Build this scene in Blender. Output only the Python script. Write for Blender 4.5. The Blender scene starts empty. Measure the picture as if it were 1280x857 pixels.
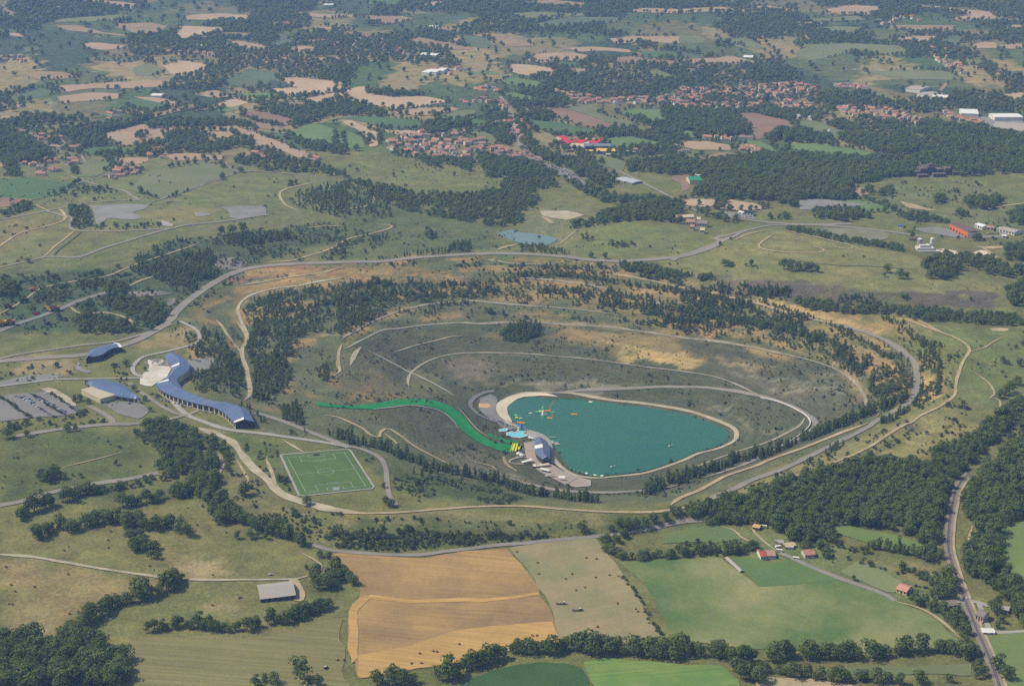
import bpy, bmesh, math, random
import numpy as np
from mathutils import Vector, Matrix, geometry
R_ = math.radians
random.seed(7); rng = np.random.default_rng(7)
S = bpy.context.scene; COL = S.collection

# ------------------------------------------------------------------ camera, sky, sun, exposure
CAM_Z, PITCH, FPX, CX, CY = 719.0, R_(18.7), 2000.0, 640.0, 428.5
cam = bpy.data.objects.new('camera', bpy.data.cameras.new('camera')); COL.objects.link(cam)
cam.location = (0, 0, CAM_Z); cam.rotation_euler = (math.pi/2 - PITCH, 0, 0)
cam.data.sensor_width = 36; cam.data.lens = 36*FPX/1280; cam.data.clip_start = 1; cam.data.clip_end = 120000
S.camera = cam
SUN_EL = R_(52); SUN_DIR = Vector((-1, .06, 0)).normalized()          # where the sun stands: left
SUN_VEC = Vector((SUN_DIR.x*math.cos(SUN_EL), SUN_DIR.y*math.cos(SUN_EL), math.sin(SUN_EL)))
W = bpy.data.worlds.new('World'); S.world = W; W.use_nodes = True
wn = W.node_tree; bg = wn.nodes['Background']; bg.inputs[1].default_value = .10
sky = wn.nodes.new('ShaderNodeTexSky'); sky.sky_type = 'NISHITA'; sky.sun_disc = False
sky.sun_elevation = SUN_EL; sky.sun_rotation = math.atan2(SUN_DIR.x, SUN_DIR.y) % (2*math.pi); sky.air_density = 1.2; sky.dust_density = 1.5
wn.links.new(sky.outputs[0], bg.inputs[0])
sun = bpy.data.objects.new('sun', bpy.data.lights.new('sun', 'SUN')); COL.objects.link(sun)
sun.data.energy = 3.6; sun.data.angle = R_(.53); sun.data.color = (1, .95, .875)
sun.rotation_euler = SUN_VEC.to_track_quat('Z', 'Y').to_euler()
S.view_settings.view_transform = 'Standard'; S.view_settings.look = 'None'; S.view_settings.gamma = 1; S.view_settings.exposure = .21
S.view_settings.use_curve_mapping = False
cy = S.cycles; cy.use_denoising = False; cy.max_bounces = 5; cy.diffuse_bounces = 2; cy.glossy_bounces = 2; cy.volume_bounces = 1
cy.transmission_bounces = 2; cy.caustics_reflective = False; cy.caustics_refractive = False
HAZE = 6.8e-5

# ------------------------------------------------------------------ reading the survey: zoomed map squares -> photo coordinates -> the ground
K3 = 1280/430
REG = dict(px=(0,0,1), A1=(0,0,K3), A2=(420,0,K3), A3=(850,0,K3), B1=(0,200,K3), B2=(420,200,K3), B3=(850,200,K3), C1=(0,400,K3), C2=(420,400,K3),
  C3=(850,400,K3), D1=(0,617,K3), D2=(420,617,K3), D3=(850,617,K3), S=(180,420,1055/160), N=(0,420,1253/190), L=(585,480,1102/180), K=(640,480,8.57),
  F=(340,550,1280/140), W=(300,710,12.8), U=(1080,640,3.95), G=(920,640,8), O=(1120,250,8), H=(840,200,1028/120), V=(480,130,1280/180),
  M=(0,350,1280/120), Q=(675,300,2.56), J=(200,288,2.56), T=(800,90,1280/260), Z=(660,160,1280/140))
def P(reg, txt):
    ox, oy, k = REG[reg]
    a = np.array([[float(v) for v in t.split(',')] for t in txt.split()])
    return a[:, :2]/k + np.array([ox, oy])
def rays(px):
    px = np.atleast_2d(np.asarray(px, float)); dx = (px[:, 0]-CX)/FPX; dy = -(px[:, 1]-CY)/FPX
    return np.stack([dx, math.cos(PITCH)+dy*math.sin(PITCH), -math.sin(PITCH)+dy*math.cos(PITCH)], 1)
def at_z(px, z):
    d = rays(px); t = (np.asarray(z)-CAM_Z)/d[:, 2]
    return d[:, :2]*t[:, None]
def to_px(x, y, z):
    zc = z-CAM_Z; f = y*math.cos(PITCH)-zc*math.sin(PITCH); u = y*math.sin(PITCH)+zc*math.cos(PITCH)
    return np.stack([CX+FPX*x/f, CY-FPX*u/f], -1)
def smooth(a, b, v): t = np.clip((v-a)/(b-a), 0, 1); return t*t*(3-2*t)
def in_poly(poly, x, y):
    r = np.zeros(x.shape, bool); n = len(poly); j = n-1
    for i in range(n):
        xi, yi = poly[i]; xj, yj = poly[j]
        if yi != yj: r ^= ((yi > y) != (yj > y)) & (x < (xj-xi)*(y-yi)/(yj-yi)+xi)
        j = i
    return r
_tab = rng.random((256, 256))
def vnoise(x, y):
    xi = np.floor(x).astype(int); yi = np.floor(y).astype(int); fx = x-xi; fy = y-yi
    fx = fx*fx*(3-2*fx); fy = fy*fy*(3-2*fy); g = lambda a, b: _tab[a & 255, b & 255]
    return (g(xi, yi)*(1-fx)+g(xi+1, yi)*fx)*(1-fy)+(g(xi, yi+1)*(1-fx)+g(xi+1, yi+1)*fx)*fy
def fbm(x, y, o=4):
    s = 0; a = .5; t = 0
    for i in range(o): s = s+a*vnoise(x+i*17.3, y+i*9.1); t += a; x = x*2.03; y = y*2.03; a *= .5
    return s/t

def resample(p, step):
    p = np.asarray(p); d = np.r_[0, np.cumsum(np.linalg.norm(np.diff(p[:, :2], axis=0), axis=1))]
    n = max(2, int(d[-1]/step)+1); s = np.linspace(0, d[-1], n); return np.stack([np.interp(s, d, p[:, i]) for i in range(2)], 1)

# ------------------------------------------------------------------ terrain
def base_z(x, y):
    z = 25*smooth(2300, 2850, y)-15*(1-smooth(1430, 1600, y))
    yy = np.clip(y-3300, 0, None); z = z+.024*yy*smooth(3300, 4600, y)*(y < 9000)+(y >= 9000)*.024*5700
    amp = smooth(2900, 4200, y)
    z = z+amp*(9*np.sin(x/330+1.3+y/900)*np.sin(y/390+.4)+7*np.sin(x/190-y/610+2)+26*(fbm(x/900+5, y/900+3, 3)-.5))
    z = z+smooth(7500, 14000, y)*120*(fbm(x/2600, y/2600, 3))
    return z+2.2*np.sin(x/120+.7)*np.sin(y/140)*(1-smooth(1500, 1620, y))
CELL = 6.0; GX0, GX1, GY0, GY1 = -1290, 1290, 1080, 3300
gx = np.arange(GX0, GX1+1, CELL); gy = np.arange(GY0, GY1+1, CELL)
CON = []                                                   # (points in the photo, heights, width in m)
def con(reg, txt, w=3):
    a = np.array([[float(v) for v in t.split(',')] for t in txt.split()]); ox, oy, k = REG[reg]
    CON.append((a[:, :2]/k+np.array([ox, oy]), a[:, 2], w))
LAKE = P('px', "633,510 635.6,505 645,499 658,495.6 676,495.3 698,496.6 716,498 748,502 765,504.5 800,508 850,516 877,524 900,532.7 909,538 912,543 909,551 890,559.6 867,565 850,573 825,582 800,589.5 763,593.5 742,595 725,592.7 711,584.5 703,577 699,571 697,564 694,557 688,550 683,545 672,539 657,533 646,530 641,526.5 636,519")
LAKE_Z = -60.0
lw = at_z(LAKE, LAKE_Z); lc = lw.mean(0)
def grow(poly, d):
    n = len(poly); o = []
    ar = sum(poly[i-1][0]*poly[i][1]-poly[i][0]*poly[i-1][1] for i in range(n)); sg = 1 if ar > 0 else -1
    for i in range(n):
        t = poly[(i+1) % n]-poly[i-1]; t = t/np.linalg.norm(t); o.append(poly[i]+sg*d*np.array([t[1], -t[0]]))
    return np.array(o)
con('px', "679,492,-56 720,488.5,-53 780,486,-50 850,483.5,-47 900,486.7,-44 954,496,-39 984,506,-36 1004.5,516,-34 1018,526,-32 1016,536,-32 998,549.5,-33 977,558,-34 930,581,-35 880,597,-36 810,613,-36 756,616,-36 700,613,-37 650,602,-38", 5)
con('px', "951,556,-43 978,544,-40 998,533,-37 1006,523,-35 ", 4)
con('px', "509,481,-40 516,464,-38 534,452,-38 561,444,-38 598,441,-38 648,442,-38 689,445,-38 742,450,-38 806,459,-38 850,464,-38 890,470.5,-38 924,482,-38 954,496,-38", 5)
con('px', "440,432,-8 457,423,-11 487,411.8,-14 531,406.7,-18 598,405,-21 655,404.7,-22 709,406,-22 756,408.4,-22 806,415,-22 850,421.8,-22 900,427.5,-22 937,433.6,-21 984,443.7,-20 1018,452,-18 1045,462,-16 1065,475.6,-15 1077,489,-14 1082,501,-13 1078,512.5,-12", 5)
con('px', "427,425,-6 447,413,-7 464,403,-8 494,391,-8 524,383,-8 564,378,-8 598,377,-8 655,382,-9 722,387,-10 769,393,-12", 5)
con('px', "621,346,6 655,348,6 722,354.5,5 773,364.6,4 816,376,0", 4)
con('px', "598,321,16 621,327.6,14 655,330,14 699,331,14 763,341,11 806,349.5,10 850,359.5,9 890,368,9 934,376,9 984,391,8 1041,405,8 1085,417,7 1115,430,6 1135,445,5 1145.6,459,4 1145,484,2 1139,501,0 1119,514,-1 1095,526,-2 1082,536,-3 1051,551,-4 1011,571,-5 974,588,-5 940,600,-5 917,611.6,-4 884,625,-2", 5)
con('px', "850,626,-5 877,611.6,-8 907,595,-9 944,583,-9 967,573,-9 1001,561,-9 1051,541,-7 1085,529,-4", 4)
con('px', "1129,400,18 1169,413,18 1199,425,18 1212,437,18 1203,454,17 1196,474,16 1193,494,14 1172,509,12 1145,523,10 1119,538,8 1085,559.6,6 1051,575,5 1001,595,3 961,610,2 927,622,1 887,630,0 850,635.5,0 813,640,0 756,640,0 705,637,0 655,633,0 608,633,0 554,636.5,0 504,640.5,0 454,642,0 420,638,0 395,632,0 355,620,0 335,605,0 310,580,0 280,550,0 250,536,1", 5)
con('px', "60,452,3 110,445,3 188,417,4 215,401.6,5 222,388,6 242,371,8 269,353,10 296,339,12 329,333,13 369,329.7,15 430,328,16 487,326,18 554,320,20 605,317,22 655,317.6,22 705,321,21 739,325,20 790,326,20 850,321,22 877,314,25 900,304,28", 6)
con('px', "430,348,7 386,354.5,5 343,361,3 312,370,2 296,385,0 302,401.5,-2 311,420,-4 302,440,-4 309,464,-5 312,491,-5 310,508,-4", 4)
con('px', "262,398,5 270,420,4 262,447,4 240,470,4 275,497,3 325,525,2 330,545,1 420,550,-2 454,556,-3 487,562,-4 521,575,-7 554,588,-12 621,601.5,-20 655,615,-27", 4)
con('px', "180,445,4 200,480,4 250,515,3 290,540,2 130,440,4 60,480,3 150,500,3 30,510,3 0,480,3", 5)
con('px', "395,505,-4 440,509,-10 490,504,-18 525,502,-24 560,508,-32 580,528,-42 600,548,-50 645,562,-57", 6)
con('px', "420,521,-4 453,534,-8 474,546,-12 487,536,-13 507,548,-17 537,568,-24 568,583,-30 608,590,-37", 3)
con('px', "690,560,-58 692,575,-58 665,578,-57 665,590,-57 700,590,-58 735,605,-58 745,600,-58 670,545,-58 650,550,-57 625,575,-51 625,540,-55 615,515,-56 600,505,-55 592,512,-54", 3)
con('px', "358,572,0 400,566,0 432,565,0 457,607,0 420,612,0 382,617,0 410,590,0 370,595,0 445,585,0", 6)
con('px', "350,560,0 300,560,0 465,560,-1 490,600,-1 490,632,0", 4)
con('px', "300,630,-4 380,675,-11 420,689,-12 524,693.6,-12 588,686,-12 655,679,-12 746,671,-12 850,655,-10 930,655,-8", 3)
con('px', "450,840,-19 560,838,-22 700,806,-22 820,812,-22 1000,818,-22 1190,810,-20 1240,840,-17 1200,760,-15 1190,690,-10 1000,640,-6 1210,600,0 1280,560,4 1280,700,-8 780,720,-14 950,750,-17 620,760,-16", 3)
con('px', "0,690,-8 200,700,-8 345,740,-11 100,800,-17 0,640,-4 100,560,1 60,600,-2 200,630,-5 250,620,-4 0,560,2 180,560,2", 3)
con('px', "20,415,5 40,390,9 120,385,10 230,350,15 290,320,20", 3)
con('px', "0,336,30 33,327,31 60,321,32 97,321,33 127,310,36 161,300,38 188,292,39 215,285,40 235,280,40 288,275,40 330,270,38", 3)
con('px', "110,262,41 150,260,41 150,280,41 210,275,42 250,265,42 310,265,40", 4)
con('px', "0,275,26 60,265,30 120,248,34 200,228,34 330,222,30", 3)
con('px', "420,290,20 480,280,17 540,285,16 460,310,17", 3)
con('px', "905,302,34 940,290,39 960,288,40 1010,292,40 1050,300,38 1110,313,36 1170,328,32", 4)
con('px', "1000,325,34 1100,345,30 920,325,32", 3)
con('px', "894,349,30 930,352,30 1001,355,30 1060,360,29 1102,366,28 1180,368,26 1250,366,24", 3)
con('px', "905,361,15 950,369,14 1025,378,12 1090,383,12 1152,389,12 1250,389,12", 3)
con('px', "890,282,24 964,280,22 1050,290,20 1130,305,20 1190,290,20 1160,318,18 1250,330,14 1270,350,13", 3)
con('px', "618,294,14 640,288,14 670,291,14 698,301,14 680,306,14 650,304,14 660,298,13.5", 4)
con('px', "742,300,22 780,285,31 810,280,34 845,295,30 800,305,31 770,318,22", 3)
con('px', "480,245,19 560,265,15 600,285,14 700,255,18 640,240,18", 3)
con('px', "1000,480,-26 1200,560,8 1160,540,12 1180,520,15", 3)

def build_delta():
    h, w = len(gy), len(gx); X, Y = np.meshgrid(gx, gy)
    pts = []
    for px, z, wd in CON:
        p = at_z(px, z)
        for i in range(len(p)-1 if len(p) > 1 else 1):
            a, b = p[i], p[min(i+1, len(p)-1)]; n = max(2, int(np.linalg.norm(b-a)/3))
            if np.linalg.norm(b-a) > 420: n = 1                     # separate spot heights
            t = np.linspace(0, 1, n, endpoint=False)[:, None] if n > 1 else np.zeros((1, 1))
            q = a+(b-a)*t; zz = z[i]+(z[min(i+1, len(p)-1)]-z[i])*t[:, 0]
            d = (b-a)/(np.linalg.norm(b-a)+1e-9); nrm = np.array([-d[1], d[0]])
            for o in ((-wd, 0, wd) if wd > 3 else (0,)): pts.append(np.column_stack([q+nrm*o, zz]))
        pts.append(np.column_stack([p[-1:], z[-1:]]))
    def ring(poly, z):
        poly = np.vstack([poly, poly[:1]])
        for a, b in zip(poly[:-1], poly[1:]):
            n = max(2, int(np.linalg.norm(b-a)/3)); t = np.linspace(0, 1, n, endpoint=False)[:, None]; q = a+(b-a)*t
            pts.append(np.column_stack([q, np.full(n, z)]))
    ring(lw, LAKE_Z-.5); ring(grow(lw, 9), LAKE_Z+1.5); ring(grow(lw, 15), LAKE_Z+1.8)
    pts = np.vstack(pts); pts[:, 2] -= base_z(pts[:, 0], pts[:, 1])
    inner = in_poly(grow(lw, -9), X, Y)
    d = None
    for f in (16, 8, 4, 2, 1):
        hh, ww = (h-1)//f+1, (w-1)//f+1
        num = np.zeros((hh, ww)); cnt = np.zeros((hh, ww))
        ix = np.clip(np.round((pts[:, 0]-GX0)/(CELL*f)).astype(int), 0, ww-1); iy = np.clip(np.round((pts[:, 1]-GY0)/(CELL*f)).astype(int), 0, hh-1)
        np.add.at(num, (iy, ix), pts[:, 2]); np.add.at(cnt, (iy, ix), 1)
        m = cnt > 0; val = np.where(m, num/np.maximum(cnt, 1), 0)
        inn = inner[::f, ::f][:hh, :ww]; Zb = base_z(X[::f, ::f][:hh, :ww], Y[::f, ::f][:hh, :ww])
        val = np.where(inn, LAKE_Z-4-Zb, val); m = m | inn
        m[0] = m[-1] = True; m[:, 0] = m[:, -1] = True
        val[0] = val[-1] = 0; val[:, 0] = val[:, -1] = 0
        if d is None: d = np.zeros((hh, ww))
        else:
            yy = np.clip(np.arange(hh)/2, 0, d.shape[0]-1.001); xx = np.clip(np.arange(ww)/2, 0, d.shape[1]-1.001)
            y0 = yy.astype(int); x0 = xx.astype(int); fy = (yy-y0)[:, None]; fx = (xx-x0)[None]
            y1 = np.minimum(y0+1, d.shape[0]-1); x1 = np.minimum(x0+1, d.shape[1]-1)
            d = (d[np.ix_(y0, x0)]*(1-fx)+d[np.ix_(y0, x1)]*fx)*(1-fy)+(d[np.ix_(y1, x0)]*(1-fx)+d[np.ix_(y1, x1)]*fx)*fy
        d[m] = val[m]
        for it in range(220 if f > 1 else 120):
            n = d.copy(); n[1:-1, 1:-1] = .25*(d[:-2, 1:-1]+d[2:, 1:-1]+d[1:-1, :-2]+d[1:-1, 2:]); n[m] = val[m]; d = n
    for it in range(2):
        n = d.copy(); n[1:-1, 1:-1] = .4*d[1:-1, 1:-1]+.15*(d[:-2, 1:-1]+d[2:, 1:-1]+d[1:-1, :-2]+d[1:-1, 2:]); d = n
    return d
DELTA = build_delta()
# the old working benches of the far and side walls: real ledges with steep faces between them
STEP = 6.5
def bench_mask(x, y):
    poly = at_z(np.array([[246, 395], [300, 345], [430, 336], [600, 330], [740, 336], [850, 350], [930, 378], [1050, 410], [1120, 440], [1140, 480], [1100, 520], [1085, 495], [1060, 466], [1000, 442], [900, 420], [760, 400], [600, 396], [500, 402], [430, 420], [420, 470], [330, 520], [290, 480], [280, 430]]), 0.)
    m = in_poly(poly, x, y).astype(float); return m
def bench_frac(z): t = z/STEP; return t-np.floor(t)
_X, _Y = np.meshgrid(gx, gy); BM = bench_mask(_X, _Y)
for _ in range(14): BM[1:-1, 1:-1] = (BM[1:-1, 1:-1]*2+BM[:-2, 1:-1]+BM[2:, 1:-1]+BM[1:-1, :-2]+BM[1:-1, 2:])/6
_Z = base_z(_X, _Y)+DELTA; RAW = _Z.copy()
_w = _Z+2.6*(fbm(_X/90, _Y/90, 3)-.5)                     # the ledges wander a little
_zt = STEP*(np.floor(_w/STEP)+smooth(.66, 1., bench_frac(_w)))-(_w-_Z)*.5
DELTA = DELTA+BM*.8*(_zt-_Z)
FACE = BM*(smooth(.60, .72, bench_frac(_w))*(1-smooth(.96, 1., bench_frac(_w))))
def grid_at(G, x, y):
    u = np.clip((x-GX0)/CELL, 0, len(gx)-1.001); v = np.clip((y-GY0)/CELL, 0, len(gy)-1.001); i = u.astype(int); j = v.astype(int); fu = u-i; fv = v-j
    return (G[j, i]*(1-fu)+G[j, i+1]*fu)*(1-fv)+(G[j+1, i]*(1-fu)+G[j+1, i+1]*fu)*fv
def hz(x, y):
    x = np.asarray(x, float); y = np.asarray(y, float)
    u = (x-GX0)/CELL; v = (y-GY0)/CELL
    ok = (u >= 0) & (v >= 0) & (u < len(gx)-1) & (v < len(gy)-1)
    u = np.clip(u, 0, len(gx)-1.001); v = np.clip(v, 0, len(gy)-1.001); i = u.astype(int); j = v.astype(int); fu = u-i; fv = v-j
    d = (DELTA[j, i]*(1-fu)+DELTA[j, i+1]*fu)*(1-fv)+(DELTA[j+1, i]*(1-fu)+DELTA[j+1, i+1]*fu)*fv
    return base_z(x, y)+np.where(ok, d, 0)
TS = np.concatenate([np.arange(1000, 4200, 6.), 4200*1.0022**np.arange(0, 900)])
def drape(px, lift=0.0):
    """where the sight line through a photo point meets the ground -> N x 3"""
    d = rays(px); d = d/np.linalg.norm(d, axis=1)[:, None]; n = len(d)
    X = d[:, :1]*TS; Y = d[:, 1:2]*TS; Z = CAM_Z+d[:, 2:]*TS
    g = Z-hz(X, Y)-lift; k = np.argmax(g < 0, axis=1); k[k == 0] = len(TS)-1
    lo = TS[k-1]; hi = TS[k]
    for _ in range(14):
        m = (lo+hi)/2; gm = CAM_Z+d[:, 2]*m-hz(d[:, 0]*m, d[:, 1]*m)-lift
        lo = np.where(gm > 0, m, lo); hi = np.where(gm > 0, hi, m)
    p = d*hi[:, None]; p[:, 2] = hz(p[:, 0], p[:, 1])+lift; return p
def D(reg, txt): return drape(P(reg, txt))

# ------------------------------------------------------------------ materials
def lin(c): return tuple(((v/255)/12.92 if v/255 <= .04045 else ((v/255+.055)/1.055)**2.4) for v in c)
def C(r, g, b, k=.745): return tuple(v*k for v in lin((r, g, b)))
class NT:
    def __init__(s, name, rough=.9, spec=.2):
        s.m = bpy.data.materials.new(name); s.m.use_nodes = True; s.t = s.m.node_tree; s.b = s.t.nodes['Principled BSDF']
        s.b.inputs['Roughness'].default_value = rough; s.b.inputs['Specular IOR Level'].default_value = spec
    def n(s, kind, **kw):
        o = s.t.nodes.new('ShaderNode'+kind)
        for k, v in kw.items(): setattr(o, k, v)
        return o
    def l(s, a, b): s.t.links.new(a, b)
    def put(s, sock, v):
        if hasattr(v, 'is_output') or hasattr(v, 'links'): s.l(v, sock)
        else: sock.default_value = v if not (isinstance(v, tuple) and len(v) == 3 and len(sock.default_value) == 4) else (*v, 1)
    def mix(s, f, a, b, blend='MIX'):
        o = s.n('Mix', data_type='RGBA', blend_type=blend); s.put(o.inputs[0], f); s.put(o.inputs[6], a); s.put(o.inputs[7], b); return o.outputs[2]
    def math(s, op, a, b=0.0, c=None, clamp=False):
        o = s.n('Math', operation=op, use_clamp=clamp); s.put(o.inputs[0], a); s.put(o.inputs[1], b)
        if c is not None: s.put(o.inputs[2], c)
        return o.outputs[0]
    def pos(s): return s.n('NewGeometry').outputs['Position']
    def noise(s, scale, vec=None, detail=4, rough=.6):
        o = s.n('TexNoise'); o.inputs['Scale'].default_value = scale; o.inputs['Detail'].default_value = detail; o.inputs['Roughness'].default_value = rough
        s.l(vec if vec is not None else s.pos(), o.inputs['Vector']); return o.outputs[0]
    def ramp(s, v, a, b):
        o = s.n('MapRange'); o.inputs[1].default_value = a; o.inputs[2].default_value = b; s.put(o.inputs[0], v); return o.outputs[0]
    def grey(s, v):
        o = s.n('CombineColor'); [s.l(v, o.inputs[i]) for i in range(3)]; return o.outputs[0]
    def out(s, col): s.put(s.b.inputs['Base Color'], col); return s.m
def plain(name, c, rough=.8, var=.15, scale=.4, spec=.2, metal=0):
    q = NT(name, rough, spec); q.b.inputs['Metallic'].default_value = metal
    f = q.math('MULTIPLY_ADD', q.noise(scale), var*2, 1-var)
    return q.out(q.mix(1.0, c, q.grey(f), 'MULTIPLY'))
def land(name, c1, c2, big=.02, fine=.25, stripes=None, var=.45, spots=None):
    """field, track or yard surface: two tones in patches, fine grain, optional tractor lines"""
    q = NT(name, .95, .1); p = q.pos()
    f = q.ramp(q.noise(big, p, 5), .36, .64); col = q.mix(f, c1, c2)
    g = q.math('MULTIPLY_ADD', q.noise(fine, p, 5, .7), var*2, 1-var)
    if stripes:
        ang, sp, amt = stripes; mp = q.n('Mapping'); q.l(p, mp.inputs[0]); mp.inputs['Rotation'].default_value = (0, 0, ang)
        m2 = q.n('Mapping'); q.l(mp.outputs[0], m2.inputs[0]); m2.inputs['Scale'].default_value = (1.6/sp, .006, 0)      # passes of the machine: long, uneven lines
        sv = q.ramp(q.noise(1.0, m2.outputs[0], 4, .7), .3, .7); g = q.math('MULTIPLY', g, q.math('MULTIPLY_ADD', sv, amt*1.6, 1-amt*.8))
    col = q.mix(1.0, col, q.grey(g), 'MULTIPLY')
    if spots:
        sc, thr, scol = spots; col = q.mix(q.ramp(q.noise(sc, p, 3), thr, thr+.07), col, scol)
    return q.out(col)
def tag(o, label=None, cat=None, group=None, kind=None):
    if label: o['label'] = label
    if cat: o['category'] = cat
    if group: o['group'] = group
    if kind: o['kind'] = kind
    return o
def mesh_obj(name, verts, faces, m=None, parent=None, smooth_=False, mats=None, fm=None):
    me = bpy.data.meshes.new(name); me.from_pydata([tuple(map(float, v)) for v in verts], [], [tuple(map(int, f)) for f in faces])
    for k in ([m] if m else (mats or [])): me.materials.append(k)
    if fm is not None: me.polygons.foreach_set('material_index', np.array(fm, np.int32))
    if smooth_: me.polygons.foreach_set('use_smooth', np.ones(len(me.polygons), bool))
    me.update(); o = bpy.data.objects.new(name, me); COL.objects.link(o)
    if parent: o.parent = parent
    return o

# ------------------------------------------------------------------ the ground: one sheet out to the horizon
OLIVE = C(122, 120, 78)
ang = np.concatenate([np.linspace(-1.05, -.44, 16)[:-1], np.linspace(-.44, .44, 330), np.linspace(.44, 1.05, 16)[1:]])
dst = [420.]
while dst[-1] < 7600: dst.append(dst[-1]*(1.0030 if dst[-1] > 1050 else 1.02))
while dst[-1] < 27000: dst.append(dst[-1]*1.03)
dst = np.array(dst); NA, ND = len(ang), len(dst)
GXX = np.outer(dst, np.tan(ang)); GYY = np.repeat(dst[:, None], NA, 1)
GZZ = hz(GXX, GYY)
ZONES = []
def zone(reg, txt, col, feather=12, amt=1.0): ZONES.append((D(reg, txt)[:, :2], np.array(col), feather, amt))
# far country: green-dark base under the woods
DK = C(76, 88, 68)
zone('px', "-300,150 0,160 200,175 420,165 640,190 830,170 1000,200 1280,205 1600,200 1600,-12 -300,-12", DK, 60)
zone('B1', "0,0 430,0 820,0 1280,60 1280,300 900,260 700,340 480,420 200,500 0,520", C(124, 124, 86), 30)
zone('B1', "0,200 200,190 240,240 60,300 0,360", C(136, 126, 90), 25)
zone('B1', "190,240 480,270 280,350 160,360", C(128, 121, 84), 25)
zone('B1', "500,200 700,175 820,190 760,230 600,240 540,225", C(140, 132, 92), 10)
zone('B1', "0,420 200,410 480,400 640,300 800,300 1000,260 1280,230 1280,300 1000,370 700,520 560,640 0,640", C(88, 99, 70), 22)
zone('B1', "0,470 130,490 60,560 0,560", C(84, 96, 66), 10)
zone('B2', "0,0 520,0 640,60 600,110 300,110 100,80 0,90", C(124, 124, 84), 25)
zone('B2', "0,90 200,150 600,240 600,330 0,370", C(104, 110, 76), 22)
zone('B2', "690,250 780,170 900,180 900,240 850,330 690,330", C(128, 126, 92), 22)
zone('B2', "880,290 950,250 1100,235 1280,260 1280,350 900,350", C(122, 126, 82), 18)
zone('B3', "-100,360 150,310 330,262 600,300 960,380 1250,480 1250,560 900,500 450,460 100,440 -60,430", C(136, 132, 90), 18)
zone('B3', "640,90 1100,80 1280,180 1280,270 900,220 640,150", C(122, 122, 86), 25)
# the pit
zone('px', "222,395 300,338 430,331 600,321 740,328 850,338 930,370 1050,402 1130,430 1150,480 1090,535 980,590 860,628 700,628 600,622 500,588 420,552 330,540 270,500 235,440", C(109, 110, 84), 14)
zone('px', "440,428 490,408 600,401 800,410 920,425 1040,455 1082,500 1060,535 980,570 880,606 720,618 610,600 540,560 470,520 430,470", C(97, 97, 78), 14)
zone('C2', "160,260 300,190 420,240 440,280 300,290 160,300 100,300", C(116, 112, 84), 10)
zone('C2', "60,110 160,130 240,240 140,310 40,310 0,270 0,190", C(112, 108, 84), 12)
zone('C2', "90,180 200,230 250,290 130,300 80,240", C(124, 112, 86), 12, .7)
zone('B2', "0,395 200,390 420,420 510,440 300,440 0,460", C(146, 124, 92), 9, .8)
zone('B1', "870,460 960,412 1090,395 1280,388 1280,420 1100,425 950,440", C(150, 120, 94), 6)
zone('B1', "870,500 1000,450 1280,420 1280,470 1050,485 900,530 860,580", C(148, 128, 92), 8)
zone('B2', "600,465 680,455 860,440 1000,470 1100,520 1050,545 880,520 760,520 640,545 560,520", C(144, 126, 90), 9, .8)
zone('B2', "1000,440 1280,470 1280,640 1100,590 960,540", C(136, 122, 88), 12, .8)
zone('B3', "0,480 150,505 300,530 400,545 620,575 800,590 880,650 600,655 420,610 250,560 0,530", C(154, 136, 98), 8, .8)
zone('C3', "560,0 800,0 860,30 800,70 700,40 590,15", C(164, 142, 104), 7, .8)
zone('C3', "640,90 760,150 850,200 860,300 800,310 760,230 700,180 640,140", C(146, 128, 92), 9, .8)
zone('C2', "800,25 1000,40 1280,70 1280,170 1050,130 900,90", C(158, 136, 98), 8, .7)
zone('C2', "850,30 1050,50 1100,80 960,75", C(166, 146, 108), 5, .8)
zone('C3', "0,110 90,120 120,150 100,180 0,180", C(180, 152, 106), 5, .8)
zone('C3', "120,180 300,200 360,250 600,200 660,270 560,310 400,300 240,230", C(128, 120, 106), 12, .8)
zone('C3', "900,120 1000,190 1010,260 920,300 880,280 900,200", C(158, 138, 102), 10)
zone('C3', "0,65 300,120 500,180 620,260 560,400 480,330 300,270 100,210 0,180", C(101, 97, 82), 10, .6)
zone('C2', "420,150 560,140 620,190 560,240 450,220", C(122, 112, 100), 10)
zone('C2', "700,225 1000,235 1000,260 740,255", C(130, 122, 108), 6)
zone('C2', "0,420 200,560 560,600 700,660 640,690 300,640 180,560 0,480", C(88, 98, 68), 12)
zone('C2', "380,500 640,500 700,590 860,640 700,640 560,590 420,570", C(118, 112, 94), 10)
def streak(reg, txt, w, col, amt=.9, fe=3):
    c = D(reg, txt)[:, :2]; c = resample(c, 8); t = np.gradient(c, axis=0); t /= np.linalg.norm(t, axis=1)[:, None]; n = np.column_stack([-t[:, 1], t[:, 0]])
    k = w*.5*(.5+1.0*fbm(c[:, 0]/30, c[:, 1]/30, 3))[:, None]; k[0] *= .2; k[-1] *= .2; ZONES.append((np.vstack([c+n*k, (c-n*k)[::-1]]), np.array(col), fe, amt))
OCH = C(198, 166, 120); ORA = C(174, 138, 102); PIN = C(170, 126, 106); PAG = C(146, 138, 126); GRS = C(88, 106, 64)
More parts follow.
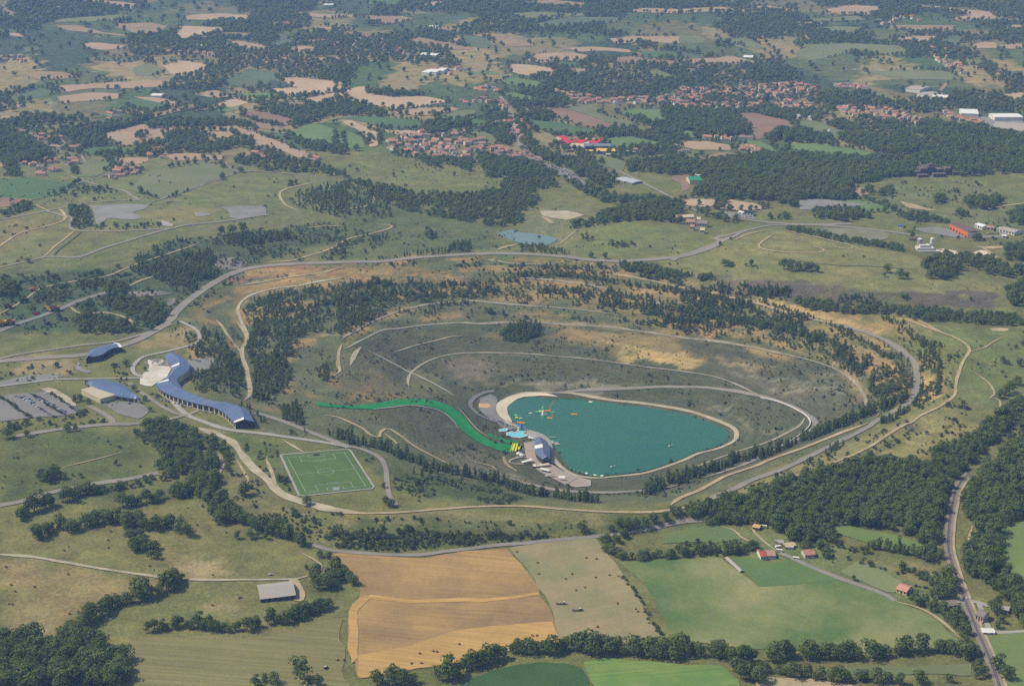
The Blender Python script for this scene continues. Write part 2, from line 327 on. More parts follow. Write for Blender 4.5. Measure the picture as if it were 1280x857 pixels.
for r_, t_, w_, c_ in (('Q', "690,195 800,215 900,245 1000,285 1100,292", 22, OCH), ('Q', "880,228 1000,250 1130,285", 14, ORA), ('Q', "440,165 560,185 690,200", 12, OCH), ('Q', "430,250 520,270 570,310", 22, ORA), ('Q', "560,280 700,300 780,330", 10, ORA),
  ('Q', "200,330 300,348 420,368 550,395", 16, OCH), ('Q', "250,372 380,380 520,405", 22, OCH), ('Q', "40,288 150,305 320,322", 16, C(156, 134, 100)), ('Q', "950,325 1030,380 1100,440", 16, ORA), ('Q', "1050,350 1130,410 1160,470", 18, ORA), ('Q', "1220,430 1250,470 1235,520", 20, OCH),
  ('Q', "60,95 200,110 300,130", 8, ORA), ('Q', "0,140 120,150 230,170", 8, ORA), ('Q', "280,160 400,200 520,230", 8, ORA), ('Q', "930,270 1040,300 1140,345", 10, C(164, 140, 106)), ('Q', "1130,240 1200,260 1260,300", 14, OCH),
  ('Q', "640,425 760,450 900,480 1000,490", 9, PAG), ('Q', "700,470 800,455 900,440 980,440", 8, PAG), ('Q', "780,500 880,480 980,470", 8, PAG), ('Q', "0,460 120,455 260,470", 8, PAG), ('Q', "0,475 200,478 320,465", 6, PAG), ('Q', "560,380 650,395 760,410", 10, C(150, 134, 112)),
  ('J', "230,165 330,132 440,120 560,113 680,115", 12, PIN), ('J', "260,180 360,155 480,140 640,135", 6, OCH), ('J', "350,168 500,150 700,152 950,146", 8, ORA), ('J', "370,165 430,150 520,135", 6, OCH), ('J', "240,250 300,205 420,180 560,170", 8, C(164, 146, 108)),
  ('J', "500,200 700,178 900,170 1080,180", 6, ORA), ('J', "560,230 720,205 900,190 1100,200", 6, PIN), ('J', "1090,215 1160,215 1230,225", 12, ORA), ('J', "300,320 420,262 560,232 700,228", 7, GRS), ('J', "480,300 640,262 800,235 960,232", 9, GRS), ('J', "950,105 1060,110 1120,100", 9, C(98, 124, 64)), ('J', "640,470 680,440 760,500", 9, C(140, 122, 96)),
  ('J', "970,400 1060,395 1180,400", 8, C(124, 114, 102)), ('J', "1000,420 1020,470 1060,500", 8, C(134, 124, 112)), ('J', "940,430 980,480 990,500", 6, C(130, 120, 108)), ('J', "1100,490 1200,485 1280,490", 10, PAG), ('J', "700,400 760,420 900,480", 5, C(134, 122, 104)),
  ('C3', "100,360 220,380 330,430 420,380", 5, C(134, 126, 106)), ('C3', "90,335 190,305 250,300", 4, PAG), ('C2', "60,300 100,240 120,300", 10, C(150, 120, 92)), ('C2', "400,370 440,380 460,410", 7, PAG), ('C2', "430,460 500,490 540,480", 7, C(150, 134, 112)), ('C2', "560,580 620,610 700,635 780,640", 8, PAG), ('C2', "600,560 680,600 740,630", 5, PAG)): streak(r_, t_, w_, c_)
# dark spoil bank and dry mound
zone('B3', "130,440 300,448 450,458 600,478 750,492 1190,498 1195,545 900,550 700,530 500,515 300,495 160,465", C(112, 102, 96), 4)
zone('C3', "640,600 760,500 850,440 960,350 1020,310 1060,380 1140,410 1040,450 960,475 925,530 860,520", C(152, 142, 100), 12)
zone('C3', "900,40 1280,20 1280,260 1190,330 1060,300 1040,240 1080,110", C(122, 128, 84), 15)
zone('C3', "0,690 400,540 700,430 900,330 1000,280 1040,290 900,400 700,500 500,590 200,690", C(140, 132, 94), 8)
for t_ in ("A3;0,325 200,325 420,305 530,318 510,350 330,372 500,395 520,410 400,415 200,412 0,405", "A2;170,515 300,490 520,505 560,540 740,585 720,612 480,605 380,595 220,580", "A2;800,335 1000,370 1190,360 1290,335 1290,400 1180,400 900,390", "A3;570,395 860,420 930,455 820,470 680,445", "A1;20,480 210,490 320,560 200,555"):
    zone(*t_.split(';'), C(128, 124, 104), 10)
# the near meadows
zone('C1', "0,440 480,410 560,460 480,640 0,700", C(100, 106, 66), 20)
zone('D1', "0,40 480,60 730,10 1100,180 1180,310 640,320 0,230", C(130, 125, 82), 18)
zone('D1', "0,235 300,275 640,325 520,380 300,450 200,540 0,560", C(150, 133, 98), 12)
zone('D1', "340,540 560,400 700,330 1130,330 1240,420 1280,470 1280,714 480,714 480,610", C(130, 126, 84), 14)
zone('D1', "640,250 840,250 860,300 700,310", C(164, 146, 112), 8)
zone('D1', "700,390 900,380 920,440 760,450", C(152, 138, 104), 12)
zone('D1', "440,530 560,560 610,670 500,680", C(154, 138, 96), 8)
zone('C1', "820,600 960,560 1100,650 1280,700 1280,714 880,714", C(124, 118, 84), 12)
zone('C1', "880,430 1060,470 1130,500 1050,510 1110,640 1040,640 960,520", C(104, 112, 70), 9)
zone('D2', "0,90 300,60 1000,75 1280,75 1280,100 960,150 400,200 0,205", C(104, 108, 68), 14)
zone('D2', "0,60 400,55 1000,70 1000,110 400,110 0,110", C(136, 128, 90), 10)
zone('D3', "0,100 250,110 520,190 560,250 700,260 960,280 1040,420 980,480 780,380 480,260 0,220", C(120, 126, 84), 12)
zone('D3', "740,250 960,270 950,340 800,310", C(146, 134, 96), 8)
zone('C1', "60,130 180,120 290,180 220,220 60,200", C(160, 142, 112), 8)
zone('C1', "500,90 700,10 740,60 660,110", C(152, 136, 100), 8)
zone('C1', "690,90 760,80 800,140 760,190 690,140", C(178, 148, 112), 6)
zone('C1', "0,230 240,260 330,340 0,380", C(116, 112, 84), 8)
def ground_colour():
    xs, ys = GXX.ravel(), GYY.ravel(); sc = np.clip(ys/1600, 1, 4)
    wx = xs+(fbm(xs/22, ys/22, 4)-.5)*26*sc; wy = ys+(fbm(xs/22+40, ys/22+9, 4)-.5)*46*sc
    col = np.tile(np.array(OLIVE), (len(xs), 1))
    for poly, c, fe, amt in ZONES:
        lo = poly.min(0)-fe*3; hi = poly.max(0)+fe*3
        k = np.where((xs > lo[0]) & (xs < hi[0]) & (ys > lo[1]) & (ys < hi[1]))[0]
        if not len(k): continue
        x, y = wx[k], wy[k]; ins = in_poly(poly, x, y); d2 = np.full(len(k), 1e18); q = np.vstack([poly, poly[:1]])
        for a, b in zip(q[:-1], q[1:]):
            e = b-a; t = np.clip(((x-a[0])*e[0]+(y-a[1])*e[1])/(e@e+1e-9), 0, 1)
            d2 = np.minimum(d2, (x-a[0]-t*e[0])**2+(y-a[1]-t*e[1])**2)
        d = np.sqrt(d2)*np.where(ins, 1, -1); w = smooth(-fe, fe, d)*amt
        col[k] = col[k]*(1-w[:, None])+c*w[:, None]
    f = grid_at(FACE, xs, ys)*smooth(.40, .54, fbm(xs/45+3, ys/45, 3))*.85                   # bare earth on the bench faces
    col = col*(1-f[:, None])+np.array(C(178, 146, 106))*f[:, None]
    # the far country is a patchwork of small plots
    k = np.where((ys > 3150) | (np.abs(xs) > ys*.345+40) | (ys < 1180))[0]; x = wx[k]; y = wy[k]*.55; s_ = 170.
    ci = np.floor(x/s_).astype(int); cj = np.floor(y/s_).astype(int); best = np.full(len(k), 1e18); tone = np.zeros(len(k))
    for di in (-1, 0, 1):
        for dj in (-1, 0, 1):
            a = ci+di; b = cj+dj; sx = (a+_tab[a & 255, b & 255])*s_; sy = (b+_tab[(a+91) & 255, (b+57) & 255])*s_
            d = (x-sx)**2+(y-sy)**2; m = d < best; best = np.where(m, d, best); tone = np.where(m, _tab[(a+13) & 255, (b+201) & 255], tone)
    pal = np.array([DK, C(96, 106, 72), C(150, 134, 104), C(96, 106, 74), C(164, 146, 112), C(92, 110, 70), C(132, 124, 90), C(172, 150, 116), DK, C(108, 114, 78), C(140, 126, 94)])
    pc = pal[np.clip((tone*len(pal)).astype(int), 0, len(pal)-1)]; fw_ = (smooth(4600, 5600, ys[k])*.5)[:, None]; pc = pc*(1-fw_)+np.array(DK)*fw_; w = (np.maximum.reduce([smooth(3150, 3400, ys[k]), smooth(40, 140, np.abs(xs[k])-ys[k]*.345), 1-smooth(1120, 1180, ys[k])])*.8)[:, None]
    col[k] = col[k]*(1-w)+pc*w
    return col
gv = np.stack([GXX, GYY, GZZ], -1).reshape(-1, 3)
idx = np.arange(NA*ND).reshape(ND, NA)
gf = np.stack([idx[:-1, :-1], idx[:-1, 1:], idx[1:, 1:], idx[1:, :-1]], -1).reshape(-1, 4)
me = bpy.data.meshes.new('ground'); me.vertices.add(len(gv)); me.vertices.foreach_set('co', gv.astype(np.float32).ravel())
me.loops.add(gf.size); me.loops.foreach_set('vertex_index', gf.astype(np.int32).ravel()); me.polygons.add(len(gf))
me.polygons.foreach_set('loop_start', np.arange(0, gf.size, 4, dtype=np.int32)); me.polygons.foreach_set('use_smooth', np.ones(len(gf), bool))
me.update(calc_edges=True)
ca = me.color_attributes.new('cover', 'FLOAT_COLOR', 'POINT')
ca.data.foreach_set('color', np.column_stack([ground_colour()*np.array([.96, .985, .84]), np.ones(len(gv))]).astype(np.float32).ravel())
q = NT('ground_cover', .97, .08); p_ = q.pos(); a_ = q.n('Attribute', attribute_name='cover').outputs['Color']
c_ = q.mix(q.math('MULTIPLY', q.ramp(q.noise(.011, p_, 6), .40, .66), .55), a_, q.mix(1.0, a_, (.66, .86, .60, 1), 'MULTIPLY'))
c_ = q.mix(q.math('MULTIPLY', q.ramp(q.noise(.027, p_, 6, .7), .50, .70), .60), c_, q.mix(1.0, a_, (1.40, 1.24, 1.10, 1), 'MULTIPLY'))
c_ = q.mix(q.math('MULTIPLY', q.ramp(q.noise(.085, p_, 5, .65), .55, .68), .42), c_, q.mix(1.0, a_, (.54, .68, .46, 1), 'MULTIPLY'))
c_ = q.mix(1.0, c_, q.grey(q.math('MULTIPLY_ADD', q.noise(.33, p_, 5, .75), 2.0, .0)), 'MULTIPLY')
mp_ = q.n('Mapping'); mp_.inputs['Scale'].default_value = (.03, .03, .55); q.l(p_, mp_.inputs[0])       # strata: bands that follow the slope
c_ = q.mix(1.0, c_, q.grey(q.math('MULTIPLY_ADD', q.noise(1.0, mp_.outputs[0], 6, .65), 1.3, .35)), 'MULTIPLY')
me.materials.append(q.out(c_))
ground = bpy.data.objects.new('ground', me); COL.objects.link(ground); tag(ground, 'dry olive grassland and bare pit slopes out to the hills', 'ground', None, 'structure')

# ------------------------------------------------------------------ sheets draped on the ground
def mesh_z(x, y): return hz(x, y)
def curve(p, step):
    p = np.asarray(p)[:, :2]
    if len(p) < 3: return resample(p, step)
    q = np.vstack([2*p[0]-p[1], p, 2*p[-1]-p[-2]]); o = []
    for i in range(1, len(q)-2):
        a, b, c, d = q[i-1:i+3]
        for t in np.linspace(0, 1, 8, endpoint=False):
            o.append(.5*(2*b+(c-a)*t+(2*a-5*b+4*c-d)*t*t+(3*b-a-3*c+d)*t**3))
    o.append(q[-2]); return resample(np.array(o), step)
def edge_noise(p, amp, step):
    """a field edge is never quite straight"""
    q = np.vstack([p, p[:1]]); q = resample(q, step)[:-1]
    n = len(q); w = (np.stack([fbm(q[:, 0]/(step*3)+3, q[:, 1]/(step*3), 2), fbm(q[:, 0]/(step*3)+70, q[:, 1]/(step*3)+31, 2)], 1)-.5)*2*amp
    return q+w
def sheet_mesh(poly, lift, step):
    lo, hi = poly.min(0), poly.max(0)
    X, Y = np.meshgrid(np.arange(lo[0], hi[0], step), np.arange(lo[1], hi[1], step)); X = X.ravel(); Y = Y.ravel()
    k = in_poly(poly, X, Y); pts = np.vstack([poly, np.column_stack([X[k], Y[k]])]); n = len(poly)
    vs, es, fs, *_ = geometry.delaunay_2d_cdt([Vector(p) for p in pts], [(i, (i+1) % n) for i in range(n)], [], 1, 1e-4)
    v = np.array([tuple(p) for p in vs]); v = np.column_stack([v, mesh_z(v[:, 0], v[:, 1])+lift])
    return v, fs
LIFT = [0]
def sheet(name, poly, m, lift=.5, rough=0.0, step=None, label=None, cat=None, kind='structure', z=None):
    poly = np.asarray(poly)[:, :2]; yb = poly[:, 1].mean()
    st = step or max(6, yb/170)
    poly = edge_noise(poly, rough*max(1, yb/1700), st)
    v, f = sheet_mesh(poly, lift, st)
    if z is not None: v[:, 2] = z
    o = mesh_obj(name, v, f, m, smooth_=True)
    return tag(o, label, cat or name.replace('_', ' '), None, kind)
def strip_verts(c, w, lift, cross=3):
    t = np.gradient(c, axis=0); t /= np.linalg.norm(t, axis=1)[:, None]+1e-9; nrm = np.column_stack([-t[:, 1], t[:, 0]])
    w = np.asarray(w)*np.ones(len(c)); rows = []
    for s in np.linspace(-.5, .5, cross):
        p = c+nrm*(w*s)[:, None]; rows.append(np.column_stack([p, mesh_z(p[:, 0], p[:, 1])+lift]))
    v = np.stack(rows, 1).reshape(-1, 3); n = len(c); i = np.arange(n*cross).reshape(n, cross)
    f = np.stack([i[:-1, :-1], i[1:, :-1], i[1:, 1:], i[:-1, 1:]], -1).reshape(-1, 4)
    return v, f
ROADPTS = []; YARDS = []
def road(name, reg, txt, w, m, lift=.8, label=None, cat='road', wob=.12, step=None):
    p = D(reg, txt) if isinstance(txt, str) else np.asarray(txt)
    yb = p[:, 1].mean(); c = curve(p, step or max(5, yb/250))
    minor = name in ('bench_road', 'dirt_road', 'track', 'slope_edge', 'farm_track'); w = w*(.84 if minor else 1)
    ww = w*(1+(wob+(.12 if minor else 0))*2*(fbm(c[:, 0]/25, c[:, 1]/25, 3)-.5))
    if minor:
        d = np.arange(len(c))*np.linalg.norm(c[1]-c[0]); ww = ww*np.clip(.25+np.minimum(d, d[::-1])/30, 0, 1)
        tt = np.gradient(c, axis=0); tt /= np.linalg.norm(tt, axis=1)[:, None]+1e-9; c = c+np.column_stack([-tt[:, 1], tt[:, 0]])*((fbm(c[:, 0]/40+9, c[:, 1]/40, 3)-.5)*2.5)[:, None]
    ROADPTS.append(np.column_stack([c, np.asarray(ww)*np.ones(len(c))]))
    v, f = strip_verts(c, ww, lift); o = mesh_obj(name, v, f, m, smooth_=True)
    return tag(o, label or name.replace('_', ' '), cat, None, 'structure')

# materials of the land
TAN = land('stubble', C(180, 156, 128), C(168, 144, 116), .012, .2, var=.18)
TANB = land('bright_stubble', C(194, 170, 140), C(182, 158, 128), .012, .2, var=.15)
BRN = land('faded_stubble', C(158, 138, 108), C(146, 124, 98), .012, .2, var=.18)
RED = land('ploughed_soil', C(152, 124, 104), C(140, 114, 96), .012, .2, var=.15)
GRN = land('green_crop', C(86, 112, 72), C(96, 120, 78), .012, .15, var=.15)
GRB = land('bright_pasture', C(116, 136, 84), C(106, 128, 78), .012, .15, var=.15)
PAL = land('pale_pasture', C(126, 130, 92), C(112, 122, 82), .010, .15, var=.18)
GRY = land('grey_green_field', C(102, 116, 90), C(96, 108, 84), .010, .15, var=.15)
DRK = land('dark_field', C(78, 90, 80), C(74, 84, 74), .012, .15, var=.15)
GRAVEL = land('pale_gravel', C(194, 182, 156), C(166, 156, 128), .06, .5, var=.25)
ASPH = land('old_asphalt', C(140, 135, 125), C(156, 148, 134), .03, .4, var=.2)
ASPD = land('dark_asphalt', C(132, 129, 124), C(142, 138, 131), .03, .4, var=.1)
DIRT = land('dirt_track', C(194, 174, 138), C(166, 150, 116), .06, .4, var=.25)
CONC = land('concrete', C(176, 172, 160), C(164, 160, 150), .05, .4, var=.12)
BENCH = land('bench_gravel', C(176, 168, 148), C(142, 136, 114), .05, .5, var=.25)
SAND = land('beach_sand', C(226, 212, 182), C(216, 200, 168), .06, .5, var=.1)
YARD = land('grey_yard', C(150, 148, 142), C(134, 132, 124), .03, .25, var=.2)
PAVE = land('pink_paving', C(184, 166, 150), C(172, 156, 142), .05, .5, var=.1)

# ------------------------------------------------------------------ water
def water_mat(name, c, c2):
    q = NT(name, .12, .5); p = q.pos(); n1 = q.noise(.008, p, 4)
    col = q.mix(q.ramp(n1, .35, .65), c, c2)
    m2 = q.n('Mapping'); q.l(p, m2.inputs[0]); m2.inputs['Rotation'].default_value = (0, 0, .5); m2.inputs['Scale'].default_value = (.012, .05, 1)
    w_ = q.ramp(q.noise(1.0, m2.outputs[0], 4, .6), .35, .7); q.l(q.math('MULTIPLY_ADD', w_, .22, .08), q.b.inputs['Roughness']); col = q.mix(q.math('MULTIPLY', w_, .35), col, q.mix(1.0, c2, (1.25, 1.2, 1.1), 'MULTIPLY'))
    bm_ = q.n('Bump'); bm_.inputs['Strength'].default_value = .25; bm_.inputs['Distance'].default_value = .3
    q.l(q.noise(.5, p, 4), bm_.inputs['Height']); q.l(bm_.outputs[0], q.b.inputs['Normal']); return q.out(col)
lake = sheet('lake_water', grow(lw, .8), water_mat('lake_water', C(38, 104, 74, .68), C(46, 112, 76, .68)), 0, z=LAKE_Z+.05, step=30, label='teal lake filling the bottom of the old open pit', cat='lake')
pond = sheet('pond_water', at_z(P('B2', "595,275 655,258 680,268 740,275 825,290 830,298 790,315 740,318 690,312 640,295"), 14.6), water_mat('pond_water', C(112, 134, 128), C(104, 126, 120)), 0, z=15.0, step=20, label='small grey blue pond behind the pit rim road', cat='pond')

# ------------------------------------------------------------------ fields
KIND = dict(T=TAN, t=TANB, B=BRN, R=RED, G=GRN, g=PAL, b=GRB, y=GRY, D=DRK)
NAMES = dict(T='stubble_field', t='stubble_field', B='stubble_field', R='ploughed_field', G='crop_field', g='pasture', b='pasture', y='pasture', D='crop_field')
FIELDPOLY = []
def fields(reg, rows):
    for r in rows.strip().splitlines():
        k, txt = r.strip().split(' ', 1); p = D(reg, txt)
        FIELDPOLY.append(p[:, :2])
        sheet(NAMES[k], p, KIND[k], .5+.05*(len(FIELDPOLY) % 9), 3.5, label={'T': 'tan stubble field among the far woods', 't': 'bright stubble field among the far woods', 'B': 'faded brown field among the far woods',
          'R': 'reddish ploughed field beyond the pit', 'G': 'green crop field beyond the pit', 'g': 'pale olive pasture beyond the pit', 'b': 'fresh green pasture beyond the pit', 'y': 'grey green pasture beyond the pit', 'D': 'dark field among the far woods'}[k], cat='field')
fields('A1', """T 265,0 370,0 460,8 530,20 480,35 400,22 300,8
B 0,22 40,40 65,55 50,60 0,58
g 195,75 300,65 470,55 480,62 430,75 330,82 200,84
B 205,95 290,95 400,125 470,130 480,138 380,128 300,120 230,110
B 430,90 560,85 620,100 570,135 510,125 440,105
t 675,98 850,105 840,118 690,150 650,140
T 680,65 720,55 830,50 930,58 920,85 850,78 770,75 690,75
T 300,165 340,160 470,168 465,178 385,190 330,180
t 600,245 680,225 790,245 715,290 640,275
g 500,255 560,225 590,250 605,275 540,285 500,275
y 835,300 925,255 1045,270 1020,310 930,330 840,320
D 975,325 1005,300 1100,312 1070,328
t 1030,290 1110,288 1280,305 1280,335 1100,362 1010,345 960,335 1100,325
t 1110,370 1280,340 1280,375 1180,392
T 180,320 300,315 440,305 605,300 600,325 470,330 350,330 240,345
T 216,360 330,345 460,350 440,370 330,378 220,385
G 470,390 500,365 640,395 600,415 520,415
y 30,360 150,325 220,345 110,372 40,380
T 500,360 590,365 680,385 650,400 590,390
t 725,415 870,365 930,380 880,400 800,405
b 770,405 850,395 890,410 840,420
T 720,350 800,335 880,360 800,365
T 450,410 530,405 570,435 540,440
B 520,430 740,385 730,400 560,440
R 905,420 960,415 1070,435 1100,455 1050,470 960,455 910,435
B 890,450 1000,460 1040,480 1060,490 960,480 920,470
T 350,508 530,462 640,470 790,470 880,470 985,505 1075,545 1135,565 1120,590 1060,570 1005,540 940,545 920,520 850,490 740,490 640,490 600,495 610,515 560,530 440,545 430,520
T 600,575 720,572 850,578 830,595 650,598
T 395,590 550,585 560,600 480,620 420,605
b 1075,495 1160,458 1280,485 1280,550 1180,540 1090,515
G 950,490 1080,500 1070,520 980,510
g 170,560 230,548 290,575 250,590 200,590
G 290,560 400,545 525,555 510,570 350,578
g 50,460 200,465 320,450 310,470 210,480 100,470
g 260,620 350,592 430,610 370,655 270,650
T 0,585 35,590 45,620 0,625
y 980,170 1050,148 1110,150 1080,175 1010,178
T 810,160 890,152 1000,172 1050,185 920,185 860,175
T 1060,185 1110,170 1180,175 1170,195 1080,198
T 1150,215 1250,212 1275,225 1200,230
T 1085,45 1280,60 1280,70 1150,65 1090,55
T 1000,90 1060,85 1080,100 1010,98
T 1180,100 1280,102 1280,118 1200,112
B 700,145 850,120 960,125 930,140 800,140
T 990,385 1060,385 1135,400 1120,412 1000,400
T 1130,150 1200,148 1220,160 1150,165
y 60,185 120,170 160,180 100,195
T 135,10 180,10 185,18 140,18
G 0,108 60,112 70,122 0,120
T 30,120 80,128 90,138 40,135
T 0,435 50,430 90,455 20,455
T 745,485 850,488 910,515 880,530 800,520
B 130,265 250,270 290,290 150,300 100,280
T 0,395 80,385 90,400 0,410
y 350,205 440,215 560,215 480,232 360,225
B 60,70 130,60 140,75 90,80
b 880,350 1000,345 1060,362 960,370""")
fields('A2', """G 105,0 250,0 260,12 200,25 130,20
T 310,20 380,5 440,10 380,22 330,30
T 0,55 60,55 75,65 0,68
B 80,55 170,62 250,60 290,72 180,95 130,75
T 0,102 70,105 60,115 0,115
B 640,10 800,0 960,15 930,30 800,25 700,18
T 1065,40 1150,30 1280,35 1280,52 1150,48
g 580,55 740,45 980,55 850,65 730,80
y 730,95 850,65 1060,65 1050,85 900,95 780,105
y 470,145 490,132 570,145 590,180 540,180 480,170
B 500,132 560,126 680,145 745,170 650,175 570,143
T 425,145 468,142 468,160 440,160
B 250,155 310,140 400,160 520,185 420,185 330,170
t 640,240 680,238 810,255 820,278 720,285 650,270
T 700,225 760,200 880,195 950,210 930,230 820,225 760,235
G 820,235 900,232 900,248 830,250
T 860,255 930,258 925,280 880,278
T 1020,145 1100,135 1280,135 1280,165 1150,155 1050,165
T 850,180 960,175 1080,185 1100,198 1000,190 900,195
G 1130,195 1200,190 1280,195 1280,222 1150,212
B 1030,215 1100,210 1190,225 1280,228 1280,240 1170,240 1050,235
g 1150,265 1190,255 1275,290 1220,300 1170,285
b 600,308 655,285 775,310 770,330 690,325
b 610,350 640,340 750,365 730,380 660,370
t 0,350 80,322 130,320 110,345 200,358 320,358 425,378 330,395 210,410 170,395 100,385 0,370
T 0,305 30,300 30,315 60,325 0,345
T 195,418 310,402 460,402 440,415 330,432 270,428
g 370,440 420,415 520,410 510,440 440,445
G 10,440 110,430 320,450 330,485 200,485 110,455
G 340,455 500,440 570,450 560,470 340,475
b 0,490 60,492 105,515 110,550 50,558 0,550
t 20,450 60,448 165,500 155,545 120,550 130,520 60,470
t 160,475 330,490 400,500 400,508 240,505 180,490
g 490,495 540,488 590,505 620,530 580,540 520,515
B 400,485 500,478 490,490 420,500
R 740,408 850,402 1090,480 1060,488 920,470 800,430
g 850,395 960,395 1000,430 1220,490 1150,490 1090,478 860,402
b 1040,420 1100,405 1210,405 1228,460 1130,445
G 700,445 770,445 990,490 940,510 800,500 740,475
b 990,515 1100,508 1210,530 1205,550 1030,552
g 960,570 1040,590 1080,610 1060,640 980,610
B 1130,580 1240,575 1280,590 1180,600
T 1170,515 1280,540 1280,555 1210,530
T 650,95 700,98 730,108 670,108
B 300,110 400,105 500,118 420,122
b 470,270 600,265 610,278 500,275""")
fields('A3', """T 0,35 140,25 290,45 310,57 120,45 0,52
T 190,25 330,22 450,42 330,42
T 410,85 520,80 530,95 430,95
g 460,70 660,60 700,75 600,80 480,78
g 460,112 560,98 700,102 640,135 540,118
T 535,35 640,20 750,25 730,55 620,55 540,48
T 770,25 900,20 1150,45 1180,70 1060,80 990,70 1080,55 900,35
y 1090,78 1200,68 1280,78 1280,90 1120,88
B 780,95 880,95 1030,95 1000,115 860,125 800,105
T 790,145 870,135 970,135 940,160 880,160
y 955,160 1000,135 1060,140 1030,170
T 1085,170 1140,155 1185,165 1170,182 1090,182
T 1180,100 1260,92 1280,98 1280,110 1200,110
g 430,205 470,165 600,160 820,170 850,190 830,205 640,195 560,215 480,225
T 1190,170 1280,160 1280,182 1210,185
g 0,135 60,135 100,145 85,165 0,160
g 140,140 260,145 320,180 280,185 210,165 150,160
T 0,225 100,215 190,210 260,225 340,230 220,240 130,245 60,238
y 0,195 120,210 60,222 0,215
g 690,268 850,262 990,265 1035,285 1010,298 840,295 750,280
t 1170,365 1200,350 1280,345 1280,375 1200,375
g 700,345 760,348 830,380 780,385
R 200,420 280,420 400,450 440,480 290,520 250,460
g 410,450 480,445 550,460 560,480 720,490 620,500 580,535 540,500 480,500
b 400,535 470,530 680,560 740,575 830,600 700,612 600,595 480,565 400,570
G 760,576 870,580 850,610 720,614
T 0,525 100,525 190,540 190,560 60,560 0,545
B 50,590 150,567 260,578 355,600 280,605 120,595
g 850,505 890,500 990,560 960,560
b 200,525 300,525 340,545 400,575 370,588 300,575 230,545
b 0,485 60,490 80,515 0,515
y 1200,265 1280,262 1280,285 1220,280
g 1040,225 1120,220 1130,240 1060,245
g 480,160 560,158 640,160 520,166""")
fields('B1', """G 0,70 120,65 290,90 220,125 130,150 0,155
R 0,140 125,145 80,170 0,180
b 270,30 330,10 380,0 450,10 370,60 300,65
g 560,40 760,10 860,30 900,45 760,90 600,150 480,110""")
fields('B3', """t 0,145 130,145 155,155 110,180 0,170
t 190,150 290,165 320,180 270,188 140,185
R 0,55 60,48 130,55 30,75 0,72
b 600,0 860,0 860,15 760,20 640,12
b 560,150 700,150 800,190 700,195 580,180
T 640,100 700,105 720,120 680,135 640,130""")
# the near fields, each with its own look
ST = land('stripy_stubble', C(180, 147, 94), C(150, 124, 86), .016, .35, (R_(98), 6, .22), .3)
SU = land('golden_stubble', C(200, 162, 98), C(186, 152, 92), .02, .35, (R_(100), 5, .25), .2)
HAY = land('mown_hayfield', C(136, 136, 94), C(164, 148, 110), .016, .35, (R_(70), 9, .1), .28)
WHT = land('patchy_crop', C(96, 120, 66), C(152, 150, 98), .010, .35, None, .35)
CRN = land('dark_maize', C(64, 96, 52), C(74, 102, 56), .02, .5, (R_(60), 3, .1), .14)
SUN_ = land('young_crop', C(110, 142, 72), C(132, 152, 80), .03, .8, (R_(80), 5, .2), .35)
def near(name, reg, txt, m, label, lift=.5, rough=3.0): FIELDPOLY.append(D(reg, txt)[:, :2]); return sheet(name, D(reg, txt), m, lift, rough, label=label, cat='field')
near('stubble_field', 'D2', "-30,250 0,222 150,232 330,238 480,215 640,200 700,270 760,370 800,450 825,530 830,560 640,580 500,620 300,650 90,690 60,600 40,520 60,440 95,380 100,340 40,280", ST, 'large striped stubble field below the pit', .5)
near('stubble_strip', 'D2', "75,605 300,560 440,515 600,490 800,476 828,530 835,562 640,582 500,622 300,652 85,690", SU, 'golden uncut strip along the bottom of the stubble field', .75)
near('stubble_strip', 'D2', "130,380 300,395 560,388 765,370 765,380 560,400 300,408 110,394", SU, 'thin golden band across the stubble field', .8)
near('stubble_strip', 'D2', "40,470 70,400 105,375 125,385 88,440 75,520 80,610 60,640 42,560", SU, 'golden headland down the left of the stubble field', .85)
near('hay_field', 'D2', "645,198 800,178 965,162 1000,215 1070,300 1140,420 1225,560 1100,575 960,580 840,560 820,500 770,370 700,260", HAY, 'mown hay field dotted with round bales', .6)
near('pasture', 'D1', "400,575 480,548 560,535 700,530 900,535 1100,512 1215,455 1262,470 1275,560 1270,640 1300,714 1300,740 500,740 480,640 440,600", land('mown_pasture', C(130, 127, 80), C(138, 130, 86), .02, .35, (R_(97), 8, .3), .25), 'mown pasture with faint cutting lines below the barn hedge', .5, 5)
near('crop_field', 'D3', "-225,250 -60,245 150,238 290,345 590,320 780,380 900,440 1000,510 1045,545 1000,580 850,585 600,590 400,585 180,570 0,545 -40,520 -90,400", WHT, 'patchy green field left of the lane', .5)
near('crop_field', 'D3', "195,240 290,238 330,262 420,240 600,322 420,340 285,345 240,290", land('soft_green', C(106, 130, 74), C(94, 120, 68), .02, .35, None, .2), 'green paddock beside the farm', .7)
near('crop_field', 'D3', "-50,150 40,125 150,115 210,140 245,170 150,180 20,185 -80,190", land('soft_green_two', C(104, 124, 72), C(116, 128, 76), .02, .35, None, .2), 'small green field below the rim wood', .6)
near('crop_field', 'D3', "500,72 560,90 700,135 830,160 920,200 900,215 780,200 680,180 590,150 480,95", land('meadow_strip', C(120, 138, 76), C(106, 128, 70), .02, .35, None, .2), 'green strip meadow along the big wood', .6)
near('crop_field', 'D3', "600,290 660,255 740,280 830,330 830,345 780,370 700,335", land('pale_meadow', C(140, 142, 100), C(126, 136, 92), .02, .35, None, .2), 'pale meadow above the lane', .6)
near('crop_field', 'D3', "1175,150 1200,110 1260,80 1330,70 1340,380 1285,390 1210,290", land('right_meadow', C(128, 146, 82), C(116, 136, 76), .02, .3, None, .2), 'bright meadow at the right edge', .6)
near('crop_field', 'D3', "1130,520 1290,515 1400,520 1400,760 1200,760 1150,640", land('corner_meadow', C(110, 132, 72), C(122, 136, 78), .02, .3, None, .2), 'green meadow beside the railway', .6)
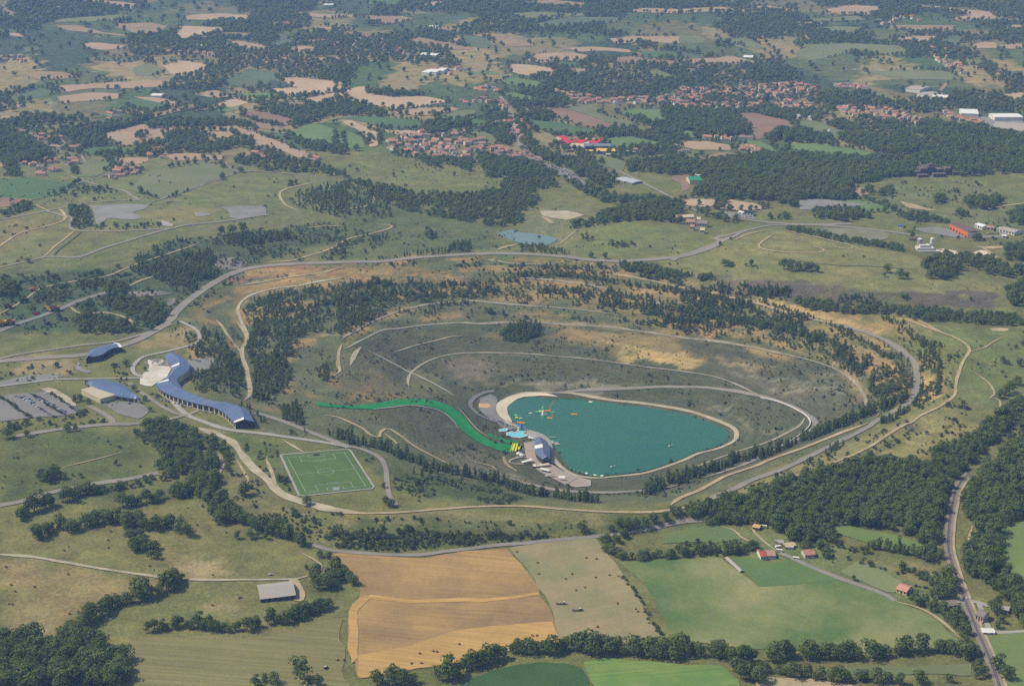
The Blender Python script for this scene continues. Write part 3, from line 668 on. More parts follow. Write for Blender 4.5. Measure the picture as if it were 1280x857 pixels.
near('maize_field', 'D2', "450,720 500,690 570,660 660,635 760,628 850,628 910,645 950,700 960,760 400,760", CRN, 'dark maize field at the bottom of the view', .6)
near('crop_field', 'D2', "915,625 1000,615 1150,620 1290,635 1440,640 1490,690 1510,760 975,760 960,700", SUN_, 'pale young crop beside the maize', .6)
near('stubble_field', 'D3', "280,700 330,682 500,690 640,705 700,760 300,760", DIRT, 'bare strip at the bottom edge', .6)
near('meadow', 'D3', "500,650 720,640 900,640 1080,630 1090,680 900,670 700,690 560,670", PAL, 'rough grass strip between two hedges', .55)

# ------------------------------------------------------------------ roads and tracks
def rd(*a, **k): return road(*a, **k)
rd('rim_road', 'px', "-40,458 0,452 60,447 110,443 160,430 188,417 206,406 215,398 222,388 242,371 269,353 296,340 329,333 369.5,330 430,328 487,326 554,320 605,317 655,317.6 705.5,321 739,325 789.5,326 850,321 877,314 900,304 917,296", 13, ASPH, label='broad grey road round the pit rim')
rd('bench_road', 'B2', "530,362 580,372 640,384 700,388 830,390", 4.8, BENCH, label='pale track just inside the rim road')
rd('bench_road', 'px', "621,346 655,348 722,354.5 773,364.6 816,376 840,384", 4.8, BENCH, label='bench track through the pines of the far wall')
rd('bench_road', 'px', "763,341 806,349.5 850,359.5 890,368 934,376 984,391 1041,405", 7, DIRT, label='ochre bench track on the far right wall')
rd('bench_road', 'px', "1041,405 1085,417 1115,430 1135,445 1145,459 1145,484 1139,501 1119,514 1095,526 1082,536 1051,551 1011,571 974,588 940,600 917,611.6 884,625 868,631", 10, ASPH, label='grey road looping round the right of the pit')
rd('bench_road', 'px', "427,425 435,419 447,413 464,403 494,391 524,383 564,378 598,377 655,382 722,387 769,393", 4.8, BENCH, label='pale bench track below the far pines')
rd('bench_road', 'px', "430,436 440,432 457,423 487,411.8 531,406.7 598,405 655,404.7 709,406 756,408.4 806,415 850,421.8 900,427.5 937,433.6 984,443.7 1018,452 1045,462 1065,475.6 1077,489 1082,501 1078,512.5", 5.2, BENCH, label='long pale bench road halfway down the far wall')
rd('bench_road', 'px', "509,481 511,473 516,464 534,452 561,444 598,441 648,442 689,445 742,450 806,459 850,464 890,470.5 924,482 954,496", 4.4, BENCH, label='lower bench road curving in from the left')
rd('bench_road', 'px', "679,492 720,488.5 780,486 850,483.5 900,486.7 954,496 984,506 1004.5,516 1018,526 1016,536 998,549.5 977,558 950,571 920,585", 9, ASPH, label='grey haul road climbing from the beach')
rd('bench_road', 'px', "1006,522.6 998,533 978,544 951,556 917,566 884,578 860,588", 5.6, BENCH, label='inner gravel branch of the haul road')
rd('bench_road', 'px', "850,606 810,613 756,616 700,613 650,602 615,592", 9, ASPH, label='grey road along the foot of the near wall')
rd('bench_road', 'px', "880,597 930,581 977,561", 4.8, BENCH, label='track behind the near pines')
rd('dirt_road', 'px', "838,632 850,623 877,611.6 907,595 944,583 967.6,573 1001,561 1051,541 1085,529", 7, DIRT, label='yellow dirt bench road under the right rim')
rd('dirt_road', 'px', "1129,400 1169,413 1199,425 1212,437 1203,454 1196,474 1193,494 1172.5,509 1145.6,522.6 1119,538 1085,559.6 1051.5,574.7 1001,595 961,610 927,622 887,630 850,635.5 813,640 756,640 705.5,637 655,633 608,633 554,636.5 504,640.5 454,642 420,638", 5, DIRT, label='dirt track round the outside of the right rim')
rd('dirt_road', 'px', "246,535 265,541 290,553 312,580 335,600 345,612 360,621 395,632 420,638 453,642", 12, GRAVEL, label='wide pale gravel road left of the football pitch', wob=.5)
rd('dirt_road', 'C1', "990,515 1010,560 1020,600 1030,640 1060,655", 5, DIRT, label='orange dirt spur beside the football pitch')
rd('dirt_road', 'C1', "880,520 910,570 925,600 910,620", 3.5, DIRT, label='thin dirt spur below the gravel road')
rd('access_road', 'C1', "640,300 690,350 760,380 850,408 950,420 1060,435 1200,455 1290,470", 7, CONC, label='pale road from the long blue building to the pitch')
rd('access_road', 'C1', "950,345 1060,380 1160,420 1250,455 1300,475", 9, ASPH, label='grey road between the pitch and the pit')
rd('access_road', 'C2', "0,465 60,472 120,490 165,515 185,550 190,600 200,655 225,690", 6, ASPH, label='grey lane round the right of the football pitch')
rd('dirt_road', 'C1', "1050,445 1100,475 1130,492", 5, GRAVEL, label='gravel ramp to the top of the pitch')
rd('dirt_road', 'C2', "-40,355 0,360 50,380 100,405 130,430 160,437 170,415 195,405 230,425 290,468 350,502 440,545 520,570 600,585", 5, DIRT, label='winding dirt road below the ski slope')
rd('dirt_road', 'C2', "175,420 215,450 240,478", 4, DIRT, label='dirt spur off the winding road')
rd('dirt_road', 'C2', "500,525 540,535 580,545 595,560", 4, DIRT, label='dirt loop by the slides')
rd('dirt_road', 'C2', "620,520 640,545 672,562", 4, DIRT, label='pale path to the snack bars')
rd('dirt_road', 'C2', "270,245 268,215 285,190", 4, GRAVEL, label='pale spur at the start of the lower bench')
rd('dirt_road', 'C2', "95,100 70,130 55,170", 8, GRAVEL, label='broad gravel spur at the left turn')
rd('dirt_road', 'C2', "20,90 10,140 20,190", 5, DIRT, label='thin dirt spur at the left turn')
rd('dirt_road', 'C2', "110,110 190,150 300,205 440,282", 4, CONC, label='straight drain path down the left slope')
rd('dirt_road', 'C2', "215,120 300,95 420,65 470,60", 2.5, GRAVEL, label='faint path across the upper left slope')
rd('dirt_road', 'px', "430,348 386,354.5 343,361 312,370 298,384 301,400 311,420", 6, GRAVEL, label='pale bench track inside the left rim')
rd('dirt_road', 'C1', "880,0 915,50 918,80 900,120 920,190 930,270 910,300", 7, DIRT, label='dirt track down among the left pines')
rd('dirt_road', 'C1', "805,0 830,30 850,60 880,100 900,125", 5, DIRT, label='dirt branch among the left pines')
rd('dirt_road', 'C1', "1270,130 1255,160 1265,190 1240,210", 4, DIRT, label='short dirt path on the left wall')
rd('dirt_road', 'B1', "1280,400 1130,430 1000,450 880,470", 4, DIRT, label='ochre bench line under the left rim')
rd('access_road', 'C1', "670,5 720,30 742,55 735,85 690,100 610,120 540,135 515,150 495,175 500,200 530,212", 5.5, CONC, label='pale path circling to the forecourt')
rd('access_road', 'C1', "-20,150 60,130 180,112 300,95 420,82 470,70 560,45 640,15", 6, ASPH, label='old road above the museum buildings')
rd('access_road', 'C1', "-20,250 100,235 210,222 300,220 440,218 530,216", 4, CONC, label='pale footpath to the forecourt')
rd('access_road', 'C1', "60,432 200,410 300,398 420,388 490,388", 9, ASPH, label='car park access road')
rd('access_road', 'C1', "490,388 600,375 700,352 740,335", 6, ASPH, label='road joining the car park to the long building')
rd('access_road', 'C1', "480,235 540,280 600,320 660,350 700,355", 6, ASPH, label='curving road in front of the long building')
rd('access_road', 'C1', "330,320 380,345 415,370 420,385", 7, ASPH, label='short road past the leaf roofed building')
rd('lane', 'C1', "0,690 100,670 200,640 350,610 460,595 560,575 590,570", 9, ASPH, label='old lane through the left meadows')
rd('dirt_road', 'C1', "230,550 330,525 430,500 460,488", 2.5, DIRT, label='thin path across the left meadow')
rd('lane', 'C1', "750,488 790,490 820,510 828,540 815,570", 5, ASPH, label='small loop lane among the left trees')
rd('farm_track', 'D1', "-30,226 0,228 120,235 250,258 400,284 520,300 640,315 800,322 1000,320 1100,318 1150,305", 5, GRAVEL, label='pale farm track to the barn')
rd('farm_track', 'D1', "1120,220 1170,245 1195,270 1180,300 1150,310", 4, DIRT, label='dirt track climbing behind the barn')
rd('farm_yard', 'D1', "1090,318 1105,345 1120,375 1110,400", 9, DIRT, label='bare yard beside the barn')
rd('lane', 'D2', "-90,190 -60,200 0,213 160,226 310,228 400,216 500,205 600,192 700,185 830,172 970,160 1090,145 1200,125 1290,105 1400,100", 5.5, ASPH, label='narrow lane along the foot of the rim bank')
rd('lane', 'D3', "370,222 420,240 480,270 580,310 680,345 760,375 800,400", 6, ASPH, label='lane past the farm houses')
rd('dirt_road', 'D3', "800,400 900,430 980,480 1040,535", 4, DIRT, label='dirt edge of the patchy field')
rd('dirt_road', 'D3', "270,110 275,140 310,175 360,215", 4, DIRT, label='track up behind the farm')
rd('dirt_road', 'D3', "150,120 200,135 240,168 300,190", 3, DIRT, label='headland track')
rd('lane', 'D3', "1000,405 1060,400 1110,405 1150,420", 5, CONC, label='lane over the level crossing')
rd('lane', 'D3', "1110,405 1125,440 1140,480 1170,515 1290,512", 5, CONC, label='lane past the crossing house')
rd('dirt_road', 'D3', "1085,225 1075,170 1085,120", 4, DIRT, label='sandy path beside the railway')
# upper country
rd('lane', 'B1', "-20,408 0,402 100,378 180,361 290,362 380,330 480,300 560,275 640,255 700,242 860,225 1000,205", 6, ASPH, label='road over the old spoil heap')
rd('lane', 'B1', "170,188 240,210 270,215 262,240 280,262 400,265 520,262 640,255", 6, ASPH, label='loop road on the spoil heap')
rd('lane', 'B1', "-20,228 0,223 100,205 200,185 300,165 380,155 520,150", 6, ASPH, label='road behind the spoil heap')
rd('lane', 'B1', "260,60 350,90 460,115 490,135 520,150", 6, ASPH, label='lane to the hamlet')
rd('lane', 'B1', "825,0 850,25 890,40 1000,45 1150,60", 6, ASPH, label='lane crossing the hilltop pasture')
rd('track', 'B1', "560,160 650,130 720,105 800,78 890,45", 5, ASPH, label='double farm track across the pasture')
rd('track', 'B1', "1110,190 1060,165 1040,130 1060,110 1120,95 1170,85", 6, DIRT, label='pale track round the thicket')
rd('track', 'B1', "-10,330 30,300 60,280 110,262 210,237 242,218 235,195 220,182", 6, DIRT, label='dirt track on the spoil heap')
rd('track', 'B1', "280,262 220,310 190,335 165,360", 5, DIRT, label='straight dirt path on the heap')
rd('track', 'B1', "305,268 220,335 200,360", 4, DRK, label='dark drain beside the dirt path')
rd('track', 'B1', "130,165 155,178 180,188", 5, DIRT, label='short dirt link')
rd('track', 'B1', "1290,300 1240,325 1190,345 1130,362 1080,376 1000,380", 5, DIRT, label='yellow track above the rim road')
rd('track', 'B1', "1290,245 1200,248 1130,255", 4, DIRT, label='sandy track in the scrub')
rd('lane', 'B1', "-20,645 60,612 150,582 230,552 280,530 340,510 400,492", 10, ASPD, label='grey road lined with mining machines')
rd('track', 'B1', "-10,578 60,540 100,515 130,490 180,470 300,448 400,432 480,400 560,370 640,345 740,310", 4, DIRT, label='dirt track above the machines')
rd('track', 'B1', "480,470 520,450 580,430", 6, DIRT, label='pale track in the thicket')
rd('track', 'B1', "260,545 300,570 400,570 480,595 520,640", 5, DIRT, label='track below the machines')
rd('track', 'B2', "0,315 60,290 130,275 200,255 205,245 150,240", 5, DIRT, label='yellow track left of the pond')
rd('track', 'B2', "600,335 630,325 675,315", 12, DIRT, label='sandy ramp beside the pond')
rd('track', 'B2', "0,190 60,180 130,165 140,120 100,100 0,75", 5, DIRT, label='track through the left scrub')
rd('track', 'B2', "740,210 780,215 810,240 770,210 850,205", 5, DIRT, label='paths below the old manor')
rd('track', 'B2', "820,320 860,290 900,260", 4, DIRT, label='path past the pond')
rd('village_road', 'A2', "610,360 640,395 655,430 660,470 675,520 690,550 720,575 740,600 780,630", 9, ASPH, label='straight village road running down to the car lot')
rd('village_road', 'B2', "1000,10 1060,45 1150,90 1220,125 1280,160 1340,190", 7, ASPH, label='road past the grey sheds')
rd('main_road', 'B3', "200,285 260,260 330,245 420,242 560,245 700,258 800,270 900,285", 9, ASPH, label='main road in the valley')
rd('main_road', 'B3', "-30,375 0,360 60,340 120,315 150,300 130,290 180,280 250,262", 9, ASPH, label='road climbing from the rim road')
rd('main_road', 'B3', "100,195 200,215 320,232 480,240 640,238", 8, ASPH, label='valley road beside the sheds')
rd('track', 'B3', "200,300 260,275 330,262 380,262 440,275 520,290 560,300 640,320 680,340", 4, DIRT, label='dirt track along the crest of the green mound')
rd('track', 'B3', "350,278 320,295 292,318 310,332 360,340 430,345 520,345 535,335 510,325 480,318", 4.5, DIRT, label='pale looping path on the green mound')
rd('track', 'B3', "390,285 420,295 480,292", 3, DIRT, label='short path on the green mound')
rd('track', 'B3', "570,310 580,325 630,332 645,325 620,315", 3.5, DIRT, label='small loop on the green mound')
rd('track', 'B3', "350,370 560,390 700,395 880,410", 3, PAL, label='faint contour path below the mound')
rd('track', 'B3', "1120,325 1160,350 1190,375 1210,395", 8, DIRT, label='sandy quarry road')
rd('track', 'B3', "1170,178 1230,168 1290,160", 9, DIRT, label='sandy road at the far right')
rd('track', 'C3', "1075,120 1130,105 1160,85 1200,65", 3, DIRT, label='faint path on the right grassland')
rd('track', 'C3', "1095,195 1150,235 1170,275 1150,290 1188,300 1185,345", 3.5, DIRT, label='thin path into the wood')
rd('track', 'B3', "800,570 880,595 940,625 1000,655", 6, DIRT, label='track at the corner of the ochre bank')
rd('lane', 'A1', "820,600 850,620 890,640", 5, ASPH, label='lane end in the hamlet')
rd('lane', 'A1', "130,470 200,500 250,540 300,575 340,655", 5, ASPH, label='lane through the left hamlets')
rd('lane', 'A3', "560,535 545,520 555,480", 5, CONC, label='farm drive beyond the woods')
rd('lane', 'A3', "960,345 980,325 1000,300", 10, BRN, label='straight cutting through the far wood')
# yards
def yard(name, reg, txt, m, label, lift=.65, rough=1.0):
    if name not in ('scree', 'rock', 'clearing'): YARDS.append(D(reg, txt)[:, :2])
    return sheet(name, D(reg, txt), m, lift, rough, label=label, cat='yard')
yard('gravel_yard', 'B1', "335,172 400,168 470,163 555,168 545,182 490,195 525,208 530,216 480,226 400,215 378,242 362,242 350,205", YARD, 'empty grey gravel yard on the spoil heap')
yard('gravel_yard', 'B1', "815,176 900,172 987,172 990,206 940,214 890,220 858,216 852,190", YARD, 'grey parking slab on the spoil heap')
yard('gravel_yard', 'B1', "720,195 780,195 790,208 730,212", YARD, 'small grey pad between the two yards')
yard('gravel_yard', 'B1', "600,225 640,235 650,248 605,246", CONC, 'pale pad below the yard')
yard('car_lot', 'Z', "130,410 250,410 330,440 470,470 560,550 640,620 700,700 660,700 560,640 430,590 330,520 180,440", ASPD, 'long grey lot full of stored cars')
yard('industrial_yard', 'O', "170,290 420,265 530,290 640,340 700,370 900,360 1050,360 1010,290 880,260 760,230 1180,340 1100,370 900,385 600,380 420,345 280,330", YARD, 'grey yard around the orange hall')
yard('sand_yard', 'O', "390,490 500,488 600,510 740,540 860,500 960,520 1000,560 900,590 760,560 600,545 420,530", SAND, 'pale sand stock yard beside the cement plant')
yard('sand_yard', 'O', "800,470 1040,462 1150,458 1040,490 900,495", DIRT, 'bare sandy ground below the industrial yard')
yard('sand_yard', 'O', "40,15 200,50 300,85 420,100 300,108 120,80", DIRT, 'bare stony slope in the valley')
yard('grey_yard', 'B3', "430,150 520,145 640,160 700,165 640,175 520,185 450,185", YARD, 'grey disused ground in the valley')
yard('grey_yard', 'B3', "520,255 640,255 780,270 780,290 640,300 520,275", land('waste_ground', C(146, 142, 122), C(126, 126, 92), .02, .3, None, .25), 'stony waste ground behind the green mound')
yard('roadside_yard', 'H', "490,550 600,560 760,560 880,600 900,640 760,620 600,600", YARD, 'forecourt beside the roadside shed')
yard('roadside_yard', 'H', "0,170 180,150 290,155 180,200 180,320 110,345 90,250 0,215", RED, 'reddish yard beside the green roofed barn')
yard('manor_ground', 'B2', "760,190 860,190 930,205 860,225 770,210", GRAVEL, 'pale ground below the manor')
yard('station_yard', 'A3', "1050,425 1170,440 1280,450 1280,495 1160,485 1080,450", YARD, 'grey industrial estate at the right edge')
yard('clearing', 'C3', "1155,32 1200,28 1230,35 1220,45 1160,42", DIRT, 'bare patch on the right grassland')
yard('car_park', 'C1', "5,285 60,275 150,270 190,268 250,310 300,345 240,355 140,362 30,375 -40,380 -60,320", ASPD, 'grey car park with planted rows')
yard('car_park', 'C1', "150,255 195,250 260,290 290,320 255,320 205,285", GRAVEL, 'gravel edge of the car park')
yard('forecourt', 'C1', "520,215 560,175 545,150 600,145 640,165 635,190 620,215 590,230 560,250 520,240", land('white_gravel', C(222, 216, 202), C(196, 188, 170), .06, .5, None, .25), 'white gravel forecourt inside the curve')
yard('forecourt', 'C1', "535,160 570,142 620,150 638,175 600,170 560,172", ASPD, 'grey paved half circle of the forecourt')
yard('museum_yard', 'C1', "380,310 440,305 530,310 560,340 520,370 440,350", ASPD, 'asphalt yard before the leaf roofed building')
yard('museum_yard', 'C1', "690,150 800,140 790,175 730,210 690,200", YARD, 'grey yard right of the S curve')
yard('museum_yard', 'C1', "290,150 310,185 350,190 330,200 280,185", YARD, 'yard at the end of the arched hall')
yard('scree', 'C1', "-10,235 60,215 160,200 240,208 210,222 100,232 0,250", YARD, 'grey boulder bank above the car park')
yard('rock', 'B1', "800,370 860,362 930,385 900,405 840,412 800,395", land('outcrop', C(150, 142, 130), C(104, 106, 92), .05, .3, None, .4), 'grey rock outcrop by the rim road')
yard('rock', 'B1', "480,490 600,488 650,500 560,508 470,512", bpy.data.materials['outcrop'], 'grey rock outcrop in the thicket')
yard('rock', 'B1', "620,520 655,515 650,540 625,545", bpy.data.materials['outcrop'], 'grey rock outcrop beside the road')

# ------------------------------------------------------------------ trees
def leaf_mat(name, c1, c2, c3):
    q = NT(name, .75, .15); a = q.n('Attribute', attribute_name='tone').outputs['Fac']; r = q.n('ObjectInfo').outputs['Random']
    ol = q.n('ObjectInfo').outputs['Location']; st = q.ramp(q.noise(.018, ol, 3), .42, .62)      # stands of lighter and darker kinds
    c = q.mix(q.math('MULTIPLY_ADD', st, .55, q.math('MULTIPLY', r, .5)), c1, c2); c = q.mix(q.math('MULTIPLY', a, .6), c, c3)
    tr = q.n('BsdfTranslucent'); q.l(q.mix(1.0, c, (1.5, 1.35, .7), 'MULTIPLY'), tr.inputs[0])     # sun shining through the leaves
    mx = q.n('MixShader'); mx.inputs[0].default_value = .35; q.l(q.b.outputs[0], mx.inputs[1]); q.l(tr.outputs[0], mx.inputs[2]); q.l(mx.outputs[0], q.t.nodes['Material Output'].inputs['Surface'])
    return q.out(c)
LEAF = leaf_mat('broad_leaves', (.066, .116, .028), (.124, .166, .042), (.175, .205, .056))
PINE = leaf_mat('pine_needles', (.066, .112, .034), (.112, .150, .042), (.155, .185, .054))
BUSH = leaf_mat('shrub_leaves', (.046, .076, .026), (.078, .100, .038), (.110, .125, .052))
BARK = plain('bark', (.10, .075, .05), .95, .25, 3)
def crown_mesh(seed, h, w, low, n, kind, leaf):
    """leaf clumps through the crown's volume -> verts, quads, tone per face; h height, w width, low = clear trunk"""
    g = np.random.default_rng(seed); V = []; F = []; T = []
    if kind == 'broad':
        k = g.integers(7, 11); cen = []; rad = []
        for i in range(k):
            a = g.random()*6.28; rr = w*.5*g.uniform(.15, .62); z = low+(h-low)*g.uniform(.22, .80)
            cen.append((rr*math.cos(a), rr*math.sin(a), z)); rad.append(w*g.uniform(.20, .32))
        cen.append((g.normal()*.06*w, g.normal()*.06*w, low+(h-low)*.84)); rad.append(w*.22)
        cen.append((0, 0, low+(h-low)*.45)); rad.append(w*.34)
    elif kind == 'cone':
        k = 10; cen = []; rad = []
        for i in range(k):
            t = i/(k-1); a = g.random()*6.28; r0 = w*.5*min(1, .6+t*2)*(1-t*.92)**.5
            cen.append((r0*.4*math.cos(a), r0*.4*math.sin(a), low+(h-low)*(.06+.9*t))); rad.append(max(.2*w, r0*.66)*g.uniform(.8, 1.15))
    else:                                                  # a rounded low shrub
        k = 5; cen = []; rad = []
        for i in range(k):
            a = g.random()*6.28; rr = w*.5*g.uniform(.1, .6); cen.append((rr*math.cos(a), rr*math.sin(a), h*g.uniform(.25, .6))); rad.append(w*g.uniform(.22, .34))
    cen = np.array(cen); rad = np.array(rad); pr = rad**2/np.sum(rad**2); tone = g.random(len(cen))
    for i in range(n):
        j = g.choice(len(cen), p=pr); d = g.normal(size=3); d /= np.linalg.norm(d)
        if d[2] < -.45: d[2] *= -.5
        c = cen[j]+d*rad[j]*g.uniform(.72, 1.06)*np.array([1, 1, .85]); c[2] = max(c[2], .25)
        nr = d+g.normal(size=3)*.28; nr /= np.linalg.norm(nr); u = np.cross(nr, g.normal(size=3)); u /= np.linalg.norm(u); v = np.cross(nr, u)
        s = leaf*g.uniform(.6, 1.25); b = len(V); s2 = s*g.uniform(.6, 1)
        V += [c-u*s-v*s2*.5, c+v*-s2+u*.1*s, c+u*s+v*s2*.3, c+v*s2-u*.2*s]; F.append((b, b+1, b+2, b+3)); T.append(np.clip(tone[j]*.7+g.random()*.45, 0, 1))
    return V, F, T
def trunk_mesh(seed, h, r, top):
    g = np.random.default_rng(seed+99); V = []; F = []
    def limb(a, b, ra, rb, s=6):
        a = np.array(a, float); b = np.array(b, float); t = b-a; t /= np.linalg.norm(t); u = np.cross(t, (.3, .9, .1)); u /= np.linalg.norm(u); v = np.cross(t, u); k = len(V)
        for c, rr in ((a, ra), (b, rb)):
            for i in range(s): V.append(c+rr*(math.cos(i*6.283/s)*u+math.sin(i*6.283/s)*v))
        for i in range(s): F.append((k+i, k+(i+1) % s, k+s+(i+1) % s, k+s+i))
    m = (g.normal()*.02*h, g.normal()*.02*h, top*.55); limb((0, 0, -.6), m, r, r*.75); limb(m, (m[0], m[1], top), r*.75, r*.3)
    for i in range(3):
        a = g.random()*6.28; limb((m[0], m[1], m[2]*g.uniform(.8, 1.2)), (m[0]+math.cos(a)*h*.2, m[1]+math.sin(a)*h*.2, m[2]+h*.22), r*.45, r*.15, 5)
    return V, F
def tree_meshes(name, seed, h, w, low, n, kind, leaf, mat_):
    cv, cf, ct = crown_mesh(seed, h, w, low, n, kind, leaf)
    tv, tf = trunk_mesh(seed, h, .022*h+.06, low+(h-low)*.5) if kind != 'bush' else ([], [])
    def mk(nm, v, f, tones, mats, fm):
        me = bpy.data.meshes.new(nm); me.from_pydata([tuple(map(float, p)) for p in v], [], f)
        for m in mats: me.materials.append(m)
        me.polygons.foreach_set('material_index', np.array(fm, np.int32))
        a = me.attributes.new('tone', 'FLOAT', 'FACE'); a.data.foreach_set('value', np.array(tones, np.float32)); me.update(); return me
    full = mk(name, list(cv)+list(tv), list(cf)+[tuple(i+len(cv) for i in f) for f in tf], ct+[0]*len(tf), [mat_, BARK], [0]*len(cf)+[1]*len(tf))
    crown = mk('crown', cv, cf, ct, [mat_], [0]*len(cf)); trunk = mk('trunk', tv, tf, [0]*len(tf), [BARK], [0]*len(tf)) if tv else None
    return full, crown, trunk
SPEC = dict(b=('tree', 'broad', LEAF, [(10, 11.5, .5), (10, 10, .7), (10, 13, .4), (10, 8.6, .6), (10, 11, .3)], 400, .68),
            p=('pine_tree', 'cone', PINE, [(10, 6.4, .3), (10, 7.4, .3), (10, 5.4, .4), (10, 6.8, .2)], 230, .6),
            y=('young_tree', 'broad', LEAF, [(10, 8, .3), (10, 6.6, .3), (10, 9, .2), (10, 7.4, .3)], 260, .62),
            s=('shrub', 'bush', BUSH, [(3, 4.2, 0), (3, 3.4, 0), (3, 5, 0)], 110, .42))
PROTO = {}
for k, (nm, kind, m_, sizes, n_, lf) in SPEC.items():
    PROTO[k] = [tree_meshes(nm, 31*i+ord(k), h, w, lo, n_, kind, lf, m_) for i, (h, w, lo) in enumerate(sizes)]
SOURCES = {}
for k in PROTO:                                              # the kinds of plant the masses are grown from
    c = bpy.data.collections.new('plant_kinds_'+k); SOURCES[k] = c
    for full, _, _ in PROTO[k]:
        o = bpy.data.objects.new(full.name, full); c.objects.link(o)
def gn_mass(name, pts, kind, label, cat, source=None):
    """one mass of plants: a point for each, grown into plants by geometry nodes; pts = x, y, z, turn, size"""
    pts = np.asarray(pts, float)
    if not len(pts): return
    me = bpy.data.meshes.new(name); me.vertices.add(len(pts)); me.vertices.foreach_set('co', pts[:, :3].astype(np.float32).ravel())
    for an, i in (('turn', 3), ('size', 4)):
        a = me.attributes.new(an, 'FLOAT', 'POINT'); a.data.foreach_set('value', pts[:, i].astype(np.float32))
    o = bpy.data.objects.new(name, me); COL.objects.link(o)
    g = bpy.data.node_groups.new(name, 'GeometryNodeTree')
    g.interface.new_socket('Geometry', in_out='INPUT', socket_type='NodeSocketGeometry'); g.interface.new_socket('Geometry', in_out='OUTPUT', socket_type='NodeSocketGeometry')
    N = g.nodes; L = g.links; gi = N.new('NodeGroupInput'); go = N.new('NodeGroupOutput'); ip = N.new('GeometryNodeInstanceOnPoints'); ci = N.new('GeometryNodeCollectionInfo')
    ci.inputs[0].default_value = source or SOURCES[kind]; ci.inputs[1].default_value = True; ci.inputs[2].default_value = True
    def attr(nm):
        a = N.new('GeometryNodeInputNamedAttribute'); a.data_type = 'FLOAT'; a.inputs[0].default_value = nm; return a.outputs[0]
    cx = N.new('ShaderNodeCombineXYZ'); L.new(attr('turn'), cx.inputs[2]); er = N.new('FunctionNodeEulerToRotation'); L.new(cx.outputs[0], er.inputs[0])
    rv = N.new('FunctionNodeRandomValue'); rv.data_type = 'INT'; rv.inputs[4].default_value = 0; rv.inputs[5].default_value = 9999
    L.new(gi.outputs[0], ip.inputs['Points']); L.new(ci.outputs[0], ip.inputs['Instance']); ip.inputs['Pick Instance'].default_value = True
    L.new(rv.outputs[2], ip.inputs['Instance Index']); L.new(er.outputs[0], ip.inputs['Rotation']); L.new(attr('size'), ip.inputs['Scale']); L.new(ip.outputs[0], go.inputs[0])
    mod = o.modifiers.new('plants', 'NODES'); mod.node_group = g
    return tag(o, label, cat, None, 'stuff')

# where the plants stand --------------------------------------------------
GAP = resample(drape(np.vstack([P('U', "690,920 655,820 605,690 560,590 520,490 485,400 455,320 430,240 415,160 421,60 432,-10 440,-60"), P('px', "1200,612 1206,600 1216,585 1242,558 1275,530 1310,505")]))[:, :2], 4)
def off_rail(p, far):
    k = np.ones(len(p), bool); m = np.where((p[:, 0] > 250) & (p[:, 1] < 2100))[0]
    for i in range(0, len(m), 500):
        j = m[i:i+500]; d2 = ((p[j, None]-GAP[None])**2).sum(-1); w = np.where(GAP[:, 1] < 1640, 9.5, 5.0)**2; k[j] = ~(d2 < w[None]).any(1)
    return k
def pts_in(poly, sp, dens=1.0, clump=0.0, cl=40.):
    lo, hi = poly.min(0), poly.max(0); X, Y = np.meshgrid(np.arange(lo[0], hi[0]+sp, sp), np.arange(lo[1], hi[1]+sp, sp)); n = X.size
    x = X.ravel()+rng.uniform(-.5, .5, n)*sp*.95; y = Y.ravel()+rng.uniform(-.5, .5, n)*sp*.95
    k = in_poly(poly, x, y) & (rng.random(n) < dens)
    if clump: k &= fbm(x/cl+8, y/cl+3, 3) > clump
    p = np.column_stack([x[k], y[k]]); return p[off_rail(p, 9)]
def pts_line(c, sp, wid):
    q = resample(np.asarray(c)[:, :2], sp); n = len(q)
    return q+rng.normal(size=(n, 2))*wid*.5+rng.uniform(-.3, .3, (n, 2))*sp
def plant(p, size, var=.25):
    z = hz(p[:, 0], p[:, 1]); n = len(p)
    return np.column_stack([p, z-.15, rng.random(n)*6.283, size*np.clip(rng.normal(1, var, n), .5, 1.6)/10])
MASS = {}                                                    # (name, label, category, kind) -> rows
CAND = dict(b=[], p=[], s=[])                                # plants that may become things of their own: row, label, group
def wood(key, kind, reg, txt, sp, size, dens=1.0, clump=0.0, cl=40.):
    r = plant(pts_in(D(reg, txt)[:, :2], sp, dens, clump, cl), size)
    if kind == 'p':                                          # the benches carry pines and young broad trees mixed
        m = fbm(r[:, 0]/30+7, r[:, 1]/30, 2)+rng.normal(size=len(r))*.12 > .47; r[m, 4] *= .86; MASS.setdefault((key, 'y'), []).append(r[m]); r = r[~m]
    MASS.setdefault((key, kind), []).append(r)
def each(kind, reg, txt, label, group, size, sp=None, wid=1.5, area=None, dens=1.0, var=.22):
    """trees one can count: single spots, a line (sp) or a small stand (area)"""
    c = D(reg, txt)[:, :2]
    p = pts_in(c, area, dens) if area else (pts_line(c, sp, wid) if sp else c)
    for r in plant(p, size, var): CAND[kind].append((r, label, group))

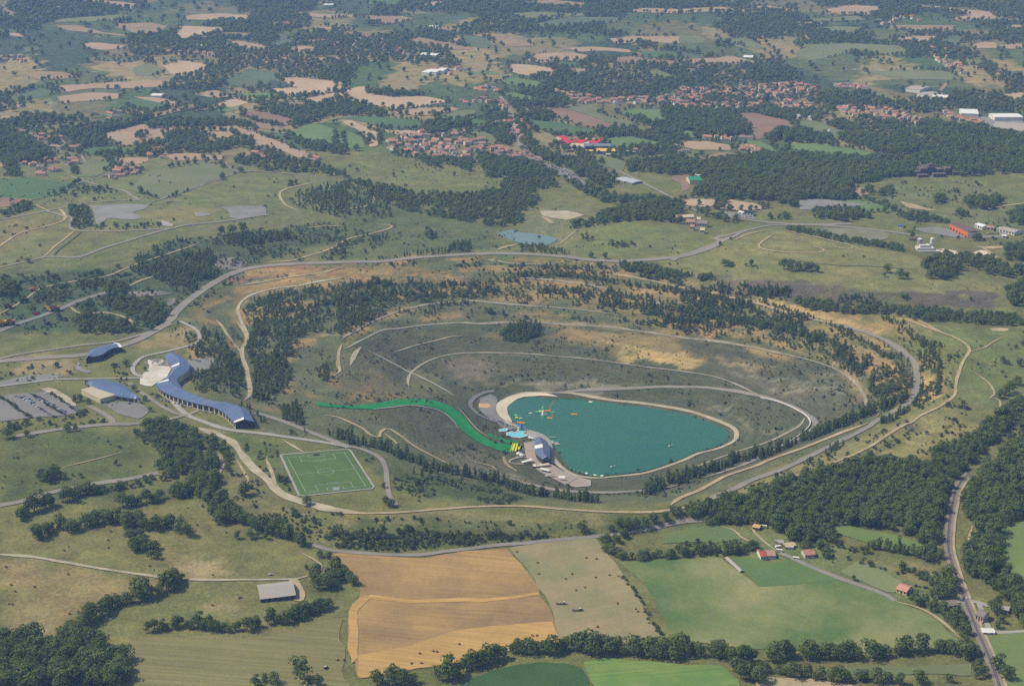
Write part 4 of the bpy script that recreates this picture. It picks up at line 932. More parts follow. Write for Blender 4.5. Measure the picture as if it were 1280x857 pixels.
# hedgerows and single trees of the near meadows
hg = 'hedgerow and meadow trees below the pit'
each('b', 'D1', "70,98 120,70 190,45 240,25 300,8 360,-5", 'broad dark tree in the hedge along the old left lane', 'trees along the old left lane', 14.56, 5.76, 4)
each('b', 'D1', "135,168 175,150 205,130 260,135 300,135", 'bushy tree at the left end of the branching hedge', 'trees of the branching meadow hedge', 12.32, 5.04, 4)
each('b', 'D1', "320,125 370,105 430,110 480,130 530,125 600,130 650,130 700,145", 'bushy tree in the middle of the branching hedge', 'trees of the branching meadow hedge', 13.44, 5.04, 5)
each('b', 'D1', "460,190 480,150 530,150 590,220 600,252 545,240 490,210", 'tree in the triangular clump under the branching hedge', 'trees of the triangular clump', 11, area=8)
each('b', 'D1', "455,48 520,40 580,25 640,15 700,3", 'tree in the curved hedge beneath the left loop lane', 'trees of the curved hedge', 12.32, 5.04, 4)
each('b', 'D1', "735,5 800,40 870,85 950,125 1040,155", 'tree in the long hedge slanting down from the gravel road', 'trees of the slanting hedge', 13.44, 5.04, 4)
each('b', 'D1', "1050,160 1100,172 1130,195", 'tree at the lower end of the slanting hedge', 'trees of the slanting hedge', 11.2, 5.76, 3)
each('b', 'D1', "665,345 640,330 640,355 590,375 550,390 520,385 480,410 420,412 400,430 360,465 330,480 300,510", 'dark round tree in the hedge between the two left pastures', 'trees of the pasture hedge', 14, 5.76, 4)
each('b', 'D1', "680,320", 'small lone bush tree where the farm track meets the hedge', None, 8)
each('b', 'D1', "880,167", 'squat lone tree in the pasture above the barn', None, 10)
each('b', 'D1', "930,165 960,162 990,168", 'low tree of the short row above the barn', 'short tree row above the barn', 7.5)
each('b', 'D1', "1120,192", 'round tree at the corner of the lane above the barn', None, 12)
each('b', 'D1', "1140,280", 'small bush tree just above the barn track', None, 6.5)
each('b', 'D1', "545,512 600,508 660,500 720,497 780,500 840,512 900,508 960,495 1010,485 1060,482 1110,462 1160,445 1210,425", 'tree in the hedge in front of the barn', 'trees of the hedge below the barn', 10.64, 4.68, 4)
each('b', 'D1', "1090,440 1140,430 1200,410 1215,430 1160,460 1100,470", 'tree at the thick right end of the hedge below the barn', 'trees of the hedge below the barn', 10, area=8)
each('b', 'D1', "1150,350 1165,305 1210,285 1260,295 1268,345 1225,370 1170,372", 'tree in the clump right of the barn', 'trees of the clump by the barn', 12, area=9)
each('b', 'D1', "1118,690", 'tallest lone tree at the bottom of the hay pasture', None, 21, var=0)
each('b', 'D1', "950,712 985,700 1020,705", 'bushy tree at the bottom edge left of the tall tree', 'bushes round the tall tree', 9)
each('b', 'D1', "1150,705 1180,712", 'bushy tree at the bottom edge right of the tall tree', 'bushes round the tall tree', 9)
each('b', 'D1', "470,690 455,660", 'tall dark tree on the corner of the bottom left copse', 'corner trees of the copse', 15)
each('b', 'D1', "1200,230 1240,255 1280,310", 'tree along the left edge of the stubble field', 'trees at the stubble field corner', 8.96, 5.76, 2)
each('b', 'D2', "5,285 35,305 60,340", 'tree along the left edge of the stubble field', 'trees at the stubble field corner', 8.96, 4.32, 3)
each('b', 'D2', "160,708 230,700 300,705", 'bushy tree at the lower left of the stream line', 'trees of the stream line', 13.44, 6.48, 4)
each('b', 'D2', "370,695 400,690 440,680 480,655 530,640 580,622 640,605 700,592 760,590 830,590", 'round tree in the stream line under the stubble field', 'trees of the stream line', 14.56, 6.12, 4)
each('b', 'D2', "860,580 900,585 950,595 1010,590 1060,592 1110,600 1160,602 1210,608 1270,612", 'tall tree in the stream line under the hay field', 'trees of the stream line', 16.8, 5.76, 4)
each('b', 'D3', "0,595 60,590 120,605 180,620 250,630 320,622 400,612 480,612 560,612 640,610", 'hazy tree in the stream line under the patchy field', 'trees of the stream line', 14.56, 5.76, 5)
each('b', 'D3', "640,612 720,608 800,600 870,590 950,590 1030,592 1080,605", 'hazy tree in the stream line near the railway', 'trees of the stream line', 14.56, 5.76, 5)
each('b', 'D3', "200,660 240,690 290,700", 'tree at the bottom beside the young crop', 'trees beside the young crop', 13.44, 5.76, 5)
each('b', 'D3', "330,668 420,678 520,690 620,700 700,698 800,700", 'tree in the lowest hedge at the bottom right', 'trees of the lowest hedge', 11.2, 5.76, 4)
each('b', 'D3', "890,705 1000,700 1180,655 1205,670 1215,690", 'round tree at the bottom right corner', 'trees of the bottom right corner', 13)
each('b', 'D2', "915,140", 'upright lone tree by the foot lane', None, 14)
each('b', 'D2', "975,160 1000,140 1060,115 1180,100 1250,95 1250,108 1180,122 1100,150 1060,180 1040,215 1000,200", 'tree of the thicket at the head of the hay field', 'trees of the hay field thicket', 9, area=8)
each('b', 'D2', "1010,218 1060,240 1120,245 1200,238 1280,238", 'tree in the hedge above the patchy field', 'trees of the patchy field hedge', 8.96, 4.68, 4)
each('b', 'D3', "0,222 60,228 130,215 220,222 280,200", 'tree in the hedge beside the farm', 'trees of the farm hedge', 9.52, 4.68, 4)
each('s', 'D2', "1075,312 1105,350 1130,392 1160,440 1180,485 1210,525 1230,552", 'low bush on the line between hay field and patchy field', 'bushes between the two fields', 12, 6, 1.5)
each('b', 'D3', "470,270 520,285 580,312 640,325", 'low tree in the hedge along the lane', 'trees along the lane', 6.72, 4.32, 2)
each('b', 'D3', "435,230 450,195 500,190 550,200 555,240 540,255 515,215 470,215", 'tree sheltering the tiled farmhouse', 'trees round the farmhouse', 11, area=8)
each('b', 'D3', "625,245", 'round lone tree in the paddock', None, 10)
each('b', 'D3', "305,230", 'small tree in front of the red roofed farm', None, 8)
each('p', 'D3', "730,205 770,212 810,222 860,230 900,240", 'dark conifer in the straight row above the paddocks', 'straight conifer row', 13, 4.5, .6)
each('b', 'D3', "670,250 700,185 730,200 720,230", 'tree at the left of the conifer row', 'trees beside the conifer row', 10, area=9)
each('b', 'D3', "900,245 930,200 975,205 990,262 940,262", 'dark tree between conifer row and railway', 'trees beside the conifer row', 13, area=9)
each('b', 'D3', "955,390 960,330 1000,300 1018,360 990,400", 'dark tree left of the level crossing', 'trees left of the crossing', 13, area=9)
each('b', 'D3', "820,280 870,300 930,330 960,350", 'tree in the hedge left of the railway', 'trees left of the crossing', 8.96, 5.04, 3)
each('b', 'D3', "1060,375 1075,340 1095,355 1090,380", 'tree right of the level crossing', 'trees right of the crossing', 11, area=9)
each('b', 'D3', "1150,440 1165,405 1190,420 1185,450", 'tree in the crossing house garden', 'garden trees by the crossing', 10, area=8)
each('b', 'D3', "1180,500 1195,480", 'tree beside the sandy garden', 'garden trees by the crossing', 9)
# trees round the museum and the pitch
each('b', 'C1', "30,440 100,435", 'lone tree below the car park', 'trees below the car park', 10)
each('b', 'C1', "250,415 282,412 420,392 490,392 730,425", 'slim roadside tree below the museum', 'roadside trees below the museum', 10)
each('b', 'C1', "540,405 555,395 610,395 655,400 690,420 725,432", 'tree at the top of the left wood', 'trees at the top of the left wood', 11)
each('b', 'C1', "145,600 190,560 225,565 225,600 170,625", 'tree of the dark clump in the left meadow', 'trees of the dark meadow clump', 13, area=10)
each('b', 'C1', "240,590 270,580 300,585", 'small tree right of the dark meadow clump', 'small trees in the left meadow', 8)
each('b', 'C1', "430,540", 'lone tree in the left meadow', None, 9)
each('b', 'C1', "905,655", 'lone tree in the gravel road bend', None, 12)
each('b', 'C1', "1142,688", 'lone tree at the lower left corner of the pitch', None, 11)
each('b', 'C1', "1040,600 1060,615", 'tree beside the dirt spur left of the pitch', 'trees left of the pitch', 8)
each('b', 'C1', "450,225 470,205 470,170 480,235", 'garden tree between the museum buildings', 'museum garden trees', 9)
each('b', 'C1', "540,190 500,265 540,300 560,340", 'young tree at the forecourt', 'museum garden trees', 7)
each('b', 'C1', "220,280 280,305 330,310 260,300 300,300", 'bushy tree beside the leaf roofed building', 'trees by the leaf roofed building', 8)
each('s', 'C1', "0,290 30,305 60,328 90,348 110,362", 'low hedge bush in the car park', 'car park hedge bushes', 12, 3.2, .6)
each('s', 'C1', "115,278 150,300 190,325 230,350", 'low hedge bush in the car park', 'car park hedge bushes', 12, 3.2, .6)
each('s', 'C1', "190,275 230,300 270,330", 'low hedge bush in the car park', 'car park hedge bushes', 11, 4, .6)
each('b', 'C2', "175,625 185,690 205,695", 'tree beside the lane right of the pitch', 'trees right of the pitch', 9)
each('p', 'C2', "290,570 330,560 375,570 320,585 350,580", 'dark pine of the knot above the lake', 'pines of the knot', 12)
each('p', 'C2', "190,490 235,515 265,500 225,495 270,520", 'dark pine near the bend of the pit lane', 'pines near the lane bend', 11)
each('p', 'C2', "0,430 50,450 100,465 170,480 230,500 300,530 370,555 430,570 500,580 560,592 610,605", 'pine in the belt on the near left rim', 'pines of the near left rim', 10.3125, 2.28, 8.05)
each('p', 'C2', "610,605 650,620 700,645 760,655 830,662 900,672 960,680", 'pine in the belt above the lower lake road', 'pines above the lower lake road', 10.3125, 2.4225, 8.05)
each('p', 'C2', "1160,650 1200,620 1240,605 1290,600", 'tree of the belt at the lake outlet', 'trees at the lake outlet', 11, 2.28, 10.35)
each('p', 'C3', "0,600 60,575 120,560 200,530 290,510 380,482 440,455 500,440", 'pine of the belt on the near right wall', 'pines of the near right wall', 11, 1.8525, 10.35)
each('p', 'C3', "500,440 560,412 620,385 680,360 740,335 800,312 850,280", 'pine of the belt climbing the right wall', 'pines climbing the right wall', 11, 1.8525, 10.35)
each('p', 'C3', "740,385 800,362 850,338", 'dark bushy pine beside the right rim road', 'pines by the right rim road', 7.7, 2.25, 4)
each('p', 'C3', "545,495 600,470", 'dark clump pine between the two right roads', 'pines between the right roads', 7.7, 3, 5)
each('p', 'C3', "965,165 962,200 965,240 960,280", 'pine in the upright line on the bare right slope', 'upright pine line', 9, 5, 1)
# bigger singles of the far side
each('b', 'B3', "165,395 195,392 180,398", 'round tree on the grass below the green mound', 'round trees below the mound', 12)
each('b', 'B3', "245,395 265,395", 'thin tree pair below the green mound', 'thin trees below the mound', 9)
each('b', 'B3', "385,405 410,412 440,410 465,405 490,412 510,418 470,415", 'tree of the dark knot below the green mound', 'dark knot below the mound', 14)
each('b', 'B3', "760,435 770,418 843,440 820,440", 'small round tree on the grass above the dark bank', 'small trees above the dark bank', 10)
each('b', 'B3', "930,440 965,430 940,420 1000,420 1040,410 985,445", 'tree of the clump right of the green mound', 'trees right of the mound', 13)
each('b', 'B3', "865,290", 'lone tree before the industrial yard', None, 12)
each('b', 'B1', "825,280 865,275 905,270 1060,290", 'big dark tree in the scrub above the rim road', 'big trees above the rim road', 14)
each('b', 'B1', "318,440 342,435 365,430", 'tree of the trio left of the thicket', 'tree trio', 11)
each('b', 'B1', "105,382", 'slim lone tree on the spoil heap', None, 10)
each('b', 'B1', "120,570", 'dark tree behind the red machine', None, 14)
each('b', 'B2', "215,60 440,60 350,290 370,285", 'lone tree on the far grassland', 'lone trees of the far grassland', 11)
each('b', 'B2', "785,355 950,365 1000,368 1020,370", 'tree standing on the rim road verge', 'rim road verge trees', 10)
each('b', 'B2', "575,570 622,578 560,565", 'dark tree on the bare far bench', 'trees on the bare bench', 9)
each('b', 'C3', "1200,160 1220,165 1260,170 1280,165 1250,105 1280,95", 'tree on the right grassland', 'trees of the right grassland', 12)
each('b', 'C3', "1190,290 1210,280 1240,250 1255,240 1225,270", 'tree at the upper corner of the right wood', 'corner trees of the right wood', 11)

# woods: masses
wood('right_wood', 'b', 'C3', "-40,712 20,700 200,668 420,605 560,556 740,515 880,535 930,548 965,482 1060,442 1140,402 1190,342 1290,296 1300,400 1190,482 1110,545 1055,600 1030,640 1000,720 980,760 -40,760", 7.2, 10.5)
wood('right_wood', 'b', 'D3', "10,98 60,55 300,10 450,0 1030,0 1005,60 985,185 915,195 820,150 700,128 510,72 478,82 590,150 560,182 440,190 380,150 300,118 250,122 100,103", 7.2, 10.8)
wood('right_wood', 'b', 'C3', "1070,620 1190,500 1300,420 1400,380 1400,760 1060,760 1050,680", 7.6, 11.5)
wood('right_wood', 'b', 'D3', "1035,10 1100,30 1280,-10 1290,20 1240,45 1250,75 1200,100 1190,190 1200,270 1270,370 1290,500 1230,430 1190,370 1110,320 1070,300 1025,250 1050,225 1090,205 1085,130 1110,60 1065,40 1035,85 1025,150 1012,170 1020,60", 7.6, 11.5)
wood('railway_wood', 'b', 'D3', "780,372 860,385 920,405 1000,425 1060,455 1090,535 1150,645 1175,700 1100,690 1080,610 1045,545 1020,510 930,435 850,405", 6.5, 9)
wood('corner_copse', 'b', 'D1', "-40,550 80,535 200,545 270,500 340,535 420,620 470,615 470,690 430,715 -40,740", 7, 13)
wood('left_wood', 'b', 'C1', "535,385 580,380 640,395 720,425 750,475 740,545 700,560 640,590 580,570 600,500 540,440", 6.5, 9.5)
wood('left_wood', 'b', 'C1', "690,600 730,555 800,515 830,520 820,590 800,640 740,660 700,640", 6.5, 10.5)
wood('left_wood', 'b', 'C1', "760,650 830,655 860,700 900,760 800,760", 7, 10)
wood('left_wood', 'b', 'C1', "760,440 800,445 850,490 862,560 835,560 820,500 780,480", 6, 8)
wood('left_wood', 'b', 'C1', "260,640 330,632 460,615 560,590 640,580 650,600 560,610 460,632 340,655 270,665", 7, 7)
wood('left_wood', 'b', 'C1', "490,410 520,420 540,460 510,450", 6, 6)
wood('pit_pines', 'p', 'C1', "735,250 720,180 745,40 780,40 800,100 850,120 900,170 905,260 880,290 800,270", 6, 8.5, .8, .30, 22)
wood('pit_pines', 'p', 'C1', "930,60 960,0 1070,0 1150,30 1100,130 1060,290 1000,310 935,290 945,200 925,120", 5.2, 8, .72, .44, 16)
wood('pit_pines', 'p', 'C1', "1040,330 1110,310 1135,390 1060,385", 5.5, 8, .7)
wood('pit_pines', 'p', 'C1', "1170,180 1215,170 1225,235 1190,225", 5.5, 8, .7)
wood('pit_pines', 'p', 'C1', "900,300 940,330 1010,390 960,380 880,330", 6, 7, .6)
wood('pit_pines', 'p', 'C1', "1100,400 1200,420 1240,450 1180,440", 6, 8, .6)
wood('pit_pines', 'p', 'B1', "900,570 940,530 1060,500 1180,470 1290,460 1290,640 1180,660 960,660 930,620", 5.4, 7.5, .72, .44, 18)
wood('pit_pines', 'p', 'B2', "0,470 200,445 430,462 600,470 620,500 500,522 300,532 130,550 0,560", 5.4, 8, .75, .42, 16)
wood('pit_pines', 'p', 'B2', "0,560 130,552 150,600 80,640 0,655", 5.5, 6.5, .85)
wood('pit_pines', 'p', 'B2', "220,560 330,545 460,545 420,575 300,590", 6, 7, .6, .4, 20)
wood('pit_pines', 'p', 'B2', "640,450 760,425 870,415 940,425 1010,480 920,560 800,552 640,535 610,500", 6.4, 7, .6, .45, 16)
wood('pit_pines', 'p', 'B2', "540,440 700,405 880,400 960,420 860,440 660,460", 6.5, 6.5, .55, .42, 18)
wood('pit_pines', 'p', 'B2', "1010,480 1100,500 1290,540 1290,640 1150,600 1050,560 960,560", 5.6, 8, .8, .38, 24)
wood('pit_pines', 'p', 'B2', "860,580 940,570 960,605 880,605", 6, 7, .7)
wood('pit_pines', 'p', 'B2', "625,640 660,612 760,615 770,660 630,660", 5.5, 8)
wood('pit_pines', 'p', 'C2', "605,55 640,40 680,15 765,25 755,58 690,88 625,78", 5, 8)
wood('pit_pines', 'p', 'C2', "700,90 780,60 900,80 1020,110 1010,140 850,115 720,125", 7, 5, .5, .42, 20)
wood('pit_pines', 'p', 'C2', "780,130 860,150 960,200 820,215 770,180", 11, 4, .4)
wood('pit_pines', 'p', 'C3', "0,0 300,0 520,62 600,92 680,152 710,205 690,230 600,192 480,130 380,108 250,80 100,58 0,50", 6.2, 7.2, .7, .44, 14)
wood('pit_pines', 'p', 'C3', "690,250 710,205 760,170 830,200 850,258 820,312 740,332 700,332", 5.4, 8.5, .68, .42, 16)
wood('pit_pines', 'p', 'C3', "640,85 760,75 850,150 860,190 780,150 700,110", 7, 5.5, .45)
wood('pit_pines', 'p', 'C3', "800,65 880,85 970,120 955,185 890,190 860,130", 6, 6.5, .6, .4, 20)
wood('pit_pines', 'p', 'C3', "885,190 960,180 1000,240 910,310 885,290", 6.5, 6.5, .55, .42, 20)
wood('pit_pines', 'p', 'C3', "300,180 340,140 420,170 460,190 350,270 300,230", 8, 4.5, .5, .4, 20)
wood('pit_pines', 'p', 'C3', "610,270 680,290 690,330 640,330", 7, 5, .5)
wood('bank_pines', 'p', 'B3', "0,500 60,480 130,470 260,500 280,560 500,590 420,640 200,620 0,655", 5.6, 8.5, .9, .34, 26)
wood('bank_pines', 'p', 'B3', "260,475 400,490 405,512 300,510 240,500", 5.5, 8, .9)
wood('bank_pines', 'p', 'B3', "560,520 640,505 730,512 740,530 600,540", 5.5, 8, .9)
wood('bank_pines', 'b', 'B3', "400,520 560,535 640,560 880,550 1000,565 1260,585 1290,600 1290,620 1000,605 880,600 800,575 640,575 480,560", 7, 8, .95)
wood('bank_pines', 'b', 'B3', "780,515 900,510 910,525 800,528", 8, 7, .6)
wood('bank_pines', 'b', 'B3', "1000,510 1080,520 1110,540 1030,540", 9, 7, .6)
wood('bank_pines', 'b', 'B3', "1210,490 1290,450 1290,550 1215,540", 8, 11)
wood('bank_pines', 'b', 'B3', "60,440 130,430 135,450 70,450", 7, 8)
wood('valley_wood', 'b', 'B2', "60,80 190,100 300,130 400,130 500,130 600,110 640,60 560,30 530,0 700,0 800,60 830,110 760,130 750,170 700,210 690,240 600,252 500,235 380,212 260,190 150,150", 7, 7.6, .85, .36, 30)
wood('valley_wood', 'b', 'B2', "940,240 1000,195 1100,172 1160,162 1290,190 1290,240 1150,225 960,242", 8, 10)
wood('valley_wood', 'b', 'B2', "840,70 920,90 1060,140 1200,150 1290,170 1290,195 1150,162 1000,165 880,100", 9, 10, .9)
wood('valley_wood', 'b', 'B2', "900,-40 960,0 1000,60 1060,90 1000,110 900,60", 9, 10, .85)
wood('valley_wood', 'b', 'B2', "870,240 930,235 945,250 880,255", 8, 9)
wood('valley_wood', 'b', 'B2', "900,265 950,290 960,310 920,300", 9, 7)
wood('valley_wood', 'b', 'B2', "1000,310 1100,310 1120,330 1010,325", 8, 6)
wood('valley_wood', 'b', 'B2', "1060,400 1150,388 1290,425 1290,470 1150,440 1080,420", 7, 8, .95)
wood('valley_wood', 'p', 'B2', "400,345 450,318 500,310 505,345", 6, 8.5, .9)
wood('valley_wood', 'p', 'B2', "230,360 300,345 400,335 400,355 300,365", 8, 6, .7)
wood('valley_wood', 'p', 'B2', "680,315 760,320 870,345 860,355 690,345", 7, 7, .85)
wood('valley_wood', 'p', 'B2', "130,285 195,285 190,310 140,315", 7, 7.5, .7)
wood('valley_wood', 'p', 'B2', "330,260 375,270 365,300 335,295", 7, 9, .7)
wood('scrub_wood', 'p', 'B1', "480,420 500,370 600,340 720,350 790,335 805,440 740,460 640,470 520,420", 5.8, 8.5, .85, .36, 22)
wood('scrub_wood', 'p', 'B1', "590,400 800,420 720,500 640,490 610,440", 6, 8.5, .8, .36, 22)
wood('scrub_wood', 'p', 'B1', "560,330 680,290 690,310 580,350", 7, 7, .7)
wood('scrub_wood', 'b', 'B1', "390,480 420,455 480,470 470,510 400,520", 7, 9)
wood('scrub_wood', 'b', 'B1', "370,520 500,515 620,550 630,590 560,640 520,600 400,545", 7, 8, .85)
wood('scrub_wood', 'b', 'B1', "280,560 340,530 360,590 480,600 520,640 300,650", 7.5, 9, .8)
wood('scrub_wood', 'b', 'B1', "130,500 250,485 260,515 180,540 130,530", 7, 7, .8)
wood('scrub_wood', 'b', 'B1', "160,475 300,455 420,455 400,475 250,482", 7, 7, .8)
wood('scrub_wood', 'b', 'B1', "-20,470 40,460 70,500 -20,510", 7, 10)
wood('scrub_wood', 'p', 'B1', "800,300 860,282 1000,275 1080,270 1085,300 900,320 800,320", 6.5, 8.5, .9)
wood('scrub_wood', 'p', 'B1', "860,350 1000,320 1150,320 1290,290 1290,260 1100,300 1100,340 1000,380 850,400", 7, 7, .6, .4, 30)
wood('scrub_wood', 'b', 'B1', "255,180 340,185 345,215 265,218", 8, 9)
wood('scrub_wood', 'b', 'B1', "262,225 340,225 345,245 300,260 265,250", 8, 8)
wood('scrub_wood', 'b', 'B1', "350,245 500,240 610,240 600,252 450,262 360,262", 9, 6, .8)
wood('scrub_wood', 'p', 'B1', "1080,150 1120,115 1290,95 1290,220 1180,195 1090,170", 8, 8.5, .75, .34, 30)
wood('scrub_wood', 'p', 'B2', "-10,90 60,75 130,130 200,150 210,220 130,212 0,200", 8, 8.5, .75, .36, 30)
wood('scrub_wood', 'b', 'B2', "0,260 100,260 150,330 100,355 0,360", 10, 6, .6, .42, 25)
wood('scrub_wood', 'b', 'B1', "0,200 60,175 120,160 125,178 20,215", 8, 9)
wood('scrub_wood', 'b', 'B1', "230,130 340,95 440,110 450,125 280,132", 9, 6, .7)
wood('scrub_wood', 'b', 'B1', "1070,95 1115,85 1120,98 1075,100", 8, 7)
# woods between the far fields
FW = 'far_woods'
def fw(reg, txt, sp=11, size=12, dens=1, key=FW): wood(key, 'b', reg, txt, sp, size, dens)
fw('B3', "0,28 200,-5 300,-15 860,0 880,28 830,58 730,80 640,92 632,148 540,152 430,182 330,152 180,145 40,130 100,85 60,50 0,48", 9.5)
fw('B3', "310,218 405,205 410,222 330,225", 9, 9); fw('B3', "490,200 540,180 600,190 690,192 720,215 600,228 500,220", 9, 10)
fw('B3', "400,255 500,272 600,292 700,308 830,330 830,345 600,305 400,268", 8, 8)
fw('B3', "905,400 960,365 1000,360 1040,395 1020,440 960,450", 9, 12); fw('B3', "1000,358 1140,360 1190,400 1250,440 1160,430 1060,390", 9, 10)
fw('B3', "1200,345 1290,310 1290,380 1215,375", 9, 13); fw('B3', "1150,400 1290,410 1290,430 1160,425", 9, 10)
fw('B3', "790,215 850,195 1000,225 1000,240 860,225", 9, 9); fw('B3', "1050,150 1190,145 1200,165 1160,190 1060,178", 9, 11)
fw('B3', "1210,200 1290,180 1290,250 1240,240", 9, 11); fw('B3', "940,150 985,138 990,160 950,165", 9, 11); fw('B3', "740,130 785,100 795,140", 9, 11)
fw('B3', "1020,190 1080,200 1080,215 1030,210", 9, 9); fw('B3', "0,170 60,165 200,195 250,240 160,230 60,200", 10, 9, .7)
fw('B3', "130,320 190,285 195,300 150,318", 9, 9)
fw('A3', "0,440 90,418 180,430 270,500 240,508 90,520 60,490 0,480", 11, 13); fw('A3', "270,405 340,400 400,420 400,440 300,430", 11, 12)
fw('A3', "305,520 380,488 450,490 555,515 550,540 400,530", 11, 13); fw('A3', "555,470 600,455 690,495 600,490", 11, 12)
fw('A3', "610,520 640,500 720,520 880,520 950,545 940,565 830,580 700,560 680,545", 11, 12)
fw('A3', "880,480 960,465 1150,490 1290,515 1290,580 1100,580 990,560 900,505", 12, 13); fw('A3', "860,590 1000,575 1100,590 1290,580 1290,640 1050,660 900,620", 12, 13)
fw('A3', "0,590 60,610 360,605 500,585 700,620 860,620 880,660 0,660", 11, 12); fw('A3', "190,545 240,530 260,550 200,560", 11, 9)
fw('A3', "90,365 150,350 240,375 220,390 100,390", 12, 12); fw('A3', "470,370 560,340 640,360 720,385 640,395 480,390", 12, 12)
fw('A2', "1000,495 1040,475 1110,490 1110,505 1010,512", 10, 10); fw('A2', "670,420 780,420 815,440 790,455 700,445", 11, 12)
fw('A2', "330,470 345,455 500,455 500,470 420,480 400,500 340,508", 10, 11); fw('A2', "650,490 720,510 780,570 900,600 1050,660 850,660 760,590 690,540", 10, 11)
fw('A2', "570,470 640,480 660,520 650,545 600,530", 10, 11); fw('A2', "1080,600 1170,605 1290,590 1290,655 1090,640", 10, 11)
fw('A2', "520,580 700,605 800,640 830,660 560,660", 9, 11); fw('A2', "110,330 200,345 320,350 330,358 200,362 110,348", 10, 11)
fw('A2', "0,372 100,390 180,408 200,440 60,432 0,430", 11, 11); fw('A2', "640,380 740,385 820,372 850,400 720,400 650,400", 11, 12)
fw('A1', "540,465 640,448 760,452 900,455 960,468 700,475 560,482", 10, 11); fw('A1', "350,490 520,440 560,440 480,475 360,502", 10, 12)
fw('A1', "640,490 740,480 740,500 650,510", 10, 10); fw('A1', "495,510 530,492 555,505 525,522", 10, 10)
fw('A1', "700,560 900,515 940,520 945,545 830,560 720,570", 10, 11); fw('A1', "50,570 170,560 200,590 190,610 60,600", 10, 12)
fw('A1', "930,410 1060,410 1160,395 1290,370 1290,400 1180,450 1080,485 1110,450 960,415", 10, 12)
fw('A1', "920,375 990,385 1100,410 1200,395 1130,420 1000,405", 10, 11); fw('A1', "1070,520 1290,550 1290,580 1140,560", 10, 10)
fw('A1', "860,600 980,550 1060,580 1200,620 1290,650 1290,660 1000,640 880,610", 11, 10, .8); fw('A1', "0,500 90,510 100,545 0,540", 11, 11)
fw('A1', "370,640 430,612 520,620 540,650", 11, 9, .7)
fw('A2', "180,520 300,496 420,500 520,510 560,542 640,560 730,588 700,602 600,590 480,602 380,592 220,572", 11, 8, .35)
fw('A2', "215,578 370,590 480,600 520,605 500,640 400,610 380,640 300,600", 10, 9, .8); fw('A2', "575,465 650,445 660,520 640,540 600,500", 11, 9, .6)
fw('A2', "665,440 690,445 720,540 780,600 715,600 690,560 672,500", 10, 9, .7); fw('A3', "0,330 200,332 420,310 520,325 500,345 320,372 500,395 510,408 400,412 200,408 0,405", 14, 9, .4)
fw('A3', "570,395 860,420 930,455 820,475 680,450", 12, 9, .5); fw('A1', "20,480 210,490 330,545 300,600 100,640 60,560", 13, 8, .3)
wood('far_woods', 'b', 'B1', "0,0 60,5 80,65 30,60", 9, 10)
for i in range(1): pass
fp_lo = [p.min(0) for p in FIELDPOLY]; fp_hi = [p.max(0) for p in FIELDPOLY]
def off_fields(x, y, grow_=0.0):
    k = np.ones(len(x), bool)
    for p, lo, hi in zip(FIELDPOLY, fp_lo, fp_hi):
        m = np.where((x > lo[0]) & (x < hi[0]) & (y > lo[1]) & (y < hi[1]))[0]
        if len(m): k[m[in_poly(p, x[m], y[m])]] = False
    return k
TOWNS = [D('A3', "0,325 200,325 420,305 530,318 510,350 330,372 500,395 520,410 400,415 200,412 0,405")[:, :2], D('A2', "170,515 300,490 520,505 560,540 740,585 720,612 480,605 380,595 220,580")[:, :2],
         D('A2', "800,335 1000,370 1190,360 1290,335 1290,400 1180,400 900,390")[:, :2], D('A3', "960,410 1290,425 1290,500 1150,490")[:, :2], D('Z', "260,110 800,120 1050,300 600,310 480,260")[:, :2],
         D('A2', "290,240 400,240 410,295 290,290")[:, :2], D('A1', "20,480 210,490 320,560 200,555")[:, :2], D('A3', "570,395 860,420 930,455 820,470 680,445")[:, :2]]
def far_scatter():
    """everywhere between the far fields that is neither town nor field: broken woodland, thinner near the pit"""
    lo = drape([[-160, 175], [1440, 175], [-160, 3], [1440, 3]]); pt = []
    y = 1120.
    while y < 6900:
        sp = 8.5+max(y, 3000)/900; xs = np.arange(-y*.40-140*(y < 3000), y*.40+140*(y < 3000), sp); n = len(xs)
        pt.append(np.column_stack([xs+rng.uniform(-.5, .5, n)*sp, y+rng.uniform(-.5, .5, n)*sp])); y += sp*1.25
    p = np.vstack(pt); z = hz(p[:, 0], p[:, 1]); px = to_px(p[:, 0], p[:, 1], z)
    out_ = (px[:, 0] < -40) | (px[:, 0] > 1320); k = ((px[:, 1] < 196) | out_) & off_fields(p[:, 0], p[:, 1])
    for t in TOWNS: k &= ~in_poly(t, p[:, 0], p[:, 1]) | (rng.random(len(p)) < .16)
    d = fbm(p[:, 0]/260+4, p[:, 1]/420+11, 4); thr = np.interp(px[:, 1], [0, 40, 90, 130, 160, 196], [.455, .47, .505, .515, .54, .60])
    left = np.interp(px[:, 0], [0, 420, 640], [.0, .0, 0])
    k &= (d > thr+left) | (rng.random(len(p)) < .05)
    p = p[k]; r = plant(p, 11, .3); r[:, 4] *= 1+.25*smooth(4300, 5600, r[:, 1]); return r
MASS.setdefault(('far_woods', 'b'), []).append(far_scatter())
def hedge_scatter():
    """hedges and trees that line the far fields"""
    o = []
    for p in FIELDPOLY:
        if p[:, 1].mean() < 2700: continue
        q = np.vstack([p, p[:1]]); q = resample(q, 12); n = len(q); k = fbm(q[:, 0]/90, q[:, 1]/90, 2) > .52
        q = q[k]+rng.normal(size=(k.sum(), 2))*3; o.append(q)
    return plant(np.vstack(o), 9, .3)
MASS.setdefault(('far_woods', 'b'), []).append(hedge_scatter())
